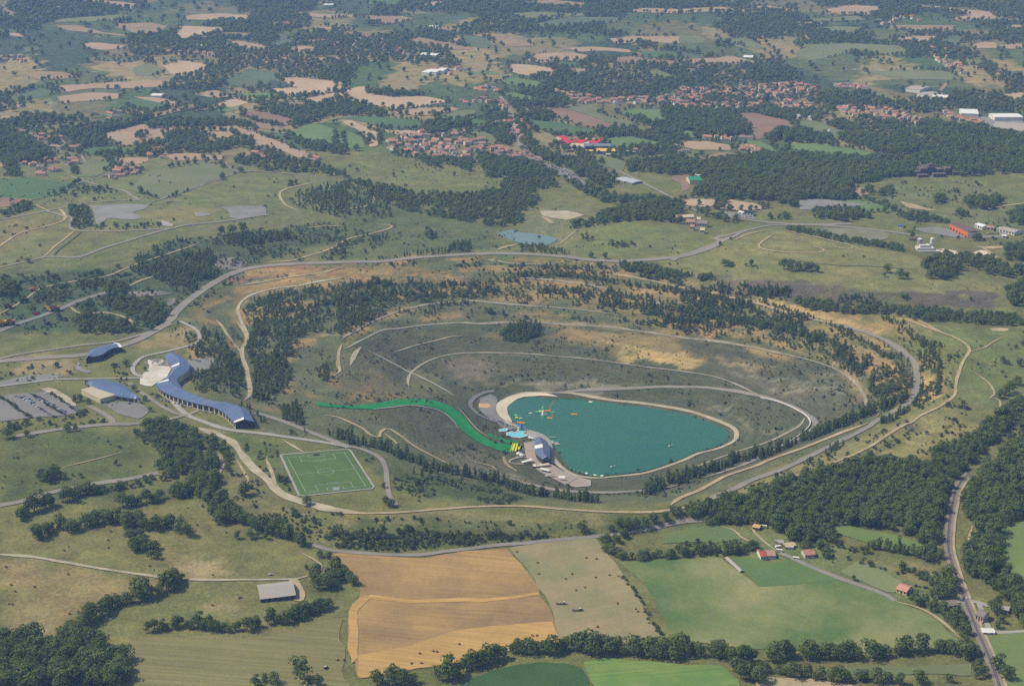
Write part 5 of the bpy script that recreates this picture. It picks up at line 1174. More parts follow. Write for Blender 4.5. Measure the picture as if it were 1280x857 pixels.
# scrub: nobody could count it
def scrub(reg, txt, sp, size, dens, clump=.5, cl=30.):
    p = pts_in(D(reg, txt)[:, :2], sp*.85, dens, clump, cl); r = plant(p, size*.9, .28); r[:, 4] *= np.exp(rng.normal(size=len(r))*.38); MASS.setdefault(('scrub', 's'), []).append(r)
def band(reg, txt, wid, size, sp=2.0, key='pit_pines'):
    """trees that follow a terrace"""
    p = pts_line(curve(D(reg, txt), 6), sp, wid); p = p[fbm(p[:, 0]/24, p[:, 1]/24, 2) > .33]; r = plant(p, size, .3); m = rng.random(len(r)) < .6
    MASS.setdefault((key, 'y'), []).append(r[m]); MASS.setdefault((key, 'p'), []).append(r[~m])
for t_, w_, z_ in (("300,232 420,203 520,192 640,182 760,172 900,177 1080,168 1280,132", 12, 6.5), ("330,262 450,252 560,227 700,217 820,216 950,207 1080,202", 13, 7.5), ("560,312 640,287 690,267 720,242", 10, 7), ("840,232 960,236 1000,226", 8, 5.5), ("330,300 400,290 520,262 640,255", 10, 6)): band('J', t_, w_, z_)
for t_, w_, z_ in (("0,112 100,117 200,127 280,142 350,152 430,162 560,162 700,177 790,182", 11, 6.5), ("0,164 100,168 200,178 220,155", 9, 6.5), ("200,207 320,217 420,237 520,242 620,257 740,282 860,312 950,342 1030,382 1060,422", 14, 8), ("640,252 760,282 880,318 960,360 1040,430", 12, 7.5),
  ("230,252 330,272 450,262 540,252", 9, 6), ("420,162 520,182 600,207 680,217", 12, 7), ("940,292 1040,332 1140,392 1170,442", 7, 5.5), ("1060,512 1130,487 1180,452", 12, 7.5), ("1210,422 1200,482 1215,540", 7, 6.5), ("1100,252 1180,302 1240,342 1270,382", 9, 6), ("640,152 700,167 790,167", 8, 7), ("940,202 1100,217 1250,242", 8, 7), ("260,80 340,100 440,110 540,122", 10, 7.5), ("0,85 120,92 240,100", 8, 5.5), ("700,196 820,232 900,262 1000,300", 6, 5)): band('Q', t_, w_, z_)
for t_, w_, z_ in (("720,60 740,140 720,220 760,270", 12, 8), ("930,60 940,140 960,220 945,300", 14, 7.5), ("1060,40 1040,120 1010,200 1000,290", 12, 7.5), ("800,60 860,150 890,240", 9, 7)): band('C1', t_, w_, z_, 3)
scrub('px', "200,400 300,340 430,331 600,321 740,328 850,338 930,370 1050,402 1150,460 1090,535 860,620 600,618 420,552 330,540 260,490", 6, 6, .42, .52, 30)
scrub('B2', "0,365 420,345 860,365 1280,385 1280,460 900,420 480,400 0,400", 6, 9, .5, .5, 30)
scrub('B1', "0,430 400,420 640,300 1280,230 1290,370 1000,380 760,520 560,650 0,650", 7, 10, .6, .44, 40)
scrub('D2', "0,165 100,125 400,145 700,150 900,160 960,155 700,182 480,200 220,215 0,205", 3.6, 10, .85, .36, 18)
scrub('D2', "0,95 300,90 900,110 900,140 400,130 100,110", 6, 8, .4, .48, 20)
scrub('D1', "880,30 1050,60 1280,120 1280,180 1120,170 960,110", 5, 10, .6, .46, 20)
scrub('C3', "0,690 400,545 700,430 880,350 1040,290 1060,320 900,420 700,520 500,600 200,695", 6, 9, .5, .50, 25)
scrub('C3', "900,60 1060,120 1040,230 960,330 880,330 900,180", 6, 9, .6, .48, 25)
scrub('C3', "960,60 1280,30 1280,280 1190,330 1080,280 1080,110", 9, 9, .3, .54, 40)
scrub('C3', "960,350 1060,300 1140,400 1040,440 970,460 930,530 860,520", 6, 9, .5, .50, 25)
scrub('B3', "-60,370 150,320 600,320 960,400 1240,480 1240,500 750,480 300,440 0,440", 10, 7, .25, .56, 40)
scrub('B2', "0,0 520,0 640,80 760,170 900,200 1280,260 1280,350 700,330 0,350", 10, 8, .35, .54, 40)
scrub('B1', "0,60 1280,60 1280,240 700,240 0,400", 12, 9, .25, .56, 60)
scrub('C1', "0,420 480,410 560,480 560,600 100,690 0,690", 9, 6, .16, .56, 40)
scrub('D1', "0,40 480,60 760,40 1100,180 1180,310 640,315 0,230", 10, 5, .12, .58, 40)
scrub('C1', "820,580 960,540 1080,660 1280,700 1280,740 900,740", 6, 10, .5, .48, 20)
scrub('C1', "870,430 1050,470 1060,520 1100,640 1040,640 940,530", 5, 9, .5, .5, 20)
scrub('C2', "0,420 200,560 560,610 700,665 640,700 250,680 190,600 60,480", 5, 9, .6, .5, 25)
scrub('D3', "480,180 660,190 720,240 960,290 960,340 700,270 560,260", 6, 11, .6, .46, 20)
scrub('D3', "0,180 250,180 240,230 0,240", 5, 12, .7, .4, 20)
scrub('D3', "860,320 960,360 950,400 880,370", 5, 10, .6, .4, 20)
scrub('C1', "0,150 280,180 290,240 0,240", 7, 8, .4, .5, 20)
scrub('C1', "330,330 420,360 400,390 0,420 0,380", 6, 11, .7, .42, 20)
scrub('C1', "420,150 520,160 500,260 420,230", 6, 10, .5, .45, 15)
scrub('C1', "560,270 740,340 720,360 600,320", 5, 8, .5, .45, 15)
scrub('B3', "640,90 1100,80 1280,180 1280,330 900,300 640,200", 11, 12, .4, .5, 50)

# individuals: the three hundred nearest of a kind, each a thing of its own; the rest of them join the masses
def place_trees():
    for kind, nm, cap, parts in (('b', 'tree', 296, 296), ('p', 'pine_tree', 290, 290), ('s', 'shrub', 120, 0)):
        rows = sorted(CAND[kind], key=lambda t: (t[2] is not None, t[0][1]/t[0][4]**.7))
        for i, (r, label, group) in enumerate(rows):
            if i >= cap: MASS.setdefault(('rim_trees' if kind != 's' else 'scrub', kind), []).append(r[None]); continue
            full, crown, trunk = PROTO[kind][rng.integers(len(PROTO[kind]))]
            if i < parts and trunk:
                o = bpy.data.objects.new(nm, None); COL.objects.link(o); o.empty_display_size = .5
                for pn, me_ in (('crown', crown), ('trunk', trunk)):
                    c = bpy.data.objects.new(pn, me_); COL.objects.link(c); c.parent = o
            else: o = bpy.data.objects.new(nm, full); COL.objects.link(o)
            o.location = r[:3]; o.rotation_euler = (0, 0, r[3]); s = r[4]; o.scale = (s*rng.uniform(.92, 1.08), s*rng.uniform(.92, 1.08), s)
            tag(o, label, {'b': 'tree', 'p': 'pine', 'y': 'tree', 's': 'shrub'}[kind], group)
place_trees()
LAB = dict(right_wood=('dense green wood right of the pit and railway', 'wood'), railway_wood=('trees crowding the left of the railway', 'wood'), corner_copse=('dark copse in the bottom left corner', 'wood'),
  left_wood=('wood on the left meadow below the museum', 'wood'), pit_pines=('on the benches of the pit walls', 'pines'), bank_pines=('along the dark spoil bank', 'trees'),
  valley_wood=('in the scrubby valley wood behind the pond', 'wood'), scrub_wood=('in the thickets around the old spoil heap', 'thicket'), far_woods=('woods and hedges between the far fields', 'woods'),
  scrub=('low scrub dotted over the rough grass', 'scrub'), rim_trees=('smaller ones along the rims and hedges', 'trees'))

# ------------------------------------------------------------------ buildings
def seamed(name, c):
    q = NT(name, .5, .4); r = q.n('Attribute', attribute_name='run').outputs['Fac']; k = q.math('DIVIDE', r, 3.4)
    wn_ = q.n('TexWhiteNoise', noise_dimensions='1D'); q.l(q.math('FLOOR', k), wn_.inputs['W']); seam = q.math('LESS_THAN', q.math('FRACT', k), .16)
    f = q.math('MULTIPLY_ADD', wn_.outputs[0], .16, .9); f = q.math('MULTIPLY', f, q.math('MULTIPLY_ADD', seam, -.14, 1.0)); f = q.math('MULTIPLY', f, q.math('MULTIPLY_ADD', q.noise(.12), .5, .75))
    q.l(q.math('MULTIPLY_ADD', wn_.outputs[0], .2, .38), q.b.inputs['Roughness']); return q.out(q.mix(1.0, c, q.grey(f), 'MULTIPLY'))
ROOFB = seamed('blue_grey_roofing', C(94, 112, 148))
ROOFBD = plain('white_roofing', C(236, 236, 232), .5, .04)
GLASS = plain('dark_glass', (.018, .022, .028), .15, .1, .5, .5)
DARKW = plain('dark_cladding', C(52, 54, 62), .7, .1)
CREAM = plain('cream_render', C(214, 200, 172), .9, .08)
WHITE = plain('white_render', C(232, 228, 218), .8, .05)
STONE = plain('stone', C(170, 158, 136), .95, .15)
GREYR = plain('fibre_cement_roof', C(176, 168, 156), .9, .10, .25)
CONCW = plain('concrete_wall', C(150, 146, 138), .9, .12)
WOOD = plain('weathered_wood', C(120, 98, 72), .9, .15)
def var_mat(name, c1, c2, c3=None, rough=.9):
    q = NT(name, rough, .15); r = q.n('ObjectInfo').outputs['Random']; c = q.mix(r, c1, c2)
    if c3: c = q.mix(q.math('GREATER_THAN', q.math('FRACT', q.math('MULTIPLY', r, 7.3)), .72), c, c3)
    return q.out(q.mix(1.0, c, q.grey(q.math('MULTIPLY_ADD', q.noise(.6), .5, .75)), 'MULTIPLY'))
TILE = var_mat('roof_tiles', C(190, 132, 110), C(176, 142, 122), C(146, 132, 124))
WALL = var_mat('house_render', C(226, 212, 186), C(204, 186, 160), C(238, 232, 220))
def empty(name, loc, rz=0, label=None, cat=None, group=None):
    o = bpy.data.objects.new(name, None); COL.objects.link(o); o.empty_display_size = 1; o.location = tuple(map(float, loc)); o.rotation_euler = (0, 0, rz)
    return tag(o, label, cat, group)
class MB:
    def __init__(s): s.v = []; s.f = []; s.fm = []
    def poly(s, pts, m=0): k = len(s.v); s.v += [tuple(p) for p in pts]; s.f.append(tuple(range(k, k+len(pts)))); s.fm.append(m); return s
    def box(s, x0, x1, y0, y1, z0, z1, m=0):
        k = len(s.v); s.v += [(x, y, z) for z in (z0, z1) for y in (y0, y1) for x in (x0, x1)]
        for f in ((0, 2, 3, 1), (4, 5, 7, 6), (0, 1, 5, 4), (2, 6, 7, 3), (0, 4, 6, 2), (1, 3, 7, 5)): s.f.append(tuple(k+i for i in f)); s.fm.append(m)
        return s
    def cyl(s, c, r0, r1, z0, z1, n=12, m=0, axis='z'):
        k = len(s.v)
        for z, r in ((z0, r0), (z1, r1)):
            for i in range(n):
                a = i*2*math.pi/n; p = (r*math.cos(a), r*math.sin(a))
                s.v.append({'z': (c[0]+p[0], c[1]+p[1], z), 'y': (c[0]+p[0], z, c[1]+p[1]), 'x': (z, c[0]+p[0], c[1]+p[1])}[axis])
        for i in range(n): s.f.append((k+i, k+(i+1) % n, k+n+(i+1) % n, k+n+i)); s.fm.append(m)
        s.f.append(tuple(k+i for i in reversed(range(n)))); s.fm.append(m); s.f.append(tuple(k+n+i for i in range(n))); s.fm.append(m); return s
    def build(s, name, mats, parent=None, smooth_=False):
        return mesh_obj(name, s.v, s.f, parent=parent, mats=mats if isinstance(mats, list) else [mats], fm=s.fm, smooth_=smooth_)
def gable(mb, L, d, h, rh, over=.5, th=.25, m=0, ridge=.5):
    """two-slope roof of real thickness, ridge along x, far eave at y = d"""
    y0, y1, yr = -over, d+over, d*ridge; z0 = h-rh*over/(d*ridge)*.9; x0, x1 = -L/2-over, L/2+over
    for sgn, ya, za in ((0, y0, z0), (1, y1, z0)):
        a = [(x0, ya, za), (x1, ya, za), (x1, yr, h+rh), (x0, yr, h+rh)]; b = [(x, y, z-th) for x, y, z in a]
        mb.poly(a, m).poly(b[::-1], m)
        for i in range(4): j = (i+1) % 4; mb.poly([a[i], b[i], b[j], a[j]], m)
    return mb
def gable_walls(mb, L, d, h, rh, m=0, ridge=.5):
    x = L/2; zb = -2.5
    mb.poly([(-x, 0, zb), (x, 0, zb), (x, 0, h), (-x, 0, h)], m); mb.poly([(x, d, zb), (-x, d, zb), (-x, d, h), (x, d, h)], m)
    mb.poly([(x, 0, zb), (x, d, zb), (x, d, h), (x, d*ridge, h+rh-.28), (x, 0, h)], m); mb.poly([(-x, d, zb), (-x, 0, zb), (-x, 0, h), (-x, d*ridge, h+rh-.28), (-x, d, h)], m); return mb
def building(name, label, cat, reg, ab, depth, h, rh, wm, rm, wins=0, group=None, ridge=.5, winm=None, doors=0, chim=0, dz=0.0):
    """a building standing on the ground: its near long foot runs between two points, roof rh = 0 is flat"""
    a, b = D(reg, ab); e = b[:2]-a[:2]; L = np.linalg.norm(e); rz = math.atan2(e[1], e[0]); c = (a+b)/2
    r = empty(name, (c[0], c[1], min(a[2], b[2])+dz), rz, label, cat, group)
    w = MB(); 
    if rh > 0:
        gable_walls(w, L, depth, h, rh, 0, ridge).build('wall', wm, r); ro = gable(MB(), L, depth, h, rh, .5, .25, 0, ridge).build('roof', rm, r)
        if chim: MB().box(L*.22, L*.22+.9, depth*ridge-.5, depth*ridge+.4, h+rh*.6, h+rh+1.0).build('chimney', STONE, ro)
    else:
        w.box(-L/2, L/2, 0, depth, -2.5, h).build('wall', wm, r); MB().box(-L/2-.3, L/2+.3, -.3, depth+.3, h+.003, h+.45).build('roof', rm, r)
    for i in range(wins):
        x = -L/2+L*(i+.5)/wins; ww = min(L/wins*.5, 3.5); o = MB().box(x-ww/2, x+ww/2, -.12, .06, h*.38, h*.78).build('window', winm or GLASS, r)
    for i in range(doors):
        x = -L/2+L*(i+.5)/doors; MB().box(x-.7, x+.7, -.1, .06, 0, min(2.3, h*.36)).build('door', WOOD, r)
    return r
def ribbon(name, label, cat, reg, rows, hs, wm, rm, group=None, glazed='W', endm=None, bays=26):
    """a long curved hall: west eave, ridge and east eave at each station, all read off the photograph and set at their heights"""
    def rail(i):
        p = drape(P(reg, ' '.join(r.split()[i] for r in rows)), hs[i]); q = np.vstack([2*p[0]-p[1], p, 2*p[-1]-p[-2]]); o = []
        for k in range(1, len(q)-2):
            a, b, c, d = q[k-1:k+3]
            for t in np.linspace(0, 1, 5, endpoint=False): o.append(.5*(2*b+(c-a)*t+(2*a-5*b+4*c-d)*t*t+(3*b-a-3*c+d)*t**3))
        o.append(q[-2]); return np.array(o)
    Wr, Rr, Er = rail(0), rail(1), rail(2); n = len(Wr); base = (Wr[n//2]+Er[n//2])/2; base[2] = hz(base[0], base[1])
    r = empty(name, base, 0, label, cat, group); rel = lambda p: np.asarray(p)-base
    # roof with a real thickness
    m = MB(); T = np.stack([rel(Wr), rel(Rr), rel(Er)], 1); B = T-np.array([0, 0, .6])
    for i in range(n-1):
        for k in range(2):
            m.poly([T[i, k], T[i+1, k], T[i+1, k+1], T[i, k+1]]); m.poly([B[i, k], B[i, k+1], B[i+1, k+1], B[i+1, k]])
        m.poly([T[i, 0], B[i, 0], B[i+1, 0], T[i+1, 0]]); m.poly([T[i, 2], T[i+1, 2], B[i+1, 2], B[i, 2]])
    for i in (0, n-1):
        for k in range(2): m.poly([T[i, k], T[i, k+1], B[i, k+1], B[i, k]])
    roof = m.build('roof', rm, r); dd = np.r_[0, np.cumsum(np.linalg.norm(np.diff(Rr, axis=0), axis=1))]; pv_ = np.array(m.v)
    kk = np.argmin(((pv_[:, None, :2]-T[None, :, :, :2].reshape(1, -1, 2))**2).sum(-1), 1)//3; at_ = roof.data.attributes.new('run', 'FLOAT', 'POINT'); at_.data.foreach_set('value', dd[kk].astype(np.float32))
    # walls stand a little inside the eaves
    inn = .93; Wc = Rr+(Wr-Rr)*inn; Ec = Rr+(Er-Rr)*inn
    m = MB()
    def wallquad(p, q, drop, mm=0):
        a, b = p.copy(), q.copy(); a[2] -= drop; b[2] -= drop; c = q.copy(); d = p.copy(); c[2] = hz(c[0], c[1])-2; d[2] = hz(d[0], d[1])-2
        m.poly([rel(d), rel(c), rel(b), rel(a)], mm)
    for i in range(n-1): wallquad(Wc[i], Wc[i+1], .62); wallquad(Ec[i+1], Ec[i], .62)
    for i in (0, n-1):
        ends = [Wc[i], Rr[i], Ec[i]]; lo = [np.array([p[0], p[1], hz(p[0], p[1])-2]) for p in ends]
        m.poly([rel(lo[0]), rel(lo[2]), rel(ends[2]-[0, 0, .62]), rel(ends[1]-[0, 0, .62]), rel(ends[0]-[0, 0, .62])], 1)
    m.build('wall', [wm, endm or wm], r)
    if glazed:
        G = Wc if glazed == 'W' else Ec; O = Rr; d = np.r_[0, np.cumsum(np.linalg.norm(np.diff(G[:, :2], axis=0), axis=1))]
        for k in range(bays):
            s0, s1 = d[-1]*(k+.14)/bays, d[-1]*(k+.86)/bays
            p = [np.array([np.interp(s, d, G[:, j]) for j in range(3)]) for s in (s0, s1)]; c = [np.array([np.interp(s, d, O[:, j]) for j in range(3)]) for s in (s0, s1)]
            q = []
            for a, b in zip(p, c):
                o = a[:2]-b[:2]; o /= np.linalg.norm(o); q.append(a[:2]+o*.18)
            top = min(p[0][2], p[1][2])-.9; lo = [max(hz(*v)+.9, top-6) for v in q]
            inn_ = [v-(v-np.array(w[:2]))/np.linalg.norm(v-np.array(w[:2]))*.3 for v, w in zip(q, c)]
            mm = MB(); f = [np.array([*q[0], lo[0]]), np.array([*q[1], lo[1]]), np.array([*q[1], top]), np.array([*q[0], top])]; g = [np.array([*inn_[0], lo[0]]), np.array([*inn_[1], lo[1]]), np.array([*inn_[1], top]), np.array([*inn_[0], top])]
            mm.poly([rel(x) for x in f])
            for i in range(4): j = (i+1) % 4; mm.poly([rel(f[i]), rel(g[i]), rel(g[j]), rel(f[j])])
            mm.build('window', GLASS, r)
    return r, roof, (T, base)
def roof_strip(roof, T, i0, i1, k0, k1, name, m):
    """a coloured band lying on part of a roof"""
    mb = MB()
    for i in range(i0, i1):
        for k in range(k0, k1): mb.poly([T[i, k]+[0, 0, .12], T[i+1, k]+[0, 0, .12], T[i+1, k+1]+[0, 0, .12], T[i, k+1]+[0, 0, .12]])
    return mb.build(name, m, roof)
r, roof, (T, b_) = ribbon('museum_hall', 'long snaking blue roofed building on the left rim of the pit', 'museum', 'S',
  ["168,160 212,134 238,131", "193,200 264,160 302,164", "220,235 292,200 352,200", "228,262 286,244 380,244", "222,292 242,292 342,302", "172,350 205,335 280,345", "108,388 205,366 272,376",
   "108,418 252,405 300,405", "180,468 320,438 340,450", "300,516 420,484 434,490", "440,556 530,522 548,526", "560,582 640,541 668,544", "640,618 730,558 775,572", "700,668 800,598 852,606", "747,712 825,684 910,704"],
  (8, 12, 9), CREAM, ROOFB, endm=DARKW, bays=34)
roof_strip(roof, T, 12, 14, 0, 1, 'roof_band', ROOFBD); roof_strip(roof, T, 28, 30, 0, 1, 'roof_band', ROOFBD); roof_strip(roof, T, len(T)-2, len(T)-1, 0, 1, 'roof_band', ROOFBD)
r, roof, (T, b_) = ribbon('exhibition_hall', 'arched blue roofed hall at the upper left of the car park', 'hall', 'N',
  ["708,188 730,160 772,170", "738,120 800,112 838,152", "800,92 868,84 893,117", "880,72 930,67 948,94", "955,54 985,60 1008,91"], (7, 9, 8), DARKW, ROOFB, glazed='E', bays=14)
roof_strip(roof, T, len(T)-3, len(T)-1, 0, 2, 'roof_band', ROOFBD)
ribbon('restaurant_hall', 'leaf shaped blue roofed building beside the car park', 'hall', 'N',
  ["690,366 700,364 705,368", "772,428 790,378 815,356", "862,464 900,392 895,362", "952,491 992,422 965,378", "1062,508 1075,458 1052,420", "1158,521 1150,508 1130,496"], (6, 9, 6), STONE, ROOFB, bays=12)
building('annex', 'flat roofed beige block joined to the leaf roofed building', 'building', 'N', "672,478 828,556", 26, 7, 0, CREAM, plain('gravel_roof', C(196, 184, 158), .95, .15), 0, dz=-1)
r, roof, (T, b_) = ribbon('lake_pavilion', 'blue roofed pavilion standing on the lake shore', 'pavilion', 'L',
  ["516,412 540,400 562,408", "511,452 566,440 606,440", "512,494 572,482 626,492", "526,534 580,526 627,540", "570,574 604,553 627,569"], (7, 11, 8), DARKW, seamed('slate_blue_roof', C(98, 110, 142)), bays=10, endm=GLASS)
roof_strip(roof, T, 7, 10, 0, 1, 'roof_band', ROOFBD)
# the barn
building('barn', 'big grey roofed barn at the end of the pale farm track', 'barn', 'W', "330,548 892,496", 30, 5, 3.2, plain('barn_boards', C(104, 106, 108), .9, .15), GREYR, 6, ridge=.62, winm=DARKW)
# farms and houses of the near right
building('house', 'red roofed farmhouse wing facing the green paddock', 'house', 'G', "247,482 300,478", 16, 5, 2.4, WHITE, plain('red_tiles', C(186, 92, 68), .85, .15), 2, 'farm houses by the lane', chim=1, doors=1)
building('farm_shed', 'long grey roofed shed joined to the red farmhouse', 'shed', 'G', "305,468 395,464", 13, 4, 1.6, WHITE, plain('faded_tiles', C(182, 148, 128), .9, .15), 4, 'farm houses by the lane')
building('house', 'tiled farmhouse half hidden under trees by the lane', 'house', 'G', "690,465 790,455", 12, 4.5, 2.4, CREAM, TILE, 4, 'farm houses by the lane', chim=1, doors=1)
building('house', 'lone house with pale pink roof beside the lane hedge', 'house', 'U', "158,395 208,412", 14, 4.5, 2.6, CREAM, plain('pink_tiles', C(206, 150, 128), .9, .15), 3, 'farm houses by the lane', chim=1, doors=1)
building('shed', 'low brown shed behind the lone pink roofed house', 'shed', 'U', "208,412 232,402", 7, 3, 1.2, STONE, TILE, 1)
building('house', 'tall pink house beside the level crossing', 'house', 'U', "548,535 585,548", 13, 7, 2.2, plain('pink_render', C(224, 190, 168), .9, .06), TILE, 3, chim=1, doors=1)
building('garage', 'low white garage behind the crossing house', 'garage', 'U', "585,605 645,606", 8, 3, .9, WHITE, WHITE, 2)
building('outbuilding', 'grey outbuilding among the trees right of the crossing', 'building', 'U', "668,492 712,500", 10, 3.5, 1.2, STONE, GREYR, 2)
building('house', 'tile roofed cottage hidden in trees left of the crossing', 'house', 'U', "420,478 462,472", 10, 4, 2, CREAM, TILE, 2)
building('farm_shed', 'orange yellow roofed shed at the top of the farm track', 'shed', 'G', "165,172 228,186", 9, 3.5, 1.4, WOOD, plain('ochre_roof', C(210, 172, 104), .9, .15), 2)
building('farm_shed', 'brown ruined shed at the wood edge above the farm', 'shed', 'G', "142,128 190,140", 10, 3.5, 1.4, WOOD, plain('brown_roof', C(150, 116, 98), .9, .15), 1)
building('farm_shed', 'long low pale shed in the farm yard', 'shed', 'G', "385,300 425,320", 5, 2.6, .6, WOOD, CONCW, 0)
building('farm_shed', 'pale tin roofed lean-to in the farm yard', 'shed', 'G', "425,330 478,328", 7, 3, .8, WOOD, GREYR, 0)
building('farm_shed', 'sandy roofed shed beside the farm wood', 'shed', 'G', "500,370 600,350", 8, 3, 1, WOOD, plain('sandy_roof', C(206, 182, 146), .9, .15), 0)
for x, y, t in ((420, 355, 'white caravan at the upper end of the farm yard'), (432, 392, 'small white caravan lower in the farm yard'), (600, 470, 'large white caravan beside the farm lane'), (278, 152, 'white caravan under the wood by the ochre shed'), (545, 365, 'cream caravan beside the sandy roofed shed')):
    p = D('G', f"{x},{y}")[0]; c = empty('caravan', p, rng.uniform(-.6, .6), t, 'caravan', 'caravans in the farm yard')
    MB().box(-3.2, 3.2, -1.3, 1.3, .5, 2.7).build('body', WHITE, c); MB().box(-2.6, 2.6, -1.36, -1.2, 1.5, 2.2).build('window', GLASS, c); MB().cyl((0, .35), .35, .35, -1.34, 1.34, 10, axis='y').build('wheel', DARKW, c)
building('house', 'small white hut on the track below the rim', 'hut', 'D2', "1172,90 1190,88", 6, 3, 1.2, WHITE, GREYR, 1)
# long glasshouse frame beside the paddock
building('cold_frame', 'long low grey tunnel frame at the corner of the paddock', 'tunnel', 'D3', "236,290 182,240", 4, 1.6, 1, CONCW, GREYR, 0)
# industry beyond the pit
def orange_hall():
    A, B, Cc = D('O', "532,288 712,385 842,388"); base = B.copy(); r = empty('orange_hall', base, 0, 'long orange walled factory hall at the right', 'factory'); Dd = A+Cc-B; h = 11
    q = [A-base, B-base, Cc-base, Dd-base]; top = [p*[1, 1, 0]+[0, 0, h] for p in q]; lo = [p-[0, 0, 3] for p in q]; m = MB()
    for i in range(4): j = (i+1) % 4; m.poly([lo[i], lo[j], top[j], top[i]], 0 if i == 0 else 1)
    m.build('wall', [plain('orange_cladding', C(232, 122, 62), .7, .08), WHITE], r)
    rid = [(top[0]+top[3])/2+[0, 0, 2.5], (top[1]+top[2])/2+[0, 0, 2.5]]; m = MB(); up = np.array([0, 0, .2])
    m.poly([top[0]+up, top[1]+up, rid[1]+up, rid[0]+up]); m.poly([rid[0]+up, rid[1]+up, top[2]+up, top[3]+up]); m.poly([top[1]+up, top[2]+up, rid[1]+up]); m.poly([top[3]+up, top[0]+up, rid[0]+up])
    ro = m.build('roof', plain('brown_roofing', C(128, 98, 88), .8, .1), r)
    for k in range(9):
        t0, t1 = (k+.2)/9, (k+.7)/9; a = top[0]+(top[1]-top[0])*t0; b = top[0]+(top[1]-top[0])*t1; c = rid[0]+(rid[1]-rid[0])*t1; d = rid[0]+(rid[1]-rid[0])*t0; u = np.array([0, 0, .4])
        MB().poly([a+(d-a)*.25+u, b+(c-b)*.25+u, b+(c-b)*.8+u, a+(d-a)*.8+u]).build('skylight', plain('skylight', C(84, 92, 104), .4, .05) if k == 0 else bpy.data.materials['skylight'], ro)
    e = (B-A)[:2]; L = np.linalg.norm(e); e /= L; nn = np.array([e[1], -e[0]])
    for k in range(6):
        c = A[:2]+e*L*(k+.5)/6; p = [np.array([*(c+e*s*2.2+nn*.15), 0]) for s in (-1, 1)]; zb = (A[2]+(B[2]-A[2])*(k+.5)/6)
        MB().poly([(*(p[0][:2]-base[:2]), zb-base[2]+.5), (*(p[1][:2]-base[:2]), zb-base[2]+.5), (*(p[1][:2]-base[:2]), zb-base[2]+4), (*(p[0][:2]-base[:2]), zb-base[2]+4)]).build('door', DARKW, r)
orange_hall()
BH = building
BH('shed', 'white long shed behind the orange hall', 'shed', 'O', "785,270 860,300", 14, 6, 1.5, WHITE, ROOFBD, 3); BH('shed', 'reddish roofed shed right of the orange hall', 'shed', 'O', "905,305 975,312", 16, 6, 2, CREAM, TILE, 2)
BH('shed', 'long pale grey shed at the right of the factory yard', 'shed', 'O', "1005,312 1180,358", 22, 6, 1.8, WHITE, GREYR, 6); BH('shed', 'small white shed at the yard end', 'shed', 'O', "1060,385 1100,388", 10, 5, 1.2, WHITE, WHITE, 1)
BH('shed', 'small blue roofed shed left of the factory yard', 'shed', 'O', "10,275 70,282", 12, 4, 1, WHITE, ROOFB, 2); BH('shed', 'low brown roofed shed by the cement plant', 'shed', 'O', "130,405 205,412", 12, 4, 1.5, CONCW, WOOD, 2)
def cement_plant():
    p = D('O', "300,505")[0]; r = empty('cement_plant', p, 0, 'white cement plant with two tall silos by the sand yard', 'plant'); m = plain('dusty_white', C(222, 218, 206), .9, .08); m2 = plain('dusty_concrete', C(178, 170, 152), .95, .15)
    def at(x, y): q = D('O', f"{x},{y}")[0]-p; return q
    for x, y, rr, h, mm in ((232, 488, 4.2, 17, m2), (355, 495, 3.6, 19, m), (340, 498, 2.4, 11, m)):
        q = at(x, y); s = MB().cyl(q, rr, rr, q[2]-1, q[2]+h, 14).build('silo', mm, r); MB().cyl(q, rr*1.05, .6, q[2]+h+.01, q[2]+h+2, 14).build('silo_cap', m, s)
    q = at(285, 505); MB().box(q[0]-14, q[0]+14, q[1]-8, q[1]+8, q[2]-1, q[2]+6).build('mixing_house', m, r); MB().box(q[0]-9, q[0]+7, q[1]-5, q[1]+6, q[2]+6.01, q[2]+10).build('upper_house', m, r)
    a, b = at(300, 500), at(352, 496); MB().poly([(a[0], a[1]-1, 6), (b[0], b[1]-1, 15), (b[0], b[1]+1, 15), (a[0], a[1]+1, 6)]).poly([(a[0], a[1]-1, 5), (a[0], a[1]+1, 5), (b[0], b[1]+1, 14), (b[0], b[1]-1, 14)]).poly([(a[0], a[1]-1, 5), (b[0], b[1]-1, 14), (b[0], b[1]-1, 15), (a[0], a[1]-1, 6)]).build('conveyor', CONCW, r)
    q = at(340, 522); MB().box(q[0]-22, q[0]+16, q[1]-4, q[1]+5, q[2]-1, q[2]+3).build('loading_bay', m, r)
cement_plant()
BH('barn', 'big bright green roofed barn in front of the reddish yard', 'barn', 'H', "190,262 320,258", 34, 8, 3, CREAM, plain('green_sheet_roof', C(42, 148, 104), .6, .08), 0, ridge=.6); BH('barn', 'smaller green roofed barn farther up the valley', 'barn', 'H', "530,178 612,176", 24, 7, 2.5, DARKW, bpy.data.materials['green_sheet_roof'], 0)
BH('shed', 'white flat shed behind the big green barn', 'shed', 'H', "245,192 300,194", 10, 5, 0, WHITE, ROOFBD, 0); BH('shed', 'white fronted roadside shed with long dark canopy', 'shed', 'H', "768,592 868,604", 14, 5, 0, WHITE, DARKW, 3)
BH('shed', 'small pale roadside kiosk', 'kiosk', 'H', "708,572 752,588", 8, 4, 1, CREAM, ROOFBD, 1)
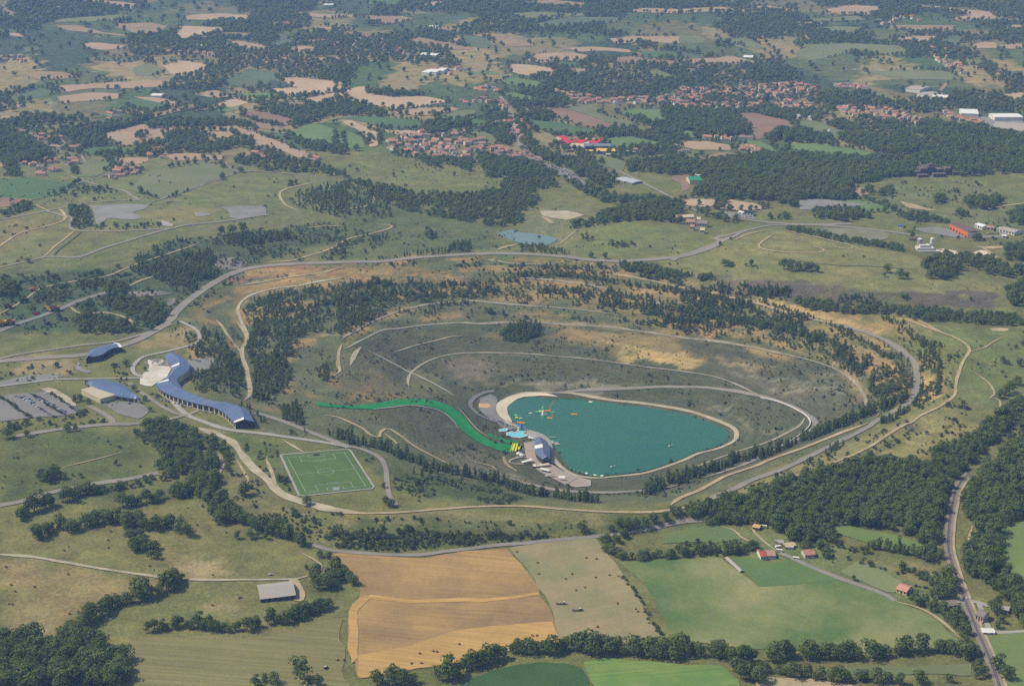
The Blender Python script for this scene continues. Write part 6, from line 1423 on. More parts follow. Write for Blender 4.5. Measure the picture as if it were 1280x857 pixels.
for ab, t, dp in (("120,650 235,650", 'white flat topped wing of the old manor', 14), ("150,700 245,706", 'tiled left front wing of the old manor', 18), ("262,716 372,724", 'long tiled right wing of the old manor', 20), ("265,672 300,676", 'small pale tower house behind the manor', 9), ("40,650 100,652", 'small tiled cottage left of the manor', 10), ("190,752 232,756", 'low tiled outhouse below the manor', 9), ("300,790 345,792", 'pale garden house below the manor', 8)):
    BH('manor_wing' if 'wing' in t else 'house', t, 'house', 'H', ab, dp, 7, 3, CREAM, TILE if 'tiled' in t else CREAM, 4, 'buildings of the old manor')
def ruin():
    p = D('A3', "940,650")[0]; r = empty('ruin', p, .1, 'hulking grey brown industrial ruin among the woods', 'ruin'); m = plain('sooty_concrete', C(116, 104, 98), .95, .2)
    for x, y, w, d, h in ((-40, 0, 20, 20, 9), (-22, 4, 12, 22, 14), (-6, 6, 16, 22, 17), (12, 3, 14, 18, 12), (28, 1, 12, 18, 14), (44, -4, 16, 16, 7), (-26, -16, 20, 12, 5), (6, -18, 26, 12, 7)):
        b = MB().box(x-w/2, x+w/2, y-d/2, y+d/2, -4, h).build('block', m, r)
        for k in range(4): xx = x-w/2+w*(k+.5)/4; MB().box(xx-w*.07, xx+w*.07, y-d/2-.15, y-d/2+.1, h*.3, h*.8).build('opening', DARKW, b)
    MB().box(-10, -1, -2, 8, 17.02, 21).build('upper_tower', m, r)
ruin()
REDR = plain('red_roofing', C(206, 58, 62), .6, .08); YEL = plain('yellow_cladding', C(236, 196, 86), .7, .08)
for ab, dp, h, wm, rm, t in (("290,190 400,222", 60, 7, CREAM, REDR, 'left red roofed factory hall with slanted side'), ("395,170 475,165", 40, 7, CREAM, REDR, 'middle red roofed factory hall'), ("520,200 600,212", 45, 7, CREAM, REDR, 'red roofed hall behind the blue grey one'),
    ("690,205 785,214", 48, 7, CREAM, REDR, 'right red roofed factory hall'), ("430,215 560,262", 40, 6, CREAM, CREAM, 'cream flat hall between the red ones'), ("590,205 690,212", 60, 6, CREAM, CREAM, 'pale hall between the red roofs'), ("640,250 950,252", 30, 8, DARKW, plain('blue_grey_sheet', C(122, 134, 148), .6, .06), 'long blue grey roofed hall in front of the red ones')):
    BH('factory_hall', t, 'factory', 'Z', ab, dp, h, 0 if rm is CREAM else 2, wm, rm, 0, 'halls of the red and yellow factory')
for k in range(9):
    x = 785+k*24; BH('canopy', 'yellow roofed bay in the row before the factory' , 'canopy', 'Z', f"{x},292 {x+20},292", 30, 5, 1.5, CREAM, YEL, 0, 'yellow bays of the factory')
BH('canopy', 'longer low yellow canopy left of the yellow bays', 'canopy', 'Z', "610,285 770,285", 14, 4, 1, CREAM, YEL, 0); BH('shed', 'white shed in front of the yellow bays', 'shed', 'Z', "890,335 980,338", 14, 6, 1.5, WHITE, GREYR, 2)
for ab, t in (("1000,600 1100,632", 'left pale grey shed by the curving road'), ("1060,615 1190,650", 'right pale grey shed by the curving road')): BH('shed', t, 'shed', 'Z', ab, 26, 4, 1.5, CONCW, plain('pale_blue_roof', C(184, 192, 194), .6, .06) if 'left' in t else bpy.data.materials['pale_blue_roof'], 0, 'pale sheds by the curving road')
BH('house', 'small pale tower house right of the factory', 'house', 'Z', "1205,290 1245,292", 12, 9, 2, CREAM, TILE, 2); BH('shed', 'white round ended shed beside the tower house', 'shed', 'Z', "1125,300 1150,300", 10, 6, 1, WHITE, WHITE, 1); BH('shed', 'long green grey shed beside the tower house', 'shed', 'Z', "1160,296 1225,297", 12, 4, 1, CONCW, plain('sage_roof', C(146, 168, 158), .7, .06), 0)
for reg, ab, dp, t in (('A3', "415,438 490,447", 30, 'long white roofed shed above the pale pasture'), ('A3', "660,478 738,484", 26, 'long grey shed below the small suburb'), ('A3', "838,342 892,348", 60, 'grey white works beyond the suburb'), ('A3', "878,362 925,372", 60, 'white works hall right of the grey one'), ('A3', "930,372 985,378", 50, 'pinkish works hall at the end of the works'), ('A3', "1045,436 1110,438", 60, 'broad cream works hall at the right edge'),
    ('A3', "1170,450 1275,450", 45, 'very long white works hall at the right edge'), ('A3', "1160,486 1290,496", 90, 'wide pale grey depot at the right edge'), ('A3', "236,219 270,221", 40, 'white shed on the ridge above the town'), ('A2', "312,216 372,218", 40, 'white terrace of works in the upper town'), ('A2', "318,282 345,284", 60, 'tall white works block left of the white group'),
    ('A2', "348,280 372,282", 50, 'white works block in the middle of the white group'), ('A2', "376,276 400,277", 50, 'white works block right of the white group'), ('A2', "340,106 372,107", 30, 'small bright shed far in the woods'), ('A1', "745,178 775,178", 30, 'pale farm shed in the hill hamlet'), ('A1', "560,362 600,364", 30, 'pale green sheds beside the crop field'), ('A3', "1040,530 1060,532", 20, 'lone pale shed by the far wood'), ('A1', "1205,24 1240,24", 30, 'tiny white sheds on the horizon fields'), ('T', "590,415 690,415", 14, 'long red roofed row of stables below the round wood')):
    BH('works_hall' if 'works' in t else 'shed', t, 'building', reg, ab, dp, 9 if 'works' in t else 5, 2, WHITE, TILE if 'red' in t else (GREYR if 'grey' in t else ROOFBD), 0)
# houses: a few shapes, each house a thing with its own walls and roof
HP = []
for i, (L, d, h, rh) in enumerate([(11, 8, 4.6, 2.2), (14, 9, 5.2, 2.4), (9, 8, 5.6, 2.0), (17, 8, 4.2, 2.2), (12, 10, 6.2, 2.6)]):
    w = MB(); gable_walls(w, L, d, h, rh, 0); n = len(w.f)
    for k in range(3):
        x = -L/2+L*(k+.5)/3
        for z0 in ((1.2,) if h < 5 else (1.0, 3.4)): w.box(x-.55, x+.55, -.08, .04, z0, z0+1.3, 1)
    g = gable(MB(), L, d, h, rh); g.box(L*.25, L*.25+.8, d*.5-.4, d*.5+.4, h+rh-.6, h+rh+.9)
    def mk(nm, mb, mats):
        me = bpy.data.meshes.new(nm); me.from_pydata([(x, y-d/2, z) for x, y, z in mb.v], [], mb.f); [me.materials.append(m) for m in mats]; me.polygons.foreach_set('material_index', np.array(mb.fm, np.int32)); me.update(); return me
    HP.append((mk('wall', w, [WALL, GLASS]), mk('roof', g, [TILE])))
hs = bpy.data.collections.new('house_kinds')
for i, (w, r) in enumerate(HP):
    me = bpy.data.meshes.new('house'); bm = bmesh.new(); bm.from_mesh(w); nw = len(bm.faces); bm.from_mesh(r); bm.faces.ensure_lookup_table()
    for f in bm.faces[nw:]: f.material_index = 2
    bm.to_mesh(me); bm.free(); [me.materials.append(m) for m in (WALL, GLASS, TILE)]; hs.objects.link(bpy.data.objects.new('house', me))
NH = [0]; EXTRA = []
def village(reg, txt, n, label, group, ang0=0.0, size=1.0, spread=.35):
    poly = D(reg, txt)[:, :2]; lo, hi = poly.min(0), poly.max(0); got = []; tries = 0
    while len(got) < n and tries < n*60:
        tries += 1; p = rng.uniform(lo, hi)
        if not in_poly(poly, p[:1], p[1:])[0] or any((p[0]-q[0])**2+(p[1]-q[1])**2 < (10.5*size)**2 for q in got): continue
        got.append(p)
    for p in got:
        z = float(hz(p[0], p[1])); a = ang0+rng.normal()*spread+(math.pi/2 if rng.random() < .35 else 0); s = size*rng.uniform(.85, 1.25)
        if NH[0] >= 292: EXTRA.append((p[0], p[1], z, a, s)); continue
        NH[0] += 1; w, r = HP[rng.integers(len(HP))]; o = bpy.data.objects.new('house', w); COL.objects.link(o); o.location = (p[0], p[1], z); o.rotation_euler = (0, 0, a); o.scale = (s, s, s)
        tag(o, label, 'house', group); c = bpy.data.objects.new('roof', r); COL.objects.link(c); c.parent = o
village('B1', "395,65 420,45 470,30 530,35 500,55 430,78", 10, 'tile roofed house in the hamlet above the spoil heap', 'houses of the hamlet above the heap', .2)
village('B1', "80,15 130,0 250,15 240,50 150,60", 11, 'low house in the hamlet at the upper left', 'houses of the upper left hamlet', .1)
village('A2', "175,520 300,496 420,500 520,510 560,542 640,560 730,588 700,602 600,590 480,602 380,592 220,572", 84, 'tile roofed house packed in the hill village', 'houses of the hill village', .3, 1.1)
village('A2', "555,378 600,372 640,400 650,430 600,400", 10, 'house at the upper end of the straight village road', 'houses at the top of the village road', .2)
village('A2', "575,465 650,445 660,520 640,510 600,480", 12, 'house left of the straight village road', 'houses left of the village road', .9)
village('A2', "665,440 690,445 700,540 740,600 715,600 690,560 672,500", 12, 'house right of the straight village road', 'houses right of the village road', .9)
village('Z', "0,330 80,360 150,385 130,400 60,390 0,360", 5, 'pale house at the head of the car lot', 'houses at the head of the car lot', -.5)
village('T', "610,460 690,470 740,490 700,500 620,480", 14, 'grey roofed cottage in the small estate below the woods', 'cottages of the small estate', .1)
village('T', "390,405 480,400 600,410 560,420 420,418", 5, 'house hidden below the round wood', 'houses below the round wood', 0)
village('T', "0,490 40,490 40,510 0,512", 1, 'small white farmhouse left of the pastures', None, 0); village('T', "235,485 290,485 290,500 235,502", 2, 'white farmhouse beside the long hedge', 'white farmhouses by the hedge', 0)
village('A1', "20,490 120,480 210,500 250,530 330,545 300,560 150,555", 18, 'scattered house in the left hamlet', 'houses of the left hamlet', 0)
village('A1', "80,600 180,590 300,595 290,640 150,640", 10, 'house in the lower left hamlet', 'houses of the lower left hamlet', 0)
village('A1', "520,565 600,555 610,590 540,600", 6, 'house by the winding stubble', 'houses by the winding stubble', 0); village('A1', "380,640 470,610 540,630 520,655", 6, 'house under the olive hilltop', 'houses under the hilltop', 0)
village('A1', "880,575 980,560 1010,590 920,605", 8, 'house in the grove beside the hilltop', 'houses of the grove', 0); village('A1', "1140,580 1190,580 1200,605 1150,605", 4, 'white house at the hilltop corner', 'houses at the hilltop corner', 0)
village('A1', "350,425 450,410 450,450 380,455", 8, 'house near the striped plots', 'houses by the striped plots', 0)
village('A3', "150,510 270,508 270,522 150,526", 5, 'house at the foot of the round wood', 'houses by the round wood', 0)
village('A3', "570,400 700,400 860,425 930,450 860,468 700,445 600,425", 62, 'house of the loose suburb right of the town', 'houses of the suburb', .2)
village('A3', "0,395 150,380 300,385 400,378 500,395 510,408 400,412 200,408 0,405", 80, 'house in the front rows of the far town', 'houses of the front of the town', .2)
village('A3', "0,330 200,332 420,310 520,325 500,345 320,372 0,385", 190, 'house of the far town', 'houses of the far town', .2)
village('A3', "560,310 700,325 690,345 580,325", 16, 'far house', 'far houses', 0); village('A3', "930,175 1000,190 1060,270 1040,285 950,235", 30, 'far house', 'far houses', 0); village('A3', "700,75 860,60 900,80 760,95", 14, 'far house', 'far houses', 0)
village('A3', "960,415 1050,440 1150,470 1140,480 1000,440", 26, 'far house', 'far houses', 0); village('A3', "0,240 70,235 120,255 30,290", 16, 'far house', 'far houses', 0)
village('A2', "790,330 1000,372 1190,365 1280,345 1280,395 1150,395 900,385", 60, 'far house', 'far houses', 0); village('A2', "50,105 250,180 330,220 300,230 90,160", 44, 'far house', 'far houses', 0); village('A2', "330,260 480,240 490,262 400,290", 14, 'far house', 'far houses', 0)
village('A2', "460,375 560,365 600,385 480,395", 8, 'far house', 'far houses', 0); village('A2', "510,325 600,325 600,345 520,345", 9, 'far house', 'far houses', 0); village('A2', "0,150 100,160 100,190 0,180", 10, 'far house', 'far houses', 0)
village('A1', "600,195 720,175 830,200 800,215 640,210", 24, 'far house', 'far houses', 0); village('A1', "920,215 1080,215 1280,245 1200,262 960,235", 30, 'far house', 'far houses', 0); village('A1', "1000,85 1100,95 1170,105 1060,105", 10, 'far house', 'far houses', 0)
village('A1', "0,205 90,200 80,240 0,235", 8, 'far house', 'far houses', 0); village('A1', "1180,155 1280,150 1280,175 1200,180", 10, 'far house', 'far houses', 0); village('A1', "180,30 260,35 250,45 190,42", 5, 'far house', 'far houses', 0)
gn_mass('far_houses', EXTRA, None, 'houses of the far towns too small to tell apart', 'houses', hs)

# ------------------------------------------------------------------ football pitch
def pitch():
    pc = D('F', "110,172 872,108 1160,552 325,640")[:, :2]
    gate = sheet('football_pitch', pc, land('astroturf', C(88, 112, 60), C(98, 120, 66), .03, .5, (R_(-28), 11, .06), .08), .55, label='green football pitch with white lines above the left road', cat='football pitch')
    q = D('F', "176,203 828,150 1072,530 388,602")[:, :2]                       # touchlines, far left then round
    def uv(u, v): return (q[0]*(1-u)+q[1]*u)*(1-v)+(q[3]*(1-u)+q[2]*u)*v      # u across 68 m, v along 105 m towards the viewer
    W_, L_ = 68., 105.
    m = plain('white_lines', C(196, 208, 186), .8, .05); V = []; F = []
    def line(pts, w=.34, closed=False):
        c = resample(np.array([uv(a/W_, b/L_) for a, b in pts]), 2); v, f = strip_verts(c, w, .85, 2); k = len(V); V.extend(v); F.extend(f+k)
    line([(0, 0), (W_, 0)]); line([(0, L_), (W_, L_)]); line([(0, 0), (0, L_)]); line([(W_, 0), (W_, L_)]); line([(0, L_/2), (W_, L_/2)])
    line([(34+9.15*math.cos(a), L_/2+9.15*math.sin(a)) for a in np.linspace(0, 2*math.pi, 40)])
    for s, g in ((0, 1), (L_, -1)):
        for hw, dp in ((20.16, 16.5), (9.16, 5.5)): line([(34-hw, s), (34-hw, s+g*dp), (34+hw, s+g*dp), (34+hw, s)])
        line([(34+9.15*math.cos(a), s+g*(11+9.15*math.sin(a))) for a in np.linspace(.65, math.pi-.65, 14)])
    tag(mesh_obj('pitch_lines', V, F, m, gate), None)
    for v_, t in ((0, 'white goal at the far end of the football pitch'), (1, 'white goal at the near end of the football pitch')):
        p = uv(.5, v_); e = uv(.55, v_)-uv(.45, v_); r = empty('goal', (*p, float(hz(*p))+.6), math.atan2(e[1], e[0]), t, 'goal', 'goals of the football pitch'); sg = 1 if v_ == 0 else -1
        for x in (-3.66, 3.66): MB().cyl((x, 0), .07, .07, 0, 2.44, 6).build('goalpost', WHITE, r)
        MB().cyl((0, 2.44), .07, .07, -3.7, 3.7, 6, axis='x').build('crossbar', WHITE, r)
        MB().poly([(-3.66, .02*sg, 2.4), (3.66, .02*sg, 2.4), (3.66, 2*sg, 0), (-3.66, 2*sg, 0)]).build('net', plain('net', C(200, 204, 200), .9, .1) if v_ == 0 else bpy.data.materials['net'], r)
    kerb = resample(np.vstack([grow(pc, 1.6), grow(pc, 1.6)[:1]]), 6)
    road('pitch_path', None, kerb, 2.2, CONC, .7, 'pale kerb path round the football pitch', 'path', 0)
    for reg, a, t in (('F', "870,105 1000,300 1165,550", 'right'), ('F', "110,172 210,400 328,640", 'left')):
        c = resample(D(reg, a)[:, :2], 4); m_ = MB(); base = np.array([*c[len(c)//2], float(hz(*c[len(c)//2]))])
        r = empty('rail_fence', base, 0, f'low white railing along the {t} touchline of the pitch', 'railing', 'railings of the pitch')
        v, f = strip_verts(c, .12, 1.6, 2); mesh_obj('rail', v-base, f, WHITE, r)
        for p in c[::2]: z = float(hz(*p)); m_.box(p[0]-.06-base[0], p[0]+.06-base[0], p[1]-.06-base[1], p[1]+.06-base[1], z-base[2], z-base[2]+1.6)
        m_.build('rail_posts', WHITE, r)
pitch()

# ------------------------------------------------------------------ the leisure shore
ring_ = grow(lw, 9); road('lake_path', None, np.vstack([ring_, ring_[:1]]), 6, GRAVEL, .7, 'pale path round the lake', 'path', .2)
yard('beach', 'L', "690,100 640,80 540,66 430,73 330,93 260,118 220,150 213,195 233,240 278,277 350,300 332,275 302,225 294,185 318,150 378,113 450,93 560,92 640,98", SAND, 'pale sand beach round the head of the lake', .9)
yard('shore_plaza', 'L', "430,452 500,440 512,520 560,580 640,612 700,655 830,708 935,735 940,782 820,792 740,770 600,700 500,622 440,560", PAVE, 'pink paved plaza by the lake pavilion', .75)
yard('shore_terrace', 'L', "440,340 520,368 600,395 640,432 655,560 690,610 640,615 560,582 508,520 500,440 450,400", CONC, 'pale terrace round the lake pavilion', .85)
road('plaza_line', 'L', "690,655 760,690 835,715", 2.5, CONC, 1.05, 'pale band along the plaza', 'path', 0); road('plaza_line', 'L', "760,762 800,738 838,712", 2, CONC, 1.05, 'pale band across the plaza', 'path', 0); road('plaza_line', 'L', "932,735 934,780", 2.5, CONC, 1.05, 'pale end band of the plaza', 'path', 0)
yard('beach_court', 'L', "82,148 182,150 182,186 80,182", land('court_sand', C(224, 184, 128), C(216, 176, 120), .1, .5), 'orange sand beach volleyball court', .8)
yard('shore_yard', 'L', "90,110 180,75 230,110 215,160 230,230 300,290 380,300 420,340 300,350 220,300 130,240 80,190", YARD, 'grey picnic ground behind the beach', .6)
road('shore_road', 'L', "200,55 140,62 90,82 45,110 18,150 35,195 80,235 140,265 220,295 300,330", 6, ASPD, .95, 'dark loop road behind the beach', 'road', 0)
road('shore_road', 'L', "270,560 290,600 330,640 372,668", 3, DIRT, .9, 'dirt path down from the snack bars', 'path', 0)
road('shore_road', 'L', "330,580 400,560 480,570 510,600 440,612 350,612 315,600 330,580", 3, GRAVEL, .9, 'gravel loop round the green oval', 'path', 0)
SKI = land('ski_matting', C(28, 130, 62), C(48, 146, 82), .05, .6, None, .1)
def slope(txt_top, txt_bot, label): 
    t = D('px', txt_top); b = D('px', txt_bot); sheet('ski_slope', np.vstack([t, b[::-1]]), SKI, .8, 0, step=5, label=label, cat='ski slope')
slope("396,503 420,506.5 440,507.5 467,505 490,501 520,498.5 545,501 565,509 578,519 586,529 594,539 606,547 620,553 636,556 642,557", "398,508 420,509.5 440,511 470,512 490,508 512,506 535,508 554,514 566,524 575,536 587,546 606,557 626,564 640,566", 'bright green dry ski slope curving down to the lake')
slope("608,541 622,546 638,551 650,553", "607,543.5 620,549 636,555 645,557", 'short upper lane of the green ski slope')
road('slope_edge', 'px', "467,512 490,509.5 512,507 535,509.5 553,515.5 565,525 573,536.5", 3, CONC, .95, 'pale maintenance path along the ski slope', 'path', .3)
road('slope_edge', 'px', "560,503.5 575,513 586,525 596,536 608,545 622,550", 2, DIRT, .95, 'thin path above the ski slope', 'path', .3)
POOLW = plain('pool_water', C(120, 214, 226), .15, .05, .3, .5)
def pool(reg, txt, label):
    p = D(reg, txt)[:, :2]; c = p.mean(0); z = float(hz(*c)); r = empty('pool', (*c, z), 0, label, 'pool', 'splash pools'); g = grow(p, 1.2); m = MB()
    n = len(p)
    for i in range(n):
        j = (i+1) % n; m.poly([(*(p[i]-c), 1.25), (*(p[j]-c), 1.25), (*(g[j]-c), 1.25), (*(g[i]-c), 1.25)]); m.poly([(*(g[i]-c), 1.25), (*(g[j]-c), 1.25), (*(g[j]-c), -1.5), (*(g[i]-c), -1.5)])
    m.build('pool_rim', WHITE, r); MB().poly([(*(q-c), 1.1) for q in p]).build('water', POOLW, r)
pool('L', "300,372 340,368 400,382 440,392 448,404 400,412 335,402 300,388", 'long turquoise splash pool behind the slides'); pool('L', "238,350 285,346 300,352 290,362 245,360", 'small turquoise paddling pool beside the long one'); pool('L', "385,352 430,350 440,372 400,376 380,366", 'blue round pool under the blue tower')
def tower():
    p = D('L', "402,352")[0]; r = empty('slide_tower', p, .2, 'small blue and white slide tower by the pools', 'slide tower'); bl = plain('blue_canvas', C(52, 108, 196), .7, .08)
    for x in (-3, 3):
        for y in (-3, 3): MB().cyl((x, y), .2, .2, 0, 6, 6).build('post', WHITE, r)
    MB().box(-3.4, 3.4, -3.4, 3.4, 3, 3.3).build('deck', WHITE, r); MB().cyl((0, 0), 5.2, .3, 6, 8.5, 4).build('canopy', bl, r)
    MB().poly([(3.4, -1, 3.2), (11, -2, .8), (11, -.6, .8), (3.4, .4, 3.2)]).poly([(3.4, .4, 3.0), (11, -.6, .6), (11, -2, .6), (3.4, -1, 3.0)]).build('chute', bl, r)
tower()
YI = plain('yellow_inflatable', C(214, 214, 40), .5, .06); 
for a, b, t in (("352,465 335,520", "left", 'leftmost yellow inflatable slide lane at the foot of the ski slope'), ("372,462 358,515", "mid", 'middle yellow inflatable slide lane'), ("398,468 382,505", "right", 'right hand yellow inflatable slide lane')):
    q = D('L', a); c = q.mean(0); d = q[1]-q[0]; L = np.linalg.norm(d[:2]); r = empty('inflatable_slide', c, math.atan2(d[1], d[0]), t, 'slide', 'yellow slides')
    MB().box(-L/2, L/2, -1.6, 1.6, .6, 1.3).build('bed', YI, r)
    for s in (-1.7, 1.7): MB().cyl((s, 1.5), .5, .5, -L/2, L/2, 8, axis='x').build('side_tube', YI, r)
def canopy(reg, ab, dp, label, m=None, h=3.2):
    a, b = D(reg, ab); e = b-a; L = np.linalg.norm(e[:2]); r = empty('canopy', (a+b)/2, math.atan2(e[1], e[0]), label, 'canopy')
    MB().box(-L/2, L/2, 0, dp, h, h+.3).build('canopy_roof', m or WHITE, r)
    for x in np.linspace(-L/2+.4, L/2-.4, max(2, int(L/6))):
        for y in (.4, dp-.4): MB().box(x-.1, x+.1, y-.1, y+.1, -1, h).build('post', CONCW, r)
canopy('L', "420,613 500,604", 5, 'long white snack bar canopy'); canopy('L', "545,668 615,682", 5, 'white canopy below the terrace'); canopy('L', "530,645 628,634", 5, 'cream canopy beside the terrace', CREAM); canopy('L', "690,735 740,742", 7, 'grey white canopy at the plaza edge'); canopy('L', "600,715 660,712", 4, 'green grey canopy at the plaza foot', GREYR); canopy('L', "455,425 495,436", 4, 'small white canopy above the plaza')
for x, y, t in ((388, 540, 'white marquee tent at the foot of the slides'), (412, 552, 'smaller white marquee tent beside the first'), (515, 635, 'small dark kiosk tent beside the snack bar')):
    p = D('L', f"{x},{y}")[0]; r = empty('marquee', p, .3, t, 'tent', 'tents by the slides'); MB().box(-2.6, 2.6, -2.6, 2.6, -.5, 2.4).build('tent_walls', DARKW if 'dark' in t else WHITE, r); MB().cyl((0, 0), 4, .1, 2.41, 4.6, 4).build('tent_roof', WHITE, r)
PG = plain('green_parasol', C(70, 140, 92), .8, .08)
for i, (x, y) in enumerate(((785, 652), (815, 664), (845, 676), (876, 686), (907, 694), (942, 705), (972, 707), (1000, 712), (1026, 712))):
    p = D('L', f"{x},{y}")[0]; r = empty('parasol', p, 0, ('white' if i in (4, 6, 8) else 'green')+' parasol in the row along the lower shore', 'parasol', ('white' if i in (4, 6, 8) else 'green')+' parasols along the lower shore'); MB().cyl((0, 0), .06, .06, 0, 2.6, 6).build('pole', WHITE, r); MB().cyl((0, 0), 2.3, .1, 2.3, 3.1, 8).build('canopy', WHITE if i in (4, 6, 8) else PG, r)
LZ = LAKE_Z+.05
def on_lake(reg, txt): return at_z(P(reg, txt), LZ)
def float_(x, y, w, d, h, m, label, shape='box'):
    p = on_lake('K', f"{x},{y}")[0]; r = empty('inflatable', (*p, LZ), rng.uniform(-.5, .5), label, 'inflatable', 'inflatables on the lake')
    if shape == 'ice': MB().cyl((0, 0), w/2, w*.2, -.3, h, 7).build('climbing_block', m, r); MB().cyl((w*.55, -.5), w*.22, w*.16, -.3, h*.4, 7).build('step', m, r)
    else:
        for s in (-1, 1): MB().cyl((s*d/2, .3), .55, .55, -w/2, w/2, 8, axis='x').build('tube', m, r)
        MB().box(-w/2, w/2, -d/2, d/2, .2, .7).build('deck', m, r)
ORI = plain('orange_inflatable', C(222, 150, 60), .5, .06); TEI = plain('green_inflatable', C(120, 200, 150), .5, .06); YEI = plain('lemon_inflatable', C(220, 216, 96), .5, .06)
float_(337, 325, 7, 5, 6, WHITE, 'white inflatable iceberg in the swimming zone', 'ice'); float_(335, 260, 5, 4, 3, TEI, 'pale green inflatable dome farthest from the beach', 'ice'); float_(385, 286, 8, 3, 1, ORI, 'orange inflatable bridge right of the iceberg'); float_(318, 292, 8, 3, 1, YEI, 'lemon inflatable bridge left of the iceberg')
float_(405, 364, 7, 3, 1, ORI, 'orange inflatable raft at the end of the buoy line'); float_(664, 324, 8, 3.5, 1, ORI, 'lone orange raft out on the lake'); float_(282, 296, 8, 1.6, 1, TEI, 'thin green inflatable beam'); float_(438, 303, 6, 1.4, 1, TEI, 'short green inflatable beam by the buoys'); float_(197, 313, 4, 2, 1, WHITE, 'small white raft near the beach')
float_(98, 414, 11, 3, 1, ORI, 'long orange raft moored at the beach'); float_(50, 358, 4, 3, 1, YEI, 'small lemon raft close to the beach'); float_(42, 334, 4, 2.4, 1, TEI, 'small green raft close to the beach'); float_(92, 366, 3.5, 2, 1, YEI, 'tiny lemon raft beside the beach'); float_(842, 191, 5, 3, 1.6, WHITE, 'small white boat by the far shore')
def buoys(pts, m, label, step=2.2, rr=.6):
    c = resample(on_lake('K', pts), step); b = np.array([*c[len(c)//2], LZ]); r = empty('buoy_line', b, 0, label, 'buoy line'); mb = MB()
    for p in c: mb.cyl((p[0]-b[0], p[1]-b[1]), rr, rr*.6, -.1, .5, 6)
    o = mb.build('buoys', m, r); o['kind'] = 'stuff'
buoys("480,150 440,200 402,250 418,285 432,310 434,346", ORI, 'orange buoy line closing the swimming zone'); buoys("85,336 180,345 280,350 380,350", WHITE, 'dotted white buoy line in front of the beach', 9, .5)
def pontoon(reg, a, w, label):
    q = on_lake(reg, a); d = q[1]-q[0]; L = np.linalg.norm(d); r = empty('pontoon', (*(q.mean(0)), LZ), math.atan2(d[1], d[0]), label, 'pontoon'); MB().box(-L/2, L/2, -w/2, w/2, .3, .7).build('deck', CONC, r)
    for x in np.linspace(-L/2+1, L/2-1, 4): MB().cyl((x, 0), .5, .5, -.6, .3, 8).build('float', WHITE, r)
pontoon('K', "400,570 470,571", 2.4, 'white pontoon below the pavilion'); pontoon('K', "432,608 440,640", 3, 'short white landing stage at the pavilion'); pontoon('K', "462,625 490,650", 6, 'grey landing platform at the pavilion')
for x, y, t in ((1245, 468, 'white speed boat trailing a short wake'), (1030, 545, 'small white boat on the lower lake')):
    p = on_lake('C2', f"{x},{y}")[0]; r = empty('boat', (*p, LZ), .5, t, 'boat', 'boats on the lake')
    m = MB(); h = [(-3, -1), (1.2, -1.1), (3.4, 0), (1.2, 1.1), (-3, 1)]; m.poly([(a, b, .8) for a, b in h]); [m.poly([(h[i][0]*.9, h[i][1]*.7, -.2), (h[(i+1) % 5][0]*.9, h[(i+1) % 5][1]*.7, -.2), (*h[(i+1) % 5], .8), (*h[i], .8)]) for i in range(5)]; m.build('hull', WHITE, r); MB().box(-1, .6, -.6, .6, .81, 1.5).build('cabin', GLASS, r)
# pale safety wall round the hairpin
def hairpin_wall():
    c = curve(D('C3', "300,289 345,299 400,318 452,345 478,366 484,388 468,410 440,433 410,452 380,469"), 4); b = np.array([*c[len(c)//2], float(hz(*c[len(c)//2]))]); r = empty('barrier', b, 0, 'white safety wall round the hairpin right of the lake', 'barrier')
    V = []; F = []
    for off, z in ((-.5, 0), (-.5, 1.7), (.5, 1.7), (.5, 0)):
        t = np.gradient(c, axis=0); t /= np.linalg.norm(t, axis=1)[:, None]; q = c+np.column_stack([-t[:, 1], t[:, 0]])*off; V.append(np.column_stack([q, hz(q[:, 0], q[:, 1])+z])-b)
    n = len(c); V = np.vstack(V)
    for k in range(3):
        for i in range(n-1): F.append((k*n+i, k*n+i+1, (k+1)*n+i+1, (k+1)*n+i))
    mesh_obj('barrier_wall', V, F, WHITE, r)
hairpin_wall()

# ------------------------------------------------------------------ railway
def railway():
    c = curve(D('U', "520,-190 480,-150 452,-100 440,-50 432,-10 421,60 415,160 430,240 455,320 485,400 520,490 560,590 605,690 655,820 690,920"), 5)
    v, f = strip_verts(c, 9+3*(fbm(c[:, 0]/20, c[:, 1]/20, 2)-.5), .8, 3); tag(mesh_obj('railway_bed', v, f, land('ballast', C(152, 140, 128), C(134, 124, 114), .05, .6, None, .2), smooth_=True), 'pinkish grey ballast bed of the railway', 'railway', None, 'structure')
    b = np.array([*c[len(c)//2], float(hz(*c[len(c)//2]))]); r = empty('railway_track', b, 0, 'single railway track running down the right side', 'railway track')
    t = np.gradient(c, axis=0); t /= np.linalg.norm(t, axis=1)[:, None]; nn = np.column_stack([-t[:, 1], t[:, 0]])
    for s in (-.75, .75): v, f = strip_verts(c+nn*s, .28, 1.25, 2); mesh_obj('rail', v-b, f, plain('rail_steel', C(96, 86, 82), .5, .1) if s < 0 else bpy.data.materials['rail_steel'], r)
    m = MB(); cc = resample(c, 2.0)
    tt = np.gradient(cc, axis=0); tt /= np.linalg.norm(tt, axis=1)[:, None]
    for p, d in zip(cc, tt):
        n_ = np.array([-d[1], d[0]]); z = float(hz(*p))+1.08; m.poly([(*(p+n_*1.3+d*.25-b[:2]), z-b[2]), (*(p-n_*1.3+d*.25-b[:2]), z-b[2]), (*(p-n_*1.3-d*.25-b[:2]), z-b[2]), (*(p+n_*1.3-d*.25-b[:2]), z-b[2])])
    m.build('sleeper_row', plain('sleepers', C(110, 98, 90), .9, .1), r)
    road('railway_path', None, c+nn*5.6, 2.6, DIRT, .95, 'pale service path beside the rails', 'path', .2)
railway()

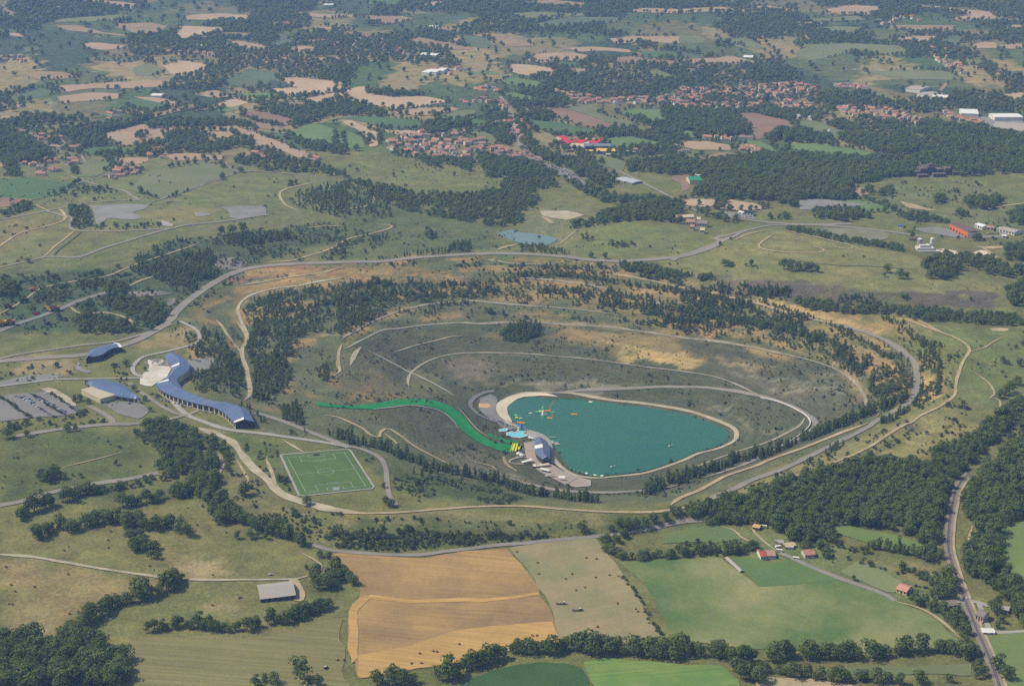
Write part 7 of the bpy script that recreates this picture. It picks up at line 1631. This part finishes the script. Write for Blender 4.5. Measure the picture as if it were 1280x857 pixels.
# ------------------------------------------------------------------ vehicles and small things
TYRE = plain('tyre', C(40, 40, 42), .9, .1)
def car_mesh(name, paint):
    m = MB(); prof = [(-2.1, .35), (-2.15, .8), (-1.95, .95), (-1.45, 1.0), (-1.0, 1.42), (.35, 1.45), (1.0, 1.0), (1.95, .82), (2.12, .6), (2.1, .35)]
    hw = [.82, .86, .84, .80, .64, .64, .80, .80, .78, .82]; n = len(prof)
    L = [(x, -w, z) for (x, z), w in zip(prof, hw)]; R = [(x, w, z) for (x, z), w in zip(prof, hw)]
    for i in range(n-1): m.poly([L[i], L[i+1], R[i+1], R[i]], 1 if i in (3, 5) else 0)
    m.poly(L[::-1], 0); m.poly(R, 0)
    for s in (-.815, .815): m.poly([(-1.2, s*1.03, 1.0), (.75, s*1.03, 1.0), (.3, s*.84, 1.36), (-.9, s*.84, 1.36)], 1)
    for x in (-1.3, 1.3):
        for s in (-.9, .7): m.cyl((x, .33), .33, .33, s, s+.2, 10, 2, 'y')
    me = bpy.data.meshes.new(name); me.from_pydata(m.v, [], m.f); [me.materials.append(k) for k in (paint, GLASS, TYRE)]; me.polygons.foreach_set('material_index', np.array(m.fm, np.int32)); me.update(); return me
PAINTS = [('white', (225, 225, 222)), ('silver', (176, 180, 184)), ('grey', (112, 116, 120)), ('black', (38, 40, 44)), ('blue', (58, 80, 128)), ('red', (160, 44, 42)), ('pale blue', (140, 164, 190))]
CARS = [(n, car_mesh('parked_car', plain('car_paint_'+n.replace(' ', '_'), C(*c), .35, .04, .5, .5))) for n, c in PAINTS]
PW = [.24, .22, .17, .15, .10, .06, .06]
def car(p, rz, where, group):
    n, me_ = CARS[rng.choice(len(CARS), p=PW)]; o = bpy.data.objects.new('parked_car', me_); COL.objects.link(o); o.location = (p[0], p[1], float(hz(p[0], p[1]))+.62); o.rotation_euler = (0, 0, rz)
    tag(o, f'{n} car {where}', 'car', group+f' ({n})')
def car_row(reg, txt, occ, where, group, sp=2.75, turn=math.pi/2):
    c = resample(D(reg, txt)[:, :2], sp); t = np.gradient(c, axis=0)
    for p, d in zip(c, t):
        if rng.random() < occ: car(p+rng.normal(size=2)*.15, math.atan2(d[1], d[0])+turn+rng.normal()*.04+(math.pi if rng.random() < .4 else 0), where, group)
car_row('N', "112,497 180,512 250,550 330,598 410,650", .92, 'in the leftmost row of the museum car park', 'cars of the left row')
car_row('N', "180,492 260,535 330,580 385,618", .3, 'behind the leftmost row of the car park', 'cars behind the left row')
car_row('N', "245,487 330,530 410,575 480,612 545,652", .92, 'in the middle row of the museum car park', 'cars of the middle row')
car_row('N', "262,478 345,520 430,566 540,628", .8, 'in the hedged second middle row of the car park', 'cars of the second middle row')
car_row('N', "370,468 450,512 540,566 630,618", .45, 'in the sparse right row of the museum car park', 'cars of the right row')
car_row('S', "62,484 105,511 150,527 205,546 245,556 290,564 325,572 360,580 392,587", .6, 'parked along the front of the snaking building', 'cars before the snaking building', 5)
for x, y in ((850, 552), (885, 557), (920, 573), (1070, 562), (960, 548)): car(D('N', f"{x},{y}")[0], rng.uniform(0, 3), 'before the leaf roofed building', 'cars before the leaf roofed building')
for x, y in ((665, 195), (660, 245), (708, 250)): car(D('N', f"{x},{y}")[0], rng.uniform(0, 3), 'at the end of the arched hall', 'cars by the arched hall')
for x, y in ((457, 213), (432, 205), (510, 190), (400, 270)): car(D('S', f"{x},{y}")[0], rng.uniform(0, 3), 'in the yard right of the S curve', 'cars right of the S curve')
for x, y in ((505, 628), (560, 635), (592, 640)): car(D('S', f"{x},{y}")[0], rng.uniform(0, 1), 'near the lower end of the snaking building', 'cars at the lower end')
def lot():
    poly = grow(D('Z', "150,412 250,412 330,440 470,470 560,550 640,620 690,690 660,690 560,632 430,582 330,515 190,440")[:, :2], -3); n = 0
    a = D('Z', "190,430 650,660"); d = (a[1]-a[0])[:2]; d /= np.linalg.norm(d); e = np.array([-d[1], d[0]]); o0 = a[0][:2]
    for i in range(-2, 60):
        for j in range(-22, 22):
            p = o0+d*i*7.5+e*j*3.1
            if n < 190 and in_poly(poly, p[:1], p[1:])[0] and rng.random() < .62: car(p, math.atan2(d[1], d[0])+rng.normal()*.05, 'stored in the long lot below the village road', 'cars stored in the long lot'); n += 1
lot()
# round bales
bm_mat = land('straw', C(170, 140, 92), C(150, 120, 78), .8, 4, None, .2)
bale_me = MB().cyl((0, .75), .78, .78, -.65, .65, 14, axis='y')
bme = bpy.data.meshes.new('hay_bale'); bme.from_pydata(bale_me.v, [], bale_me.f); bme.materials.append(bm_mat)
def bales(reg, txt, label, group):
    for p in D(reg, txt):
        o = bpy.data.objects.new('hay_bale', bme); COL.objects.link(o); o.location = (p[0], p[1], p[2]+.5); o.rotation_euler = (0, 0, rng.uniform(0, 3.1)); o.scale = (1.35,)*3; tag(o, label, 'hay bale', group)
bales('D2', "280,634 317,632 311,596 361,588 375,590 458,562 566,578 634,568 730,530 747,530", 'round bale on the golden strip of the stubble field', 'bales on the golden strip')
bales('D2', "672,218 749,258 753,300 877,300 855,319 930,240 968,245 1017,305 1050,309 965,313 925,351 892,361 1046,410 1115,432 1122,440 972,497 951,510", 'round bale on the mown hay field', 'bales on the hay field')
bales('D1', "22,274 252,300 40,340 57,365 33,411 45,413 127,347 258,447 290,441", 'round bale on the brown left pasture', 'bales on the brown pasture'); bales('D1', "733,117 790,415 1255,619", 'round bale alone in the pasture', 'lone bales'); bales('D2', "3,620 28,620", 'round bale left of the stubble field', 'bales left of the stubble')
# tractors
def tractor(reg, xy, rz, label, paint, trailer=None):
    p = D(reg, xy)[0]; r = empty('tractor', (p[0], p[1], p[2]+.5), rz, label, 'tractor'); m = plain('tractor_paint_'+str(len(bpy.data.materials)), C(*paint), .5, .05)
    MB().box(.2, 2.4, -.5, .5, .9, 1.7).build('hood', m, r); cb = MB().box(-1.1, .18, -.75, .75, 1.0, 2.7).build('cab', GLASS, r); MB().box(-1.2, .3, -.85, .85, 2.71, 2.9).build('cab_roof', WHITE, cb)
    for s in (-1.05, .65): MB().cyl((-.6, .85), .85, .85, s, s+.4, 14, axis='y').build('wheel', TYRE, r); MB().cyl((1.7, .55), .55, .55, s, s+.4, 12, axis='y').build('wheel', TYRE, r)
    if trailer:
        t = empty('trailer', (p[0]-5.2*math.cos(rz), p[1]-5.2*math.sin(rz), p[2]+.5), rz, trailer, 'trailer'); MB().box(-3, 3, -1.2, 1.2, 1.0, 1.2).build('bed', WOOD, t)
        for s in (-3, 2.85): MB().box(s, s+.15, -1.2, 1.2, 1.21, 2.2).build('end_rack', WOOD, t)
        for s in (-1.25, .95): [MB().cyl((x, .5), .5, .5, s, s+.3, 12, axis='y').build('wheel', TYRE, t) for x in (-1.6, 1.6)]
        MB().cyl((0, 1.1), .06, .06, 2.9, 4.6, 6, axis='x').build('drawbar', TYRE, t)
tractor('D2', "850,412", .0, 'upper white tractor in the hay field', (200, 200, 196), 'flat trailer behind the upper tractor in the hay field'); tractor('D2', "910,436", .05, 'lower dark tractor in the hay field', (70, 76, 60), 'flat trailer behind the lower tractor in the hay field'); tractor('D1', "1212,652", .8, 'small dark tractor at the bottom of the left pasture', (60, 70, 90))
# mining machines on the old road
def dumper(reg, xy, rz, label, paint, sc=1.0):
    p = D(reg, xy)[0]; r = empty('dump_truck', (p[0], p[1], p[2]+.6), rz, label, 'dump truck', None); r.scale = (sc,)*3; m = plain('machine_paint_'+str(len(bpy.data.materials)), C(*paint), .6, .15)
    MB().box(-5, 5, -1.8, 1.8, 1.6, 2.6).build('chassis', DARKW, r); MB().box(2.6, 4.9, -1.7, 1.0, 2.61, 5).build('cab', m, r)
    k = MB(); k.poly([(-5.6, -2.6, 3.2), (2.4, -2.6, 3.0), (2.4, -2.6, 5.4), (-6.2, -2.6, 5.8)]).poly([(2.4, 2.6, 3.0), (-5.6, 2.6, 3.2), (-6.2, 2.6, 5.8), (2.4, 2.6, 5.4)]).poly([(-5.6, -2.6, 3.2), (-5.6, 2.6, 3.2), (2.4, 2.6, 3.0), (2.4, -2.6, 3.0)]).poly([(2.4, -2.6, 3.0), (2.4, 2.6, 3.0), (2.4, 2.6, 5.4), (2.4, -2.6, 5.4)]).poly([(2.4, -2.6, 5.42), (2.4, 2.6, 5.42), (5.4, 2.6, 5.8), (5.4, -2.6, 5.8)]); k.build('dump_body', m, r)
    for x in (-3.2, 3.2):
        for s in (-2.6, 1.5): MB().cyl((x, 1.3), 1.3, 1.3, s, s+1.1, 14, axis='y').build('wheel', TYRE, r)
def digger(reg, xy, rz, label, paint, sc=1.0):
    p = D(reg, xy)[0]; r = empty('excavator', (p[0], p[1], p[2]+.6), rz, label, 'excavator'); r.scale = (sc,)*3; m = plain('machine_paint_'+str(len(bpy.data.materials)), C(*paint), .6, .15)
    for s in (-2.4, 1.4): MB().box(-3, 3, s, s+1, 0, 1.3).build('track', TYRE, r)
    MB().box(-3.4, 2.2, -2, 2, 1.5, 3.6).build('engine_house', m, r); MB().box(.4, 2.3, .5, 2.1, 3.61, 5).build('cab', m, r)
    MB().poly([(2.2, -.5, 2.6), (7, -.5, 7), (7.6, -.5, 6.4), (2.2, -.5, 1.8)]).poly([(2.2, .5, 1.8), (7.6, .5, 6.4), (7, .5, 7), (2.2, .5, 2.6)]).poly([(2.2, -.5, 2.6), (2.2, .5, 2.6), (7, .5, 7), (7, -.5, 7)]).build('boom', m, r)
    MB().poly([(7, -.4, 7), (9.4, -.4, 3), (8.8, -.4, 2.6), (6.6, -.4, 6.3)]).poly([(6.6, .4, 6.3), (8.8, .4, 2.6), (9.4, .4, 3), (7, .4, 7)]).poly([(7, -.4, 7), (7, .4, 7), (9.4, .4, 3), (9.4, -.4, 3)]).build('arm', m, r); MB().box(8, 9.8, -1, 1, 1.2, 2.8).build('bucket', DARKW, r)
YM, OM = (214, 168, 70), (176, 116, 70)
dumper('M', "25,610", .2, 'yellow dump truck at the left end of the old road', YM, 1.3); dumper('M', "140,600", .1, 'orange dump truck second from the left on the old road', OM, 1.3); digger('M', "670,420", 2.6, 'yellow excavator in the group on the old road', YM, 1.3); dumper('M', "740,415", .3, 'brown dump truck in the group on the old road', OM, 1.3); digger('M', "440,150", .4, 'orange excavator on the upper dirt track', OM, 1.3); dumper('M', "325,300", .5, 'dark dump truck halfway up the dirt track', (96, 70, 60)); dumper('M', "115,378", .2, 'brown dump truck on the slope below the dirt track', (130, 84, 66)); digger('M', "630,590", 2.2, 'dark excavator below the old road', (92, 84, 84), 1.4)
p_ = D('M', "482,470")[0]; r = empty('lorry', (p_[0], p_[1], p_[2]+.6), .25, 'small red lorry under the dark tree on the old road', 'lorry'); rm_ = plain('red_paint', C(196, 52, 44), .5, .06)
MB().box(-3, 1.4, -1.2, 1.2, 1, 3).build('cargo_box', rm_, r); MB().box(1.6, 3.2, -1.1, 1.1, .8, 2.6).build('cab', rm_, r)
for x in (-2, 2.3): [MB().cyl((x, .5), .5, .5, s, s+.35, 12, axis='y').build('wheel', TYRE, r) for s in (-1.25, .9)]
# odds and ends of the pastures and yards
for reg, xy, t in (('D1', "1006,452", 'white car standing below the barn'), ('D1', "893,388", 'dark car standing left of the barn'), ('W', "490,110", 'white car on the grass above the farm track')):
    car(D(reg, xy)[0], .4, 'x', 'x'); o = COL.objects[-1]; o['label'] = t; del o['group']
for reg, xy, n, where in (('O', "660,365", 3, 'beside the orange hall'), ('O', "960,340", 5, 'in the factory yard'), ('H', "830,612", 3, 'on the roadside forecourt'), ('U', "520,425", 2, 'at the level crossing'), ('U', "625,590", 2, 'behind the crossing house'), ('B1', "560,168", 2, 'at the edge of the gravel yard'), ('B1', "918,200", 1, 'alone on the grey slab of the spoil heap'), ('B1', "640,155", 3, 'at the trailhead on the spoil heap'), ('L', "250,295", 6, 'behind the beach'), ('L', "310,320", 5, 'near the pools')):
    c = D(reg, xy)[0]
    for k in range(n): car(c[:2]+np.array([(k-n/2)*3.2, rng.normal()*2.5]), rng.uniform(1.2, 1.9), where, 'cars '+where)

# ------------------------------------------------------------------ grow the masses of plants, clear of roads, yards and houses
from mathutils import kdtree
def clear_of_roads(rows):
    a = np.vstack(rows); keep = np.ones(len(a), bool); rt = np.vstack(ROADPTS); t = kdtree.KDTree(len(rt))
    for i, p in enumerate(rt): t.insert((p[0], p[1], 0), i)
    t.balance()
    for i, r in enumerate(a):
        q, k, d = t.find((r[0], r[1], 0)); keep[i] = d > rt[k, 2]*.5+r[4]*2.2
    for p in YARDS:
        lo, hi = p.min(0), p.max(0); m = np.where((a[:, 0] > lo[0]) & (a[:, 0] < hi[0]) & (a[:, 1] > lo[1]) & (a[:, 1] < hi[1]))[0]
        if len(m): keep[m[in_poly(p, a[m, 0], a[m, 1])]] = False
    hs_ = [(o.location.x, o.location.y) for o in COL.objects if o.name.startswith('house') and o.parent is None]
    t2 = kdtree.KDTree(len(hs_)); [t2.insert((x, y, 0), i) for i, (x, y) in enumerate(hs_)]; t2.balance()
    for i in np.where(keep)[0]:
        if t2.find((a[i, 0], a[i, 1], 0))[2] < 9: keep[i] = False
    return a[keep]
SORT = dict(b='rounded broadleaf trees: ', p='dark young pines: ', y='young broad trees: ', s='')
for (key, kind), rows in MASS.items():
    many = sum(k == key for k, _ in MASS) > 1; gn_mass(key, clear_of_roads(rows), kind, (SORT[kind] if many else '')+LAB[key][0], LAB[key][1])

# ------------------------------------------------------------------ the air
def haze_box():
    z0 = float(gv[:, 2].min())-1; z1 = max(CAM_Z, float(gv[:, 2].max()))+12
    x0, x1 = float(gv[:, 0].min())-50, float(gv[:, 0].max())+50; y0, y1 = -600, float(gv[:, 1].max())+50
    v = [(x, y, z) for z in (z0, z1) for y in (y0, y1) for x in (x0, x1)]
    f = [(0, 2, 3, 1), (4, 5, 7, 6), (0, 1, 5, 4), (2, 6, 7, 3), (0, 4, 6, 2), (1, 3, 7, 5)]
    m = bpy.data.materials.new('haze'); m.use_nodes = True; t = m.node_tree; t.nodes.remove(t.nodes['Principled BSDF'])
    pv = t.nodes.new('ShaderNodeVolumePrincipled'); pv.inputs['Color'].default_value = (.30, .50, 1, 1); pv.inputs['Density'].default_value = HAZE
    pv.inputs['Absorption Color'].default_value = (1, 1, 1, 1)      # clean air scatters, it does not absorb
    pv.inputs['Anisotropy'].default_value = .1
    t.links.new(pv.outputs[0], t.nodes['Material Output'].inputs['Volume'])
    o = mesh_obj('haze', v, f, m); tag(o, 'thin blue summer haze over the whole country', 'haze', None, 'stuff')
haze_box()
